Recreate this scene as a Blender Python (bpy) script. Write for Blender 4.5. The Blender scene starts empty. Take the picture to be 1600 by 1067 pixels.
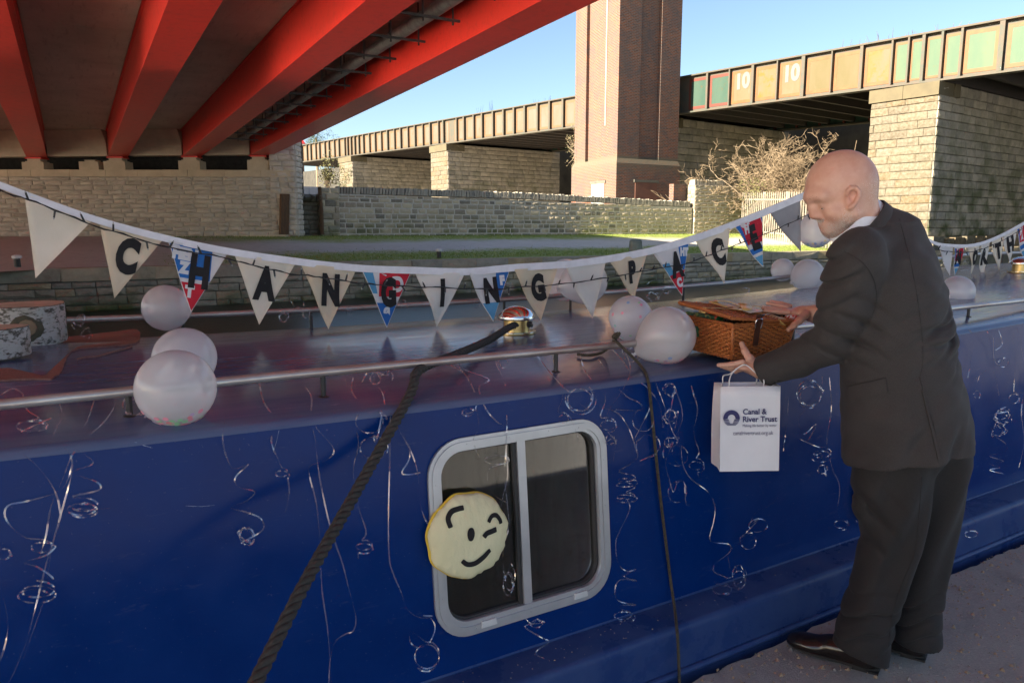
import bpy, bmesh, math, random
import numpy as np
from mathutils import Vector, Matrix
rad = math.radians
scene = bpy.context.scene
col = scene.collection

# ------------------------------------------------------------------ camera, sky, sun, exposure
CAM_H = 1.55
AZ, PITCH, FPX, IW, IH = rad(30.5), rad(8.6), 1160.0, 1600.0, 1067.0
cam = bpy.data.cameras.new('camera')
cam.sensor_width = 36.0
cam.lens = 36.0 * FPX / IW
cam.clip_start, cam.clip_end = 0.05, 2000.0
cam_o = bpy.data.objects.new('camera', cam)
col.objects.link(cam_o)
cam_o.location = (0, 0, CAM_H)
cam_o.rotation_euler = (rad(90) - PITCH, 0, -AZ)
scene.camera = cam_o

SUN_EL = rad(21.0)
SUN_TRAVEL = Vector((1.0, 0.015, 0.0)).normalized()        # horizontal direction the sunlight travels in
world = bpy.data.worlds.new('World')
scene.world = world
world.use_nodes = True
wn = world.node_tree
for n in list(wn.nodes):
    wn.nodes.remove(n)
w_out = wn.nodes.new('ShaderNodeOutputWorld')
w_bg = wn.nodes.new('ShaderNodeBackground')
w_sky = wn.nodes.new('ShaderNodeTexSky')
w_sky.sky_type = 'NISHITA'
w_sky.sun_disc = False
w_sky.sun_elevation = SUN_EL
w_sky.sun_rotation = math.atan2(-SUN_TRAVEL.x, -SUN_TRAVEL.y)
w_sky.air_density = 0.8
w_sky.dust_density = 0.5
w_sky.ozone_density = 1.2
w_bg.inputs['Strength'].default_value = 0.050
wn.links.new(w_sky.outputs[0], w_bg.inputs['Color'])
wn.links.new(w_bg.outputs[0], w_out.inputs['Surface'])

sun = bpy.data.lights.new('sun', 'SUN')
sun.energy = 5.0
sun.angle = rad(0.5)
sun.color = (1.0, 0.88, 0.70)
sun_o = bpy.data.objects.new('sun', sun)
col.objects.link(sun_o)
sd = Vector((SUN_TRAVEL.x * math.cos(SUN_EL), SUN_TRAVEL.y * math.cos(SUN_EL), -math.sin(SUN_EL)))
sun_o.rotation_euler = sd.to_track_quat('-Z', 'Y').to_euler()
sun_o.location = (-20, -4, 20)

scene.view_settings.view_transform = 'Standard'
scene.view_settings.look = 'None'
scene.view_settings.exposure = 2.3
scene.view_settings.gamma = 1.0
scene.view_settings.use_curve_mapping = False
scene.render.engine = 'CYCLES'
scene.cycles.max_bounces = 9
scene.cycles.diffuse_bounces = 5
scene.cycles.transparent_max_bounces = 24
scene.cycles.caustics_reflective = True
scene.cycles.caustics_refractive = False
scene.cycles.blur_glossy = 0.0
scene.cycles.sample_clamp_indirect = 80.0
scene.cycles.use_denoising = True

# ------------------------------------------------------------------ measuring helpers: a pixel of the 1600 px photograph to a place
c_f = Vector((math.sin(AZ) * math.cos(PITCH), math.cos(AZ) * math.cos(PITCH), -math.sin(PITCH)))
c_r = Vector((math.cos(AZ), -math.sin(AZ), 0))
c_u = c_r.cross(c_f)
c_o = Vector((0, 0, CAM_H))
def ray(px, py): return c_f + c_r * ((px - IW / 2) / FPX) - c_u * ((py - IH / 2) / FPX)
def at_d(px, py, d): return c_o + ray(px, py) * d
def at_y(px, py, y):
    r = ray(px, py); return c_o + r * (y / r.y)
def at_z(px, py, z):
    r = ray(px, py); return c_o + r * ((z - CAM_H) / r.z)
def at_plane(px, py, p0, n):
    r = ray(px, py); return c_o + r * ((p0 - c_o).dot(n) / r.dot(n))

# ------------------------------------------------------------------ object helpers
ORG = {}
def tag(o, label=None, cat=None, group=None, kind=None):
    if label: o['label'] = label
    if cat: o['category'] = cat
    if group: o['group'] = group
    if kind: o['kind'] = kind
    return o
def put(o, parent=None):
    col.objects.link(o)
    if parent is not None: o.parent = parent
    return o
def org(o): return ORG.get(o.name, Vector((0, 0, 0))) if o is not None else Vector((0, 0, 0))
def thing(name, label, cat, loc=(0, 0, 0), group=None):
    o = bpy.data.objects.new(name, None)
    o.empty_display_size = 0.2
    o.location = loc
    col.objects.link(o)
    ORG[o.name] = Vector(loc)
    return tag(o, label, cat, group)
def make(name, verts, faces, mats, parent=None, smooth=None, mi=None, loc=None, **t):
    """one mesh object from world-space vertices"""
    o0 = org(parent)
    base = Vector(loc) if loc is not None else o0
    b = base if parent is None else o0
    if loc is not None: b = Vector(loc)
    me = bpy.data.meshes.new(name)
    V = np.asarray(verts, dtype=np.float64).reshape(-1, 3) - np.array(b)
    me.from_pydata(V.tolist(), [], faces if isinstance(faces, list) else faces.tolist())
    for m in (mats if isinstance(mats, (list, tuple)) else [mats]):
        me.materials.append(m)
    if mi is not None and len(mi) == len(me.polygons):
        me.polygons.foreach_set('material_index', np.array(mi, dtype=np.int32))
    if smooth is not None:
        me.shade_smooth()
        if smooth < 179: me.set_sharp_from_angle(angle=rad(smooth))
    me.update()
    o = bpy.data.objects.new(name, me)
    if loc is not None: o.location = Vector(loc) - o0
    put(o, parent)
    ORG[o.name] = Vector(b)
    return tag(o, **t) if t else o

class MB:
    """collects simple shapes into one mesh"""
    def __init__(s): s.v, s.f, s.m = [], [], []
    def add(s, vs, fs, m=0):
        k = len(s.v)
        s.v += [tuple(p) for p in vs]
        s.f += [[i + k for i in f] for f in fs]
        s.m += [m] * len(fs)
    def hexa(s, p, m=0):
        s.add(p, [(0, 3, 2, 1), (4, 5, 6, 7), (0, 1, 5, 4), (1, 2, 6, 5), (2, 3, 7, 6), (3, 0, 4, 7)], m)
    def box(s, x0, x1, y0, y1, z0, z1, m=0):
        s.hexa([(x0, y0, z0), (x1, y0, z0), (x1, y1, z0), (x0, y1, z0), (x0, y0, z1), (x1, y0, z1), (x1, y1, z1), (x0, y1, z1)], m)
    def obox(s, c, a, b, d, m=0):
        c, a, b, d = Vector(c), Vector(a), Vector(b), Vector(d)
        s.hexa([c - a - b - d, c + a - b - d, c + a + b - d, c - a + b - d, c - a - b + d, c + a - b + d, c + a + b + d, c - a + b + d], m)
    def prism(s, poly, off, m=0):
        """poly: world points of one face, off: the vector to the opposite face"""
        n = len(poly); off = Vector(off)
        P = [Vector(p) for p in poly]
        s.add(P + [p + off for p in P], [tuple(range(n))[::-1], tuple(range(n, 2 * n))] + [(i, (i + 1) % n, n + (i + 1) % n, n + i) for i in range(n)], m)
    def tube(s, pts, r, n=8, m=0, closed=False, caps=True):
        P = [Vector(p) for p in pts]; N = len(P)
        R = r if isinstance(r, (list, tuple, np.ndarray)) else [r] * N
        t0 = (P[1] - P[0]).normalized()
        up = Vector((0, 0, 1)) if abs(t0.z) < 0.9 else Vector((1, 0, 0))
        a = t0.cross(up).normalized()
        vs = []
        for i in range(N):
            if closed: t = (P[(i + 1) % N] - P[i - 1])
            else: t = P[min(i + 1, N - 1)] - P[max(i - 1, 0)]
            if t.length < 1e-9: t = t0
            t = t.normalized()
            a = (a - t * a.dot(t))
            a = a.normalized() if a.length > 1e-6 else t.orthogonal().normalized()
            b = t.cross(a)
            for j in range(n):
                w = 2 * math.pi * j / n
                vs.append(P[i] + (a * math.cos(w) + b * math.sin(w)) * R[i])
        fs = []
        for i in range(N if closed else N - 1):
            k = ((i + 1) % N) * n
            for j in range(n):
                fs.append((i * n + j, i * n + (j + 1) % n, k + (j + 1) % n, k + j))
        if caps and not closed:
            fs.append(tuple(range(n))[::-1]); fs.append(tuple(range((N - 1) * n, N * n)))
        s.add(vs, fs, m)
    def lathe(s, c, prof, n=24, m=0, ax=None):
        """prof: (radius, height) pairs from bottom to top round a vertical (or ax) axis"""
        c = Vector(c)
        z = Vector(ax).normalized() if ax is not None else Vector((0, 0, 1))
        x = z.orthogonal().normalized(); y = z.cross(x)
        vs, fs = [], []
        for r, h in prof:
            for j in range(n):
                w = 2 * math.pi * j / n
                vs.append(c + z * h + (x * math.cos(w) + y * math.sin(w)) * r)
        for i in range(len(prof) - 1):
            for j in range(n):
                fs.append((i * n + j, i * n + (j + 1) % n, (i + 1) * n + (j + 1) % n, (i + 1) * n + j))
        if prof[0][0] > 1e-6: fs.append(tuple(range(n))[::-1])
        if prof[-1][0] > 1e-6: fs.append(tuple(range((len(prof) - 1) * n, len(prof) * n)))
        s.add(vs, fs, m)
    def build(s, name, mats, parent=None, smooth=None, loc=None, **t):
        return make(name, s.v, s.f, mats, parent, smooth, s.m if isinstance(mats, (list, tuple)) else None, loc, **t)

def spline(pts, n):
    """Catmull-Rom through the points, n samples per span"""
    P = [Vector(p) for p in pts]; out = []
    for i in range(len(P) - 1):
        p0, p1, p2, p3 = P[max(i - 1, 0)], P[i], P[i + 1], P[min(i + 2, len(P) - 1)]
        for k in range(n):
            t = k / n
            out.append(0.5 * ((2 * p1) + (p2 - p0) * t + (2 * p0 - 5 * p1 + 4 * p2 - p3) * t * t + (3 * p1 - p0 - 3 * p2 + p3) * t ** 3))
    out.append(P[-1])
    return out

# ------------------------------------------------------------------ materials
def srgb(r, g, b):
    f = lambda c: (c / 255 / 12.92) if c / 255 <= 0.04045 else ((c / 255 + 0.055) / 1.055) ** 2.4
    return (f(r), f(g), f(b), 1)
def c4(c): return tuple(c) if len(c) == 4 else tuple(c) + (1,)
class NT:
    def __init__(s, name):
        s.m = bpy.data.materials.new(name); s.m.use_nodes = True
        s.t = s.m.node_tree; s.t.nodes.clear()
        s.o = s.n('ShaderNodeOutputMaterial')
    def n(s, k, **kw):
        x = s.t.nodes.new(k)
        for a, b in kw.items(): setattr(x, a, b)
        return x
    def l(s, a, b): s.t.links.new(a, b)
    def pos(s, kind='world', sc=(1, 1, 1)):
        if kind == 'world':
            g = s.n('ShaderNodeNewGeometry').outputs['Position']
        else:
            g = s.n('ShaderNodeTexCoord').outputs['Object']
        mp = s.n('ShaderNodeMapping'); mp.inputs['Scale'].default_value = sc
        s.l(g, mp.inputs['Vector'])
        return mp.outputs[0]
    def noise(s, vec, scale, detail=4, rough=0.55):
        x = s.n('ShaderNodeTexNoise')
        x.inputs['Scale'].default_value = scale; x.inputs['Detail'].default_value = detail; x.inputs['Roughness'].default_value = rough
        s.l(vec, x.inputs['Vector'])
        return x.outputs['Fac']
    def ramp(s, fac, stops):
        x = s.n('ShaderNodeValToRGB'); e = x.color_ramp.elements
        while len(e) > 1: e.remove(e[-1])
        e[0].position, e[0].color = stops[0][0], c4(stops[0][1])
        for p, c in stops[1:]:
            q = e.new(p); q.color = c4(c)
        s.l(fac, x.inputs['Fac'])
        return x.outputs['Color']
    def mix(s, fac, a, b, mode='MIX'):
        x = s.n('ShaderNodeMix', data_type='RGBA', blend_type=mode)
        if isinstance(fac, (int, float)): x.inputs[0].default_value = fac
        else: s.l(fac, x.inputs[0])
        for v, i in ((a, 6), (b, 7)):
            if isinstance(v, (tuple, list)): x.inputs[i].default_value = c4(v)
            else: s.l(v, x.inputs[i])
        return x.outputs[2]
    def math(s, op, a, b=0.0):
        x = s.n('ShaderNodeMath', operation=op)
        for v, i in ((a, 0), (b, 1)):
            if isinstance(v, (int, float)): x.inputs[i].default_value = v
            else: s.l(v, x.inputs[i])
        return x.outputs[0]
    def range(s, v, a, b, c=0.0, d=1.0):
        x = s.n('ShaderNodeMapRange')
        s.l(v, x.inputs[0])
        for i, q in enumerate((a, b, c, d)): x.inputs[i + 1].default_value = q
        return x.outputs[0]
    def bump(s, h, strength=0.3, dist=0.01, nrm=None):
        x = s.n('ShaderNodeBump'); x.inputs['Strength'].default_value = strength; x.inputs['Distance'].default_value = dist
        s.l(h, x.inputs['Height'])
        if nrm is not None: s.l(nrm, x.inputs['Normal'])
        return x.outputs[0]
    def bsdf(s, color, rough=0.6, metal=0.0, normal=None, spec=0.5, coat=0.0, **kw):
        b = s.n('ShaderNodeBsdfPrincipled')
        for v, k in ((color, 'Base Color'), (rough, 'Roughness'), (metal, 'Metallic'), (spec, 'Specular IOR Level'), (coat, 'Coat Weight')):
            if isinstance(v, (tuple, list)): b.inputs[k].default_value = c4(v)
            elif isinstance(v, (int, float)): b.inputs[k].default_value = v
            else: s.l(v, b.inputs[k])
        for k, v in kw.items():
            k = k.replace('_', ' ')
            if isinstance(v, (int, float, tuple)): b.inputs[k].default_value = v
            else: s.l(v, b.inputs[k])
        if normal is not None: s.l(normal, b.inputs['Normal'])
        return b.outputs[0]
    def out(s, sh): s.l(sh, s.o.inputs['Surface']); return s.m

def simple(name, c1, c2=None, rough=0.6, metal=0.0, scale=6.0, bump=0.0, bscale=60.0, bdist=0.004, spec=0.5, coat=0.0, space='world', sc=(1, 1, 1), lo=0.35, hi=0.65, rvar=0.0):
    t = NT(name); v = t.pos(space, sc)
    n = t.noise(v, scale, 5, 0.6)
    f = t.range(n, lo, hi)
    colr = t.mix(f, c1, c2 if c2 is not None else tuple(x * 0.75 for x in c1[:3]))
    nb = t.bump(t.noise(v, bscale, 4), bump, bdist) if bump else None
    r = t.math('ADD', t.math('MULTIPLY', t.math('SUBTRACT', n, 0.5), rvar), rough) if rvar else rough
    return t.out(t.bsdf(colr, r, metal, nb, spec, coat))

def stone_mat(name, stops, rough=0.9, dirt=0.35, bscale=18, bstr=0.6, moss=None, mossz=(0, 1)):
    """alike stones told apart by the object's own random value, mottled by noise in world space"""
    t = NT(name); v = t.pos()
    rnd = t.n('ShaderNodeObjectInfo').outputs['Random']
    base = t.ramp(rnd, stops)
    n = t.noise(v, 2.3, 6, 0.65); n2 = t.noise(v, bscale, 5, 0.7)
    c = t.mix(t.range(n, 0.35, 0.75, 0, dirt), base, (0.035, 0.032, 0.028))
    c = t.mix(t.range(n2, 0.3, 0.7, 0, 0.45), c, t.mix(0.5, base, (0.5, 0.45, 0.36)))
    if moss:
        z = t.n('ShaderNodeSeparateXYZ'); g = t.n('ShaderNodeNewGeometry'); t.l(g.outputs['Position'], z.inputs[0])
        f = t.math('MULTIPLY', t.range(z.outputs[2], mossz[1], mossz[0]), t.range(t.noise(v, 1.1, 5), 0.42, 0.62))
        c = t.mix(f, c, moss)
    return t.out(t.bsdf(c, rough, 0, t.bump(n2, bstr, 0.02), 0.3))
# ------------------------------------------------------------------ setting: ground, water, canal walls
M_PATH = None
def ground_mat(name, a, b, c, moss=None, fine=60.0):
    t = NT(name); v = t.pos()
    n1 = t.noise(v, 0.5, 6, 0.6); n2 = t.noise(v, fine, 4, 0.8); n3 = t.noise(v, 5.0, 5, 0.7)
    k = t.mix(t.range(n1, 0.35, 0.65), a, b)
    k = t.mix(t.range(n2, 0.45, 0.75, 0, 0.8), k, c)
    k = t.mix(t.range(n3, 0.5, 0.7, 0, 0.4), k, tuple(x * 0.5 for x in a))
    if moss:
        s = t.n('ShaderNodeSeparateXYZ'); g = t.n('ShaderNodeNewGeometry'); t.l(g.outputs['Position'], s.inputs[0])
        fx = t.range(s.outputs[0], 1.0, 6.0)
        wob = t.math('MULTIPLY', t.math('SUBTRACT', t.noise(v, 0.6, 5, 0.7), 0.5), 4.0)
        y = t.math('ADD', s.outputs[1], wob)
        band = t.math('MAXIMUM', t.range(t.math('ABSOLUTE', t.math('SUBTRACT', y, 21.0)), 2.3, 1.2), t.range(t.math('ABSOLUTE', t.math('SUBTRACT', y, 28.6)), 3.0, 1.4))
        f = t.math('MULTIPLY', t.math('MULTIPLY', band, fx), t.range(t.noise(v, 9.0, 5, 0.8), 0.28, 0.50))
        k = t.mix(f, k, moss)
    return t.out(t.bsdf(k, 0.95, 0, t.bump(n2, 0.5, 0.01), 0.2))

M_FAR = ground_mat('far_gravel', (0.46, 0.42, 0.36), (0.52, 0.475, 0.41), (0.60, 0.56, 0.50), moss=(0.22, 0.27, 0.04))
M_TOW = ground_mat('towpath_grit', (0.30, 0.30, 0.275), (0.37, 0.365, 0.335), (0.48, 0.45, 0.38), fine=110.0)

def far_z(y):
    return float(np.interp(y, [15, 20.5, 28.5, 200], [0.68, 0.70, 1.27, 1.27]))
BANK_Y = 19.5
BANK_Z = 0.68
# far bank: one sheet that reaches far away, its edge stepped out, unseen at left, to limit light off the water
ys = [20.0, 20.5, 22, 24, 26, 28.5, 34, 60, 140, 600]
xs = [-400, -60, -20, -3.6, 0, 6, 12, 20, 30, 45, 80, 400]
v, f = [], []
for j, y in enumerate(ys):
    for i, x in enumerate(xs):
        yy = y
        if j == 0: yy = 16.8 if x < -3.5 else BANK_Y + 0.5
        v.append((x, yy, far_z(yy) if j else BANK_Z - .012))
for j in range(len(ys) - 1):
    for i in range(len(xs) - 1):
        k = j * len(xs) + i
        f.append((k, k + 1, k + 1 + len(xs), k + len(xs)))
make('far_bank', v, f, M_FAR, kind='structure')

# water
t = NT('canal_water'); wv = t.pos()
wb = t.bump(t.noise(t.pos('world', (1, 2.2, 1)), 3.5, 3, 0.55), 0.25, 0.03)
M_WATER = t.out(t.bsdf((0.018, 0.022, 0.014), 0.30, 0, wb, 0.5, IOR=1.33))
make('canal_water', [(-400, 1.5, -0.3), (400, 1.5, -0.3), (400, 19.9, -0.3), (-400, 19.9, -0.3)], [(0, 1, 2, 3)], M_WATER, kind='structure')

# towpath on the near side with a chipped stone edge
random.seed(3)
v, f = [], []
ex = np.concatenate([[-400, -40, -6], np.arange(-3, 9, 0.06), [14, 40, 400]])
prof = [(-400.0, 0.0), (-3.0, 0.0), (0.6, 0.0), (1.45, 0.002), (1.735, 0.0), (1.752, -0.02), (1.752, -0.9)]
for i, x in enumerate(ex):
    j1 = random.uniform(-0.012, 0.004) + 0.01 * math.sin(x * 3.1); jz = random.uniform(-0.006, 0.004)
    for k, (y, z) in enumerate(prof):
        v.append((x, y + (j1 if 4 <= k < 6 else 0), z + (jz if k == 4 else 0)))
n = len(prof)
for i in range(len(ex) - 1):
    for k in range(n - 1):
        f.append((i * n + k, (i + 1) * n + k, (i + 1) * n + k + 1, i * n + k + 1))
make('towpath', v, f, M_TOW, kind='structure')
# unseen pale ground behind the towpath, added to bounce sunlight onto the boat
make('bounce_ground', [(-400, -400, .004), (400, -400, .004), (400, -1.6, .004), (-400, -1.6, .004)], [(0, 1, 2, 3)], ground_mat('bounce_ground_pale', (0.50, 0.50, 0.51), (0.56, 0.56, 0.57), (0.60, 0.60, 0.60)), kind='structure')
# loose grit and pebbles on the towpath
mb = MB(); random.seed(5)
for i in range(5200):
    x = random.uniform(1.3, 6.0); y = 1.73 - abs(random.gauss(0, 0.5)) if random.random() < 0.6 else random.uniform(0.3, 1.72)
    r = random.choice([0.002, 0.003, 0.003, 0.004, 0.005, 0.008]) * random.uniform(0.7, 1.3)
    a = random.uniform(0, 6.28); q = [(x + r * math.cos(a + w) * random.uniform(0.7, 1.3), y + r * math.sin(a + w) * random.uniform(0.7, 1.3), 0.001) for w in (0, 1.57, 3.14, 4.71)]
    tp = (x + r * 0.2, y, 0.002 + r * random.uniform(0.6, 1.1))
    mb.add(q + [tp], [(0, 1, 4), (1, 2, 4), (2, 3, 4), (3, 0, 4)], random.choice([0, 0, 1]))
mb.build('gravel', [simple('grit_tan', (0.36, 0.26, 0.16), (0.25, 0.19, 0.13), 0.9, scale=90), simple('grit_grey', (0.30, 0.28, 0.25), (0.14, 0.13, 0.12), 0.9, scale=90)], None, kind='stuff')

# ---------------------------------------------------------------- stones laid in courses
def stone_meshes(name, m, n=6, seed=1, raised=0.25, cham=0.08, jit=0.05):
    """rough faced blocks of unit size: x and z -.5...5, the back at y=0, the face at y=-1"""
    R = random.Random(seed); out = []
    for q in range(n):
        J = lambda s=jit: R.uniform(-s, s)
        b = [(-.5, 0, -.5), (.5, 0, -.5), (.5, 0, .5), (-.5, 0, .5)]
        e = [(x + J(.02), -.45 + J(.1), z + J(.02)) for x, _, z in b]
        fr = [(x * (1 - 2 * cham) + J(), -.8 + J(.18), z * (1 - 2.6 * cham) + J()) for x, _, z in b]
        mid = [(-0.17 + J(.1), -1 - R.uniform(0, raised), J(.15)), (0.17 + J(.1), -1 - R.uniform(0, raised), J(.15))]
        v = b + e + fr + mid
        f = []
        for i in range(4):
            k = (i + 1) % 4
            f.append((i, k, 4 + k, 4 + i)); f.append((4 + i, 4 + k, 8 + k, 8 + i))
        f += [(8, 9, 13, 12), (9, 10, 13), (10, 11, 12, 13), (11, 8, 12)]
        me = bpy.data.meshes.new(name); me.from_pydata(v, [], f); me.materials.append(m); me.update()
        out.append(me)
    return out
def lay(parent, p0, u, length, z0, z1, h, lens, meshes, proud=0.05, joint=0.012, name='stone', seed=1, limit=300, skip=None, hv=0.0, core=None, back=0.02):
    """courses of stones on a vertical face: p0 its lower left corner as seen from outside, u along it. The nearest become parts, the rest one stuff part"""
    R = random.Random(seed); u = Vector(u).normalized(); p0 = Vector(p0); out = Vector((u.y, -u.x, 0))
    ang = math.atan2(u.y, u.x); todo = []
    z = z0
    while z < z1 - 0.02:
        hh = min(h * (1 + R.uniform(-hv, hv)), z1 - z)
        if z1 - z - hh < 0.4 * h: hh = z1 - z
        x = -R.uniform(0, lens[1]) * 0.6
        while x < length:
            l = R.uniform(*lens); a, b = max(x, 0), min(x + l, length)
            if length - b < lens[0] * 0.4: b = length
            x = b if b == length else x + l
            if b - a < 0.05: continue
            c = p0 + u * ((a + b) / 2); c.z = z + hh / 2
            if skip and skip((a + b) / 2, c.z, a, b): continue
            todo.append((c - out * back, b - a - joint, hh - joint, R.randrange(len(meshes)), R.random() < 0.5, R.uniform(0.8, 1.25)))
        z += hh
    todo.sort(key=lambda s: (s[0] - c_o).length)
    o0 = org(parent)
    for c, l, hh, k, fl, pr in todo[:limit]:
        o = bpy.data.objects.new(name, meshes[k]); o.parent = parent
        o.location = c - o0; o.rotation_euler = (0, math.pi if False else 0, ang); o.scale = (l * (1 if not fl else 1), (proud + back) * pr, hh)
        col.objects.link(o)
    if len(todo) > limit:
        mb = MB()
        for c, l, hh, k, fl, pr in todo[limit:]:
            me = meshes[k]
            vs = [c + u * (w.co.x * l) - out * (w.co.y * (proud + back) * pr) + Vector((0, 0, w.co.z * hh)) for w in me.vertices]
            mb.add(vs, [tuple(p.vertices) for p in me.polygons])
        mb.build('distant_' + name, meshes[0].materials[0], parent, kind='stuff')
    return len(todo)

M_MORTAR = simple('lime_mortar', (0.52, 0.48, 0.41), (0.38, 0.35, 0.29), 0.95, scale=5, bump=0.4, bscale=40)
M_MORTAR_DK = simple('dark_mortar', (0.09, 0.085, 0.07), (0.14, 0.13, 0.10), 0.95, scale=3, bump=0.4, bscale=40)
# far canal wall: copings on top, rough blocks below, darker and mossy towards the water
S_CANAL = stone_mat('canal_stone', [(0, (0.32, 0.28, 0.21)), (.35, (0.42, 0.355, 0.26)), (.6, (0.24, 0.215, 0.17)), (.8, (0.48, 0.36, 0.20)), (1, (0.34, 0.30, 0.23))], dirt=0.6, moss=(0.06, 0.075, 0.02), mossz=(-0.3, 0.25))
S_COPE = stone_mat('canal_coping', [(0, (0.30, 0.26, 0.20)), (.4, (0.40, 0.32, 0.21)), (.6, (0.48, 0.32, 0.13)), (.8, (0.25, 0.22, 0.17)), (1, (0.36, 0.31, 0.24))], dirt=0.55, bscale=10)
cw = thing('canal_wall', 'weathered stone retaining wall of the far canal bank, mossy above the water', 'wall', (0, BANK_Y, -0.3))
mb = MB(); mb.box(-3.5, 400, BANK_Y + 0.02, BANK_Y + 0.5, -1.2, BANK_Z - 0.05); mb.box(-400, -3.5, 16.3, 16.8, -1.2, BANK_Z - 0.01); mb.box(-3.9, -3.45, 16.3, BANK_Y + 0.4, -1.2, BANK_Z - 0.012)  # last two boxes: unseen step added to bound the reflected light
mb.build('wall_core', M_MORTAR_DK, cw)
lay(cw, (-3.4, BANK_Y, 0), (1, 0, 0), 40, -0.34, 0.36, 0.17, (0.28, 0.85), stone_meshes('canal_block', S_CANAL, 8, 3, .7, .06, .09), 0.05, 0.016, 'stone', 11, 300, hv=.25)
cm = stone_meshes('canal_coping', S_COPE, 5, 4, .12, .02)
lay(cw, (-3.4, BANK_Y - 0.03, 0), (1, 0, 0), 60, 0.38, BANK_Z + 0.005, 0.3, (0.9, 1.5), cm, 0.03, 0.012, 'coping_stone', 12, 80)
mb = MB(); R = random.Random(8); x = -3.5
while x < 60:
    l = R.uniform(0.9, 1.5); dz = R.uniform(-.01, .01)
    mb.box(x, x + l - 0.012, BANK_Y - 0.004, BANK_Y + 0.52, BANK_Z - 0.25, BANK_Z - 0.004); x += l
mb.build('coping_top', S_COPE, cw)
# tufts of short grass on the far bank
mb = MB(); R = random.Random(21)
for i in range(26000):
    x = R.uniform(2, 36); y = R.choice([R.gauss(20.9, .6), R.gauss(21.3, .8), R.gauss(28.6, .7), R.gauss(28.6, .7)])
    if y < 20.05 or y > 29.5 or R.random() > (x - 1) / 7: continue
    z = far_z(y); a = R.uniform(0, 6.28); h = R.uniform(.015, .05); w = .012
    mb.add([(x - w * math.cos(a), y - w * math.sin(a), z - .005), (x + w * math.cos(a), y + w * math.sin(a), z - .005), (x + R.uniform(-.03, .03), y + R.uniform(-.03, .03), z + h)], [(0, 1, 2)])
mb.build('grass', simple('bank_grass', (0.19, 0.25, 0.04), (0.12, 0.16, 0.03), 0.9, scale=3), None, kind='stuff')
# ------------------------------------------------------------------ red road bridge overhead
t = NT('red_girder_paint'); v = t.pos()
kr = t.mix(t.range(t.noise(t.pos('world', (1, .25, 1)), 1.5, 5), .35, .65), (0.68, 0.034, 0.022), (0.60, 0.036, 0.024))
kr = t.mix(t.range(t.noise(v, 7, 5, .7), .5, .75, 0, .35), kr, (0.20, 0.03, 0.025))
M_RED = t.out(t.bsdf(kr, 0.38, 0, None, 0.45))
t = NT('soffit_concrete'); v = t.pos()
kc = t.mix(t.range(t.noise(v, .8, 6, .65), .35, .65), (0.44, 0.44, 0.37), (0.54, 0.54, 0.46))
kc = t.mix(t.range(t.noise(t.pos('world', (3, .4, 1)), 3, 5, .7), .55, .75, 0, .6), kc, (0.22, 0.195, 0.165))
M_SOFFIT = t.out(t.bsdf(kc, 0.9, 0, t.bump(t.noise(v, 30, 4), .2, .01), .25))
M_BEIGE = simple('dressed_stone', (0.56, 0.475, 0.345), (0.46, 0.385, 0.28), 0.9, scale=2, bump=.2, bscale=25)
M_DARK = simple('deep_grey', (0.03, 0.028, 0.026), (0.05, 0.045, 0.04), 0.9)
M_GALV = simple('galvanised_pipe', (0.42, 0.42, 0.40), (0.28, 0.28, 0.27), 0.45, 0.6, scale=8)
M_BLACKPIPE = simple('black_pipe', (0.05, 0.05, 0.05), (0.08, 0.08, 0.08), 0.5)

def zb(y): return 4.30 + 0.0238 * (31.0 - y)          # underside of the girders
def ya(x): return 33.2 - 0.55 * x                      # face line of the far abutment
br = thing('road_bridge', 'red steel girder road bridge passing overhead with grey concrete soffit', 'bridge', (0, 16, 4.3))
Y0 = -2.0  # unseen near end cut short to let more light reach the boat
GX = [(-15.9 + 2.45 * i, -15.25 + 2.45 * i) for i in range(5)] + [(-3.65, -2.98), (-1.2, -0.53), (1.45, 2.12), (3.9, 4.55), (6.12, 6.85)]
for a, b in GX:
    mb = MB(); ye = ya((a + b) / 2) + 0.75
    def sec(x0, x1, z0, z1):
        mb.hexa([(x0, Y0, zb(Y0) + z0), (x1, Y0, zb(Y0) + z0), (x1, ye, zb(ye) + z0), (x0, ye, zb(ye) + z0), (x0, Y0, zb(Y0) + z1), (x1, Y0, zb(Y0) + z1), (x1, ye, zb(ye) + z1), (x0, ye, zb(ye) + z1)])
    sec(a, b, 0, 0.035)
    sec(a + .03, a + .055, 0.035, 0.92); sec(b - .055, b - .03, 0.035, 0.92)
    sec(a - .02, b + .02, 0.92, 0.95)
    mb.build('girder', M_RED, br)
# deck: core slab, then the soffit panels between the girders with open joints
ye = 34.0
mb = MB()
def slab(x0, x1, y0, y1, z0, z1, m=0):
    mb.hexa([(x0, y0, zb(y0) + z0), (x1, y0, zb(y0) + z0), (x1, y1, zb(y1) + z0), (x0, y1, zb(y1) + z0), (x0, y0, zb(y0) + z1), (x1, y0, zb(y0) + z1), (x1, y1, zb(y1) + z1), (x0, y1, zb(y1) + z1)], m)
slab(-16.2, 7.1, Y0, 45, 1.03, 1.40)
mb.build('deck_slab', M_SOFFIT, br)
for i in range(len(GX) - 1):
    x0, x1 = GX[i][1] + .03, GX[i + 1][0] - .03
    step = 3.3 if i >= 4 else 46.0
    y = Y0
    while y < 40:
        y1 = min(y + step, 40.5)
        mb = MB(); slab(x0, x1, y + .008, y1 - .012, .955, 1.02); mb.build('soffit_panel', M_SOFFIT, br)
        y = y1
for x0, nm in ((-16.2, 'parapet'), (7.0, 'parapet')):
    mb = MB(); slab(x0, x0 + .1, Y0, 44.9, 1.36, 2.5); mb.build(nm, M_RED, br)
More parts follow.
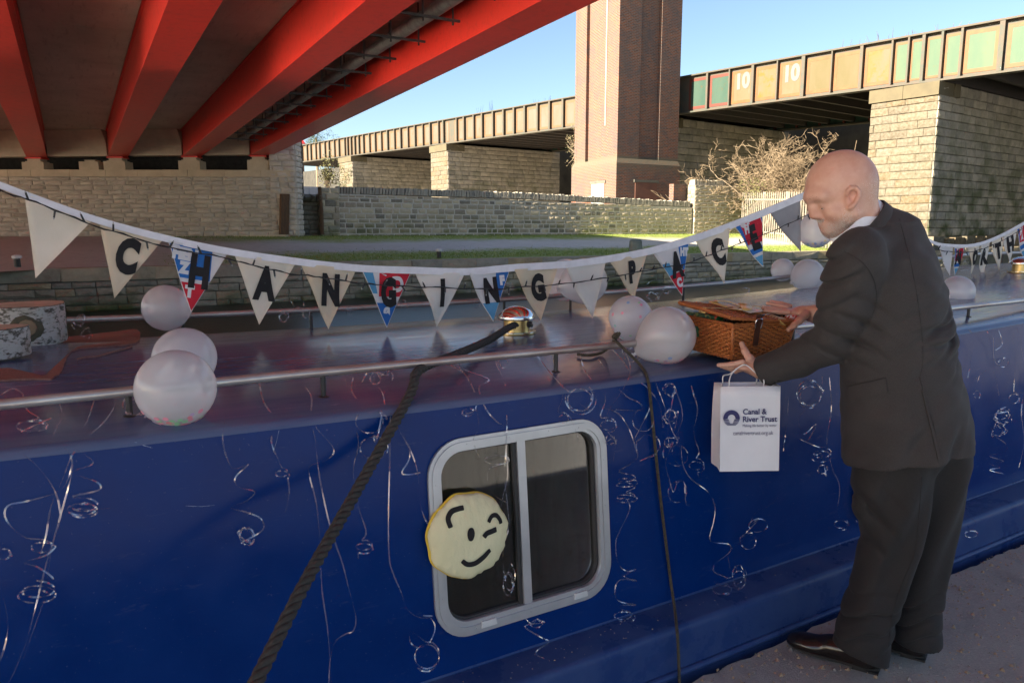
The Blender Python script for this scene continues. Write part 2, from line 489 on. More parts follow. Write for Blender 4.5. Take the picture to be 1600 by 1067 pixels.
# concrete diaphragms over the bearing shelf
for i in range(4, len(GX) - 1):
    x0, x1 = GX[i][1] + .02, GX[i + 1][0] - .02
    a, b = Vector((x0, ya(x0) + .15, 0)), Vector((x1, ya(x1) + .15, 0))
    mb = MB()
    pr = [(0.0, .02), (-.02, .35), (-.10, .60), (-.34, .95), (.5, .95), (.5, .02)]
    nv = Vector((.483, .875, 0))
    L = [a + nv * q[0] + Vector((0, 0, zb(a.y) + q[1])) for q in pr]; RR = [b + nv * q[0] + Vector((0, 0, zb(b.y) + q[1])) for q in pr]
    mb.add(L + RR, [tuple(range(6)), tuple(range(6, 12))[::-1]] + [(k, k + 6, (k + 1) % 6 + 6, (k + 1) % 6) for k in range(6)])
    mb.build('end_diaphragm', M_BEIGE, br)
# services slung between the last two girders: pipe, cables and their hangers
px = 5.55
mb = MB(); mb.tube([(px, y, zb(y) + .42) for y in (Y0, 0, 10, 20, 28.5)], .115, 14)
mb.build('service_pipe', M_GALV, br, 40)
for dx, dz, r in ((-.75, .62, .06), (-.42, .72, .045), (.32, .70, .05)):
    mb = MB(); mb.tube([(px + dx, y, zb(y) + dz) for y in (Y0, 0, 10, 20, 29.5)], r, 8); mb.build('service_pipe', M_BLACKPIPE, br, 40)
y = 3.2
while y < 29:
    mb = MB(); z = zb(y)
    mb.box(4.53, 5.98, y - .02, y + .02, z + .26, z + .30)
    for x in (4.75, 5.3, 5.85): mb.box(x - .012, x + .012, y - .012, y + .012, z + .2, z + .955)
    mb.build('pipe_hanger', M_BLACKPIPE, br); y += 1.45
# bearings between girders and shelf
AU = Vector((9.6, -5.3, 0)).normalized(); AN = Vector((AU.y, -AU.x, 0))      # along the abutment and out of its face
for a, b in GX[4:]:
    c = Vector(((a + b) / 2, 0, 0)); c.y = ya(c.x) + .38
    z = zb(c.y); mb = MB()
    mb.obox((c.x, c.y, z - .035), AU * .30, AN * .26, (0, 0, .03), 1); mb.obox((c.x, c.y, z - .11), AU * .24, AN * .22, (0, 0, .045)); mb.obox((c.x, c.y, z - .17), AU * .30, AN * .26, (0, 0, .016))
    mb.build('bearing', [M_BEIGE, M_RED], br)

# ------------------------------------------------------------------ far abutment under the bridge
S_ABUT = stone_mat('abutment_stone', [(0, (0.48, 0.43, 0.36)), (.3, (0.58, 0.52, 0.44)), (.6, (0.52, 0.475, 0.41)), (.85, (0.62, 0.56, 0.475)), (1, (0.41, 0.37, 0.31))], dirt=.35, bscale=22)
AP = Vector((-3.6, ya(-3.6), 0)); AL = (Vector((7.42, ya(7.42), 0)) - AP).length
ab = thing('bridge_abutment', 'buff rock-faced stone abutment with pale coping under the red bridge', 'wall', (2, ya(2), 1.2))
mb = MB(); c = AP + AU * (AL / 2) - AN * .45
mb.obox((c.x, c.y, 2.3), AU * (AL / 2), AN * .43, (0, 0, 1.22))
c2 = c - AN * 1.5; mb.obox((c2.x, c2.y, 3.4), AU * (AL / 2 - .1), AN * .3, (0, 0, 1.75), 1)
c3 = AP - AU * 6.0 - AN * .45; mb.obox((c3.x, c3.y, 2.35), AU * 6.0, AN * .45, (0, 0, 1.3))
mb.build('wall_core', [M_MORTAR, M_DARK], ab)
lay(ab, AP, AU, AL - .75, 1.12, 3.50, .172, (.38, .72), stone_meshes('abutment_block', S_ABUT, 7, 21, .5, .09), .055, .02, 'stone', 31, 300)
# pale coping course, plinths under the bearings
R = random.Random(4); x = 0
while x < AL - .02:
    l = min(R.uniform(.8, 1.5), AL - x); c = AP + AU * (x + l / 2) - AN * .40
    mb = MB(); mb.obox((c.x, c.y, 3.63 + R.uniform(-.004, .004)), AU * (l / 2 - .006), AN * .48, (0, 0, .125)); mb.build('coping_stone', M_BEIGE, ab); x += l
for a, b in GX[4:]:
    cx = (a + b) / 2; c = Vector((cx, ya(cx) + .38, 0)); z1 = zb(c.y) - .19
    mb = MB(); mb.obox((c.x, c.y, (3.757 + z1) / 2), AU * .40, AN * .32, (0, 0, (z1 - 3.757) / 2)); mb.build('bearing_plinth', M_BEIGE, ab)
cx = .95; c = Vector((cx, ya(cx) + .38, 0)); mb = MB(); mb.obox((c.x, c.y, 3.91), AU * .36, AN * .32, (0, 0, .15)); mb.obox((c.x, c.y, 4.1), AU * .2, AN * .2, (0, 0, .035)); mb.build('bearing_plinth', M_BEIGE, ab)
# pilaster closing the abutment at its right end, rising beside the outer girder
pp = thing('wing_pilaster', 'tall square stone pilaster at the end of the abutment beside the outer red girder', 'pillar', (7.2, ya(7.2), 1.2))
q0 = AP + AU * (AL - .80); c = q0 + AU * .48 - AN * .42
mb = MB(); mb.obox((c.x, c.y, 3.15), AU * .46, AN * .46, (0, 0, 2.0)); mb.build('wall_core', M_MORTAR, pp)
pm = stone_meshes('pilaster_block', S_ABUT, 5, 22, .5, .07)
lay(pp, q0 + AN * .04, AU, .96, 1.1, 5.15, .2, (.3, .55), pm, .05, .014, 'stone', 33, 120)
lay(pp, q0 + AN * .04 + AU * .96, -AN, .9, 1.1, 5.15, .2, (.3, .55), pm, .05, .014, 'stone', 34, 120)
M_WOOD = simple('brown_timber', (0.13, 0.07, 0.032), (0.075, 0.04, 0.022), 0.85, scale=8, bump=.4, bscale=60, sc=(3, 3, .5))
b0 = at_d(449, 365, 28.3); b1 = at_d(452, 305, 28.3)
mb = MB(); mb.obox(((b0.x + b1.x) / 2 - .15, (b0.y + b1.y) / 2, (b0.z + b1.z) / 2), (.16, .02, 0), (.02, -.04, 0), (0.05, 0, .76)); mb.build('timber_board', M_WOOD, None, label='brown timber board leaning upright against the end of the abutment', category=None) if False else tag(mb.build('timber_board', M_WOOD), 'brown timber board leaning upright against the end of the abutment', 'board')
b0 = at_d(410, 366, 27.9); mb = MB(); mb.obox((b0.x, b0.y, 1.2), AU * .95, AN * .22, (0, 0, .13)); tag(mb.build('stone_kerb', M_BEIGE), 'long flat kerb stone lying at the foot of the abutment', 'stone')

# ------------------------------------------------------------------ stone boundary wall across the water
S_WALL = stone_mat('boundary_stone', [(0, (0.40, 0.335, 0.235)), (.16, (0.12, 0.11, 0.095)), (.3, (0.47, 0.40, 0.28)), (.45, (0.24, 0.215, 0.17)), (.6, (0.52, 0.44, 0.30)), (.78, (0.13, 0.12, 0.10)), (.9, (0.36, 0.30, 0.21)), (1, (0.44, 0.37, 0.26))], dirt=.12, bscale=14, moss=(0.10, 0.115, 0.03), mossz=(1.15, 2.3))
WY = 30.0
sw = thing('stone_wall', 'long low sandstone boundary wall with upright slab coping across the canal', 'wall', (18, WY, 1.2))
def wtop(x): return float(np.interp(x, [8.7, 18, 28.8], [2.98, 2.95, 2.72]))
mb = MB(); mb.hexa([(8.75, WY - .006, .9), (28.9, WY - .006, .9), (28.9, WY + .42, .9), (8.75, WY + .42, .9), (8.75, WY - .006, 2.98), (28.9, WY - .006, 2.7), (28.9, WY + .42, 2.7), (8.75, WY + .42, 2.98)])
mb.build('wall_core', M_MORTAR, sw)
wm = stone_meshes('wall_block', S_WALL, 8, 41, .35, .07)
lay(sw, (9.5, WY, 0), (1, 0, 0), 19.4, 1.15, 2.93, .20, (.26, .58), wm, .025, .036, 'stone', 42, 300, skip=lambda x, z, a, b: z > wtop(9.5 + x) - .05, hv=.18)
lay(sw, (8.72, WY - .03, 0), (1, 0, 0), .80, 1.15, 3.2, .26, (.3, .6), wm, .04, .02, 'quoin', 43, 60)
R = random.Random(9); x = 9.52; sl = []
for q in range(6):
    me = bpy.data.meshes.new('coping_slab'); J = lambda: R.uniform(-.012, .012); h = R.uniform(.24, .30); w = .05
    mb = MB(); mb.hexa([(-w + J(), -.22, 0), (w + J(), -.22, 0), (w + J(), .22, 0), (-w + J(), .22, 0), (-w + .03 + J(), -.20, h + J()), (w + .03 + J(), -.20, h + J()), (w + .03, .20, h), (-w + .03, .20, h)])
    me.from_pydata(mb.v, [], mb.f); me.materials.append(stone_mat('coping_slab_stone', [(0, (0.33, 0.30, 0.24)), (.5, (0.21, 0.19, 0.155)), (1, (0.38, 0.34, 0.26))], dirt=.35, bscale=12) if q == 0 else sl[0].materials[0]); sl.append(me)
while x < 28.8:
    o = bpy.data.objects.new('coping_slab', R.choice(sl)); o.parent = sw; o.location = Vector((x, WY + .2, wtop(x))) - org(sw); o.rotation_euler = (R.uniform(-.03, .03), R.uniform(-.06, .1), R.uniform(-.04, .04)); col.objects.link(o); x += R.uniform(.112, .135)
# raised end of the wall
re_ = thing('wall_end', 'taller buff stone end of the boundary wall next to the palisade fence', 'wall', (30.7, WY, 1.2))
mb = MB(); mb.box(29.0, 32.55, WY - .106, WY + .45, .9, 3.88); mb.build('wall_core', M_MORTAR, re_)
S_END = stone_mat('end_stone', [(0, (0.338, 0.271, 0.179)), (.25, (0.281, 0.230, 0.155)), (.5, (0.384, 0.319, 0.216)), (.8, (0.150, 0.126, 0.099)), (1, (0.346, 0.281, 0.188))], dirt=.25, bscale=14)
em = stone_meshes('end_block', S_END, 6, 44, .35, .07)
lay(re_, (28.95, WY - .1, 0), (1, 0, 0), 3.6, 1.15, 3.9, .2, (.3, .6), em, .025, .034, 'stone', 45, 300)
lay(re_, (28.98, WY + .45, 0), (0, -1, 0), .55, 2.6, 3.9, .2, (.2, .4), em, .03, .02, 'stone', 46, 40)
x = 29.05
while x < 31.2:
    o = bpy.data.objects.new('coping_slab', R.choice(sl)); o.parent = re_; o.location = Vector((x, WY + .17, 3.88)) - org(re_); o.rotation_euler = (0, R.uniform(-.05, .08), R.uniform(-.04, .04)); col.objects.link(o); x += R.uniform(.115, .135)
# short low wall left of it, and the rusty post in the gap
lw = thing('low_wall', 'short dark stone wall between abutment and boundary wall topped with large coping blocks', 'wall', (8.0, 30.3, 1.2))
mb = MB(); mb.box(7.3, 8.78, 30.33, 30.7, .9, 2.7); mb.build('wall_core', M_MORTAR_DK, lw)
S_LOW = stone_mat('low_wall_stone', [(0, (0.15, 0.135, 0.10)), (.5, (0.20, 0.175, 0.13)), (1, (0.11, 0.10, 0.08))], dirt=.5, bscale=12)
lm = stone_meshes('low_block', S_LOW, 5, 47, .4, .06)
lay(lw, (7.3, 30.3, 0), (1, 0, 0), 1.46, 1.15, 2.62, .19, (.35, .7), lm, .04, .016, 'stone', 48, 80)
lay(lw, (7.3, 30.26, 0), (1, 0, 0), 1.46, 2.62, 2.95, .33, (.26, .36), lm, .42, .016, 'coping_stone', 49, 20, back=.38)
mb = MB(); p0, p1 = at_y(503, 366, 29.85), at_y(499, 292, 29.85)
mb.tube([p0, (p0 + p1) / 2 + Vector((.03, 0, 0)), p1], [.09, .08, .07], 6); tag(mb.build('timber_post', M_WOOD), 'rust-brown rough post standing at the left end of the boundary wall', 'post')

# ------------------------------------------------------------------ railway viaduct
VA = rad(5.1); V0 = Vector((34.2, 15.9, 0)); VD = Vector((-math.sin(VA), math.cos(VA), 0)); VN = Vector((-math.cos(VA), -math.sin(VA), 0))   # VN looks at the camera side
def via(px, py=150):
    r = ray(px, py); det = r.x * (-VD.y) - (-VD.x) * r.y
    tt = (V0.x * (-VD.y) - (-VD.x) * V0.y) / det
    p = c_o + r * tt
    return (p - V0).dot(VD)
def vz(u): return 7.95 + 0.0262 * u
VH = 2.12
def vp(u, out=0.0, z=0.0): 
    p = V0 + VD * u + VN * out; return Vector((p.x, p.y, vz(u) + z))
vd = thing('railway_viaduct', 'old painted plate-girder railway viaduct on stone piers beyond the wall', 'viaduct', (31, 45, 8))
M_GIRD = simple('dark_green_steel', (0.055, 0.06, 0.045), (0.085, 0.06, 0.04), 0.7, scale=3)
M_UNDER = simple('under_steel', (0.045, 0.04, 0.036), (0.06, 0.045, 0.035), 0.75, scale=3)
def panel_mat(name, a, b, c, edge, f1=.5):
    t = NT(name); v = t.pos('world', (1, 1, .35)); w = t.pos()
    k = t.mix(t.range(t.noise(v, 1.3, 5, .6), .4, .62), a, b)
    k = t.mix(t.range(t.noise(w, 2.6, 6, .7), f1, f1 + .14), k, c)
    return t.out(t.bsdf(k, .6, 0, None, .35))
PM = {'green': panel_mat('panel_green', (0.050, 0.093, 0.054), (0.066, 0.101, 0.055), (0.099, 0.076, 0.022), 0, .63),
      'teal': panel_mat('panel_teal', (0.020, 0.055, 0.038), (0.031, 0.065, 0.045), (0.070, 0.045, 0.012), 0, .58),
      'beige': panel_mat('panel_beige', (0.097, 0.077, 0.036), (0.108, 0.090, 0.049), (0.115, 0.095, 0.063), 0, .6),
      'olive': panel_mat('panel_olive', (0.086, 0.066, 0.022), (0.097, 0.074, 0.031), (0.107, 0.081, 0.041), 0, .6),
      'ochre': panel_mat('panel_ochre', (0.101, 0.081, 0.045), (0.117, 0.082, 0.020), (0.143, 0.074, 0.003), 0, .5),
      'cream': panel_mat('panel_cream', (0.119, 0.101, 0.078), (0.111, 0.088, 0.059), (0.096, 0.045, 0.008), 0, .62)}
EM = {'or': simple('edge_orange', (0.158, 0.046, 0.007), (0.140, 0.062, 0.011), .6, scale=3), 'rd': simple('edge_red', (0.116, 0.019, 0.008), (0.093, 0.018, 0.009), .6, scale=3), 'pk': simple('edge_pale_orange', (0.147, 0.068, 0.027), (0.135, 0.080, 0.039), .6, scale=3)}
cols = [(1566, 1640, 'green', 'or'), (1501, 1554, 'green', 'or'), (1471, 1497, 'green', 'or'), (1443, 1467, 'green', 'or'), (1419, 1438, 'green', 'or'), (1394, 1416, 'green', 'or'), (1348, 1391, 'ochre', 'or'), (1301, 1343, 'olive', 'or'), (1259, 1299, 'olive', 'or'), (1217, 1253, 'beige', 'or'), (1180, 1215, 'ochre', 'or'), (1143, 1176, 'beige', 'or'), (1109, 1141, 'teal', 'rd'), (1077, 1106, 'teal', 'rd')]
lf = [(80, 108), (112, 130), (138, 165), (172, 190), (200, 228), (233, 252), (262, 292), (298, 318), (330, 360), (365, 388), (400, 435), (438, 452), (460, 475), (485, 500), (512, 530), (540, 562), (573, 608), (613, 645), (655, 692), (697, 730), (745, 785), (790, 822), (838, 880), (885, 925), (937, 985), (990, 1030), (1045, 1095), (1100, 1122), (1140, 1160), (1198, 1222), (1228, 1265), (1285, 1340), (1348, 1395)]
cols += [(440 + a / 4.447, 440 + b / 4.447, 'cream', 'pk') for a, b in lf]
cols += [(757, 771, 'cream', 'pk'), (774, 787, 'cream', 'pk'), (791, 804, 'cream', 'pk'), (807, 821, 'cream', 'pk'), (824, 841, 'cream', 'pk'), (844, 860, 'cream', 'pk'), (863, 881, 'cream', 'pk'), (884, 900, 'cream', 'pk')]
u_lo, u_hi = -14.0, 96.0
def strip(name, m, o0, o1, z0, z1, ua=u_lo, ub=u_hi):
    mb = MB(); mb.hexa([vp(ua, o0, z0), vp(ua, o1, z0), vp(ub, o1, z0), vp(ub, o0, z0), vp(ua, o0, z1), vp(ua, o1, z1), vp(ub, o1, z1), vp(ub, o0, z1)][0:8]); return mb.build(name, m, vd)
strip('girder_web', M_GIRD, -.04, 0, .05, VH - .05)
strip('bottom_flange', M_GIRD, -.25, .25, -.03, .05); strip('top_flange', M_GIRD, -.25, .25, VH - .05, VH + .03)
strip('girder_web', PM['teal'], -12.0, -11.9, .05, VH - .2); strip('bottom_flange', M_GIRD, -12.2, -11.7, -.03, .05)
strip('track_deck', M_UNDER, -11.9, -.04, .75, 1.1)
u = -13.0
while u < 95:
    mb = MB(); p, q = vp(u, -.06, .15), vp(u, -11.9, .15)
    mb.hexa([p - VD * .1 , p + VD * .1, q + VD * .1, q - VD * .1, p - VD * .1 + Vector((0, 0, .6)), p + VD * .1 + Vector((0, 0, .6)), q + VD * .1 + Vector((0, 0, .6)), q - VD * .1 + Vector((0, 0, .6))]); mb.build('cross_girder', M_UNDER, vd); 
    mb = MB(); p = vp(u + .6, -11.9, .05); mb.obox(p + VN * .1 + Vector((0, 0, .9)), VN * .1, VD * .05, (0, 0, .85)); mb.build('stiffener', EM['rd'], vd)
    u += 1.75
M_GRAF = simple('white_paint', (0.119, 0.119, 0.116), (0.104, 0.104, 0.101), .6)
def text_mesh(s, size, bold=0.0, xs=1.0, sub_=False):
    cu = bpy.data.curves.new('lettering', 'FONT'); cu.body = s; cu.size = size; cu.offset = bold; cu.align_x = 'CENTER'; cu.align_y = 'CENTER'; cu.resolution_u = 4
    o = bpy.data.objects.new('lettering', cu); col.objects.link(o)
    dg = bpy.context.evaluated_depsgraph_get(); dg.update(); me = bpy.data.meshes.new_from_object(o.evaluated_get(dg))
    if sub_:
        bm = bmesh.new(); bm.from_mesh(me); bmesh.ops.triangulate(bm, faces=bm.faces[:])
        for _ in range(3):
            E = [e for e in bm.edges if e.calc_length() > .14 * size]
            if E: bmesh.ops.subdivide_edges(bm, edges=E, cuts=1); bmesh.ops.triangulate(bm, faces=[q for q in bm.faces if len(q.verts) > 3])
        bm.to_mesh(me); bm.free()
    vs = [(w.co.x * xs, w.co.y) for w in me.vertices]; fs = [tuple(p.vertices) for p in me.polygons]
    bpy.data.objects.remove(o); bpy.data.curves.remove(cu); bpy.data.meshes.remove(me)
    return vs, fs
edges = []
for k, (a, b, cm_, e) in enumerate(cols):
    ua, ub = via(b), via(a)                       # ua is the nearer end
    if ub - ua < .2: continue
    edges += [ua, ub]
    w = min(.16, (ub - ua) * .14); z0, z1 = .17, VH - .2
    mb = MB(); A, B, Cc, D_ = vp(ua + w, .012, z0 + w), vp(ub - w, .012, z0 + w), vp(ub - w, .012, z1 - w), vp(ua + w, .012, z1 - w)
    mb.prism([A, B, Cc, D_], VN * -.02); o = mb.build('panel', PM[cm_], vd)
    mb = MB()
    for (p, q, r_, s_) in (((ua, z0), (ub, z0), (ub, z0 + w), (ua, z0 + w)), ((ua, z1 - w), (ub, z1 - w), (ub, z1), (ua, z1)), ((ua, z0 + w), (ua + w, z0 + w), (ua + w, z1 - w), (ua, z1 - w)), ((ub - w, z0 + w), (ub, z0 + w), (ub, z1 - w), (ub - w, z1 - w))):
        mb.prism([vp(p[0], .02, p[1]), vp(q[0], .02, q[1]), vp(r_[0], .02, r_[1]), vp(s_[0], .02, s_[1])], VN * -.03)
    mb.build('panel_border', EM[e], o)
    if k in (9, 11):
        vs, fs = text_mesh('10' if k < 20 else 'O', 1.1, .06, .9); uc = (ua + ub) / 2
        mb = MB(); mb.add([vp(uc, .026, VH * .62) - VD * x + Vector((0, 0, y)) for x, y in vs], fs); mb.build('graffiti', M_GRAF, o)
edges = sorted(edges)
st = MB()
for i in range(len(edges) - 1):
    g = edges[i + 1] - edges[i]
    if g < .9 and i % 2 == 1:
        uc = (edges[i] + edges[i + 1]) / 2; mb = MB(); p = vp(uc, .1, VH / 2)
        mb.obox(p, VN * .12, VD * min(.05, g * .3), (0, 0, VH / 2 - .06)); mb.obox(p + VN * .11, VN * .015, VD * min(.1, g * .48), (0, 0, VH / 2 - .06)); mb.build('stiffener', M_GIRD, vd)
# piers
S_PLIT = stone_mat('pier_sunlit_ashlar', [(0, (0.073, 0.057, 0.031)), (.25, (0.097, 0.082, 0.054)), (.5, (0.088, 0.058, 0.023)), (.75, (0.106, 0.091, 0.064)), (1, (0.064, 0.048, 0.027))], dirt=.2, bscale=8)  # sunlit-face copy of the pier stone, colour darkened against the sun
S_PSH = stone_mat('pier_shaded_ashlar', [(0, (0.30, 0.265, 0.21)), (.4, (0.38, 0.335, 0.265)), (.7, (0.23, 0.21, 0.175)), (1, (0.42, 0.365, 0.28))], dirt=.55, bscale=8, moss=(0.06, 0.075, 0.025), mossz=(1, 9))  # shaded-face copy of the same stone, colour set paler for the shade
pl = stone_meshes('pier_block', S_PLIT, 6, 51, .3, .05); ps = stone_meshes('pier_side_block', S_PSH, 6, 52, .12, .06)
def pier(px_l, px_r, zbase, ncap, label, hshort=.37, limit=300, wide=13.0, out=.35):
    ua, ub = via(px_r), via(px_l)
    p = V0 + VD * ua + VN * out; q = V0 + VD * ub + VN * out
    zt = vz(ua) - .05
    pr = thing('viaduct_pier', label, 'pier', (p.x, p.y, zbase), 'stone piers of the railway viaduct')
    E = Vector((VD.y, -VD.x, 0))                 # away from the camera side, along the pier's long face
    cc = (p + q) / 2 + E * (wide / 2); L = (q - p).length
    mb = MB(); mb.obox((cc.x, cc.y, (zbase - .6 + zt) / 2), VD * (L / 2 - .03), E * (wide / 2 - .03), (0, 0, (zt - zbase + .6) / 2)); mb.build('wall_core', M_MORTAR_DK, pr)
    lay(pr, Vector((q.x, q.y, 0)), -VD, L, zbase, zt - .6, hshort, (.6, 1.5), pl, .05, .016, 'stone', int(px_l), limit)
    lay(pr, Vector((p.x, p.y, 0)), E, wide, zbase, zt - .02, hshort, (.6, 1.3), ps, .055, .02, 'side_stone', int(px_l) + 1, limit)
    for i in range(ncap):
        a, b = L * i / ncap - (.08 if i == 0 else 0), L * (i + 1) / ncap + (.08 if i == ncap - 1 else 0)
        c = p + VD * ((a + b) / 2) + E * .55; mb = MB(); mb.obox((c.x, c.y, zt - .3), VD * ((b - a) / 2 - .008), E * .68, (0, 0, .29)); mb.build('cap_stone', M_CAP, pr)
    c = p + E * (1.5) - VD * .04; mb = MB(); mb.obox((c.x, c.y, zt - .3), VD * .10, E * .26, (0, 0, .29)); mb.build('cap_stone', M_CAP, pr)
    return p, q
M_CAP = simple('cap_sandstone', (0.114, 0.093, 0.053), (0.088, 0.073, 0.043), .9, scale=1.5, bump=.3, bscale=12)
pA = pier(1369, 1472, .85, 2, 'nearest viaduct pier, big honey-coloured blocks, behind the man in the suit')
pier(677, 703, 1.2, 1, 'viaduct pier with sunlit end just left of the brick tower', .4)
pier(531, 551, 1.2, 1, 'farthest viaduct pier, ivy on its sunlit end', .42)
uT = via(1040); pT = pier(1000, 1042, 1.2, 1, 'dark shaded viaduct pier behind the bare bush and brick tower', .42)
# footing blocks at the nearest pier
R = random.Random(6); fb = thing('pier_footing', 'row of projecting footing blocks at the base of the nearest pier', 'footing', (pA[0].x, pA[0].y, .7))
E_ = Vector((VD.y, -VD.x, 0))
for i in range(9):
    c = pA[0] + E_ * (i * 1.05 + .2) - VD * .22; mb = MB(); h = R.uniform(.22, .34)
    mb.obox((c.x, c.y, .75 + h / 2), E_ * R.uniform(.42, .5), VD * R.uniform(.2, .27), (0, 0, h)); mb.build('footing_stone', S_PLIT, fb)
# evenly dark wall closing the view beneath the far side of the viaduct
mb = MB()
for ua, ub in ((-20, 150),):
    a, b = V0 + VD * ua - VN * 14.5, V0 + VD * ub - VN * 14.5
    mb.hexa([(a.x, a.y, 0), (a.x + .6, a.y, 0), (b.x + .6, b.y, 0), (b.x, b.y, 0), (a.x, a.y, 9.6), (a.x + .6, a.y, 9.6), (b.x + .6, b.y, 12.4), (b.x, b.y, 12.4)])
tag(mb.build('retaining_wall', simple('dark_wall_stone', (0.06, 0.055, 0.045), (0.035, 0.033, 0.028), .95, scale=1.2, bump=.4, bscale=6)), 'dark stone retaining wall in the shade under the viaduct', 'wall')

# ------------------------------------------------------------------ brick tower
t = NT('tower_brick'); g = t.n('ShaderNodeNewGeometry').outputs['Position']; sx = t.n('ShaderNodeSeparateXYZ'); t.l(g, sx.inputs[0])
cx_ = t.n('ShaderNodeCombineXYZ'); t.l(t.math('ADD', sx.outputs[0], sx.outputs[1]), cx_.inputs[0]); t.l(sx.outputs[2], cx_.inputs[1])
bt = t.n('ShaderNodeTexBrick'); bt.inputs['Scale'].default_value = 1.0; bt.inputs['Brick Width'].default_value = .24; bt.inputs['Row Height'].default_value = .085; bt.inputs['Mortar Size'].default_value = .013; bt.inputs['Bias'].default_value = -.1
bt.inputs['Color1'].default_value = (0.215, 0.072, 0.032, 1); bt.inputs['Color2'].default_value = (0.085, 0.046, 0.036, 1); bt.inputs['Mortar'].default_value = (0.17, 0.15, 0.13, 1)
t.l(cx_.outputs[0], bt.inputs['Vector'])
v = t.pos(); k = t.mix(t.range(t.noise(v, 1.1, 6, .65), .45, .68, 0, .62), bt.outputs['Color'], (0.08, 0.074, 0.074))
k = t.mix(t.range(t.noise(t.pos('world', (1, 1, .2)), 2.2, 5, .6), .52, .75, 0, .35), k, (0.17, 0.115, 0.08))
k = t.mix(t.math('MULTIPLY', t.range(sx.outputs[2], 4.6, 5.5), t.range(sx.outputs[2], 5.75, 5.6, 0, .75)), k, (0.12, 0.115, 0.08))
M_BRICK = t.out(t.bsdf(k, .9, 0, t.bump(bt.outputs['Fac'], -.4, .01), .25))
TX, TY, TW, TD = 26.9, 34.0, 4.55, 4.15
bt_ = thing('brick_tower', 'tall soot-stained red brick tower with recessed panels', 'tower', (TX, TY, 1.2))
mb = MB(); TZ = 26.0
mb.box(TX + .22, TX + TW - .22, TY + .22, TY + TD - .22, 5.5, TZ)
for (a, b) in ((0, 1.55), (TW - 1.5, TW)):
    mb.box(TX + a, TX + b, TY, TY + .215, 5.5, TZ); mb.box(TX + a, TX + b, TY + TD - .215, TY + TD, 5.5, TZ)
for (a, b) in ((.222, 1.5), (TD - 1.1, TD - .222)):
    mb.box(TX + .002, TX + .218, TY + a, TY + b, 5.502, TZ - .01); mb.box(TX + TW - .218, TX + TW - .002, TY + a, TY + b, 5.502, TZ - .01)
mb.build('shaft', M_BRICK, bt_)
mb = MB(); mb.box(TX - .12, TX + TW + .12, TY - .12, TY + TD + .12, .9, 5.25); mb.hexa([(TX - .12, TY - .12, 5.25), (TX + TW + .12, TY - .12, 5.25), (TX + TW + .12, TY + TD + .12, 5.25), (TX - .12, TY + TD + .12, 5.25), (TX - .01, TY - .01, 5.52), (TX + TW + .01, TY - .01, 5.52), (TX + TW + .01, TY + TD + .01, 5.52), (TX - .01, TY + TD + .01, 5.52)])
mb.build('plinth', M_BRICK, bt_)
mb = MB(); mb.box(TX - .16, TX - .123, TY + .95, TY + 2.15, 1.3, 4.15); o = mb.build('door', simple('white_board', (0.32, 0.32, 0.30), (0.28, 0.28, 0.27), .6, scale=2), bt_)
mb = MB(); mb.box(TX - .18, TX - .121, TY + .82, TY + 2.28, 4.16, 4.34); mb.build('lintel', M_MORTAR_DK, bt_)
mb = MB(); mb.box(TX + 1.25, TX + 2.9, TY - .155, TY - .123, 1.3, 4.2); mb.build('blocked_doorway', simple('red_brown_board', (0.16, 0.07, 0.045), (0.12, 0.055, 0.04), .8, scale=2), bt_)
mb = MB(); mb.box(TX + 1.15, TX + 3.0, TY - .19, TY - .121, 4.21, 4.36); mb.build('lintel', M_MORTAR_DK, bt_)
mb = MB(); mb.tube([(TX - .03, TY + 1.1, TZ), (TX - .03, TY + 1.1, 7.4)], .035, 6); mb.build('cable', M_BEIGE, bt_)
mb = MB(); mb.box(28.1, 29.0, WY + .6, WY + .95, 1.0, 3.95); tag(mb.build('brick_stub', M_BRICK), 'short red brick wall stub between the tower and the stone wall end', 'wall')

# ------------------------------------------------------------------ palisade fence, bush, bollards, far things
M_PALE = simple('fence_steel', (0.446, 0.405, 0.331), (0.340, 0.302, 0.245), .55, .25, scale=3)
f0 = at_d(1157, 358, 40.3); f1 = at_d(1312, 385, 29.8); f0.z, f1.z = 1.15, .72
pf = thing('palisade_fence', 'pale galvanised steel palisade fence running from wall end to canal', 'fence', ((f0 + f1) / 2))
fd = (f1 - f0); FL = fd.length; fd.normalize(); fh = Vector((fd.x, fd.y, 0)).normalized(); fn = Vector((fh.y, -fh.x, 0))
me = bpy.data.meshes.new('pale'); mb = MB()
for a, b, y in ((-.05, -.018, .0), (-.018, .018, .024), (.018, .05, .0)):
    mb.hexa([(a, y, 0), (b, y, 0), (b, y + .006, 0), (a, y + .006, 0), (a, y, 2.3), (b, y, 2.3), (b, y + .006, 2.3), (a, y + .006, 2.3)])
mb.add([(-.012, .01, 2.3), (.012, .01, 2.3), (0, .018, 2.42)], [(0, 1, 2)])
mb.add([(-.035, .004, 2.3), (-.012, .004, 2.3), (-.03, .0, 2.38)], [(0, 1, 2)]); mb.add([(.035, .004, 2.3), (.012, .004, 2.3), (.03, .0, 2.38)], [(0, 1, 2)])
me.from_pydata(mb.v, [], mb.f); me.materials.append(M_PALE)
s_ = 0.1
while s_ < FL:
    o = bpy.data.objects.new('pale', me); o.parent = pf; o.location = f0 + fd * s_ - org(pf); o.rotation_euler = (0, 0, math.atan2(fh.y, fh.x)); col.objects.link(o); s_ += .25
for z in (.35, 1.95):
    mb = MB(); mb.prism([f0 + Vector((0, 0, z)) - fn * .03, f1 + Vector((0, 0, z)) - fn * .03, f1 + Vector((0, 0, z + .06)) - fn * .03, f0 + Vector((0, 0, z + .06)) - fn * .03], -fn * .04); mb.build('rail', M_PALE, pf)
s_ = 0
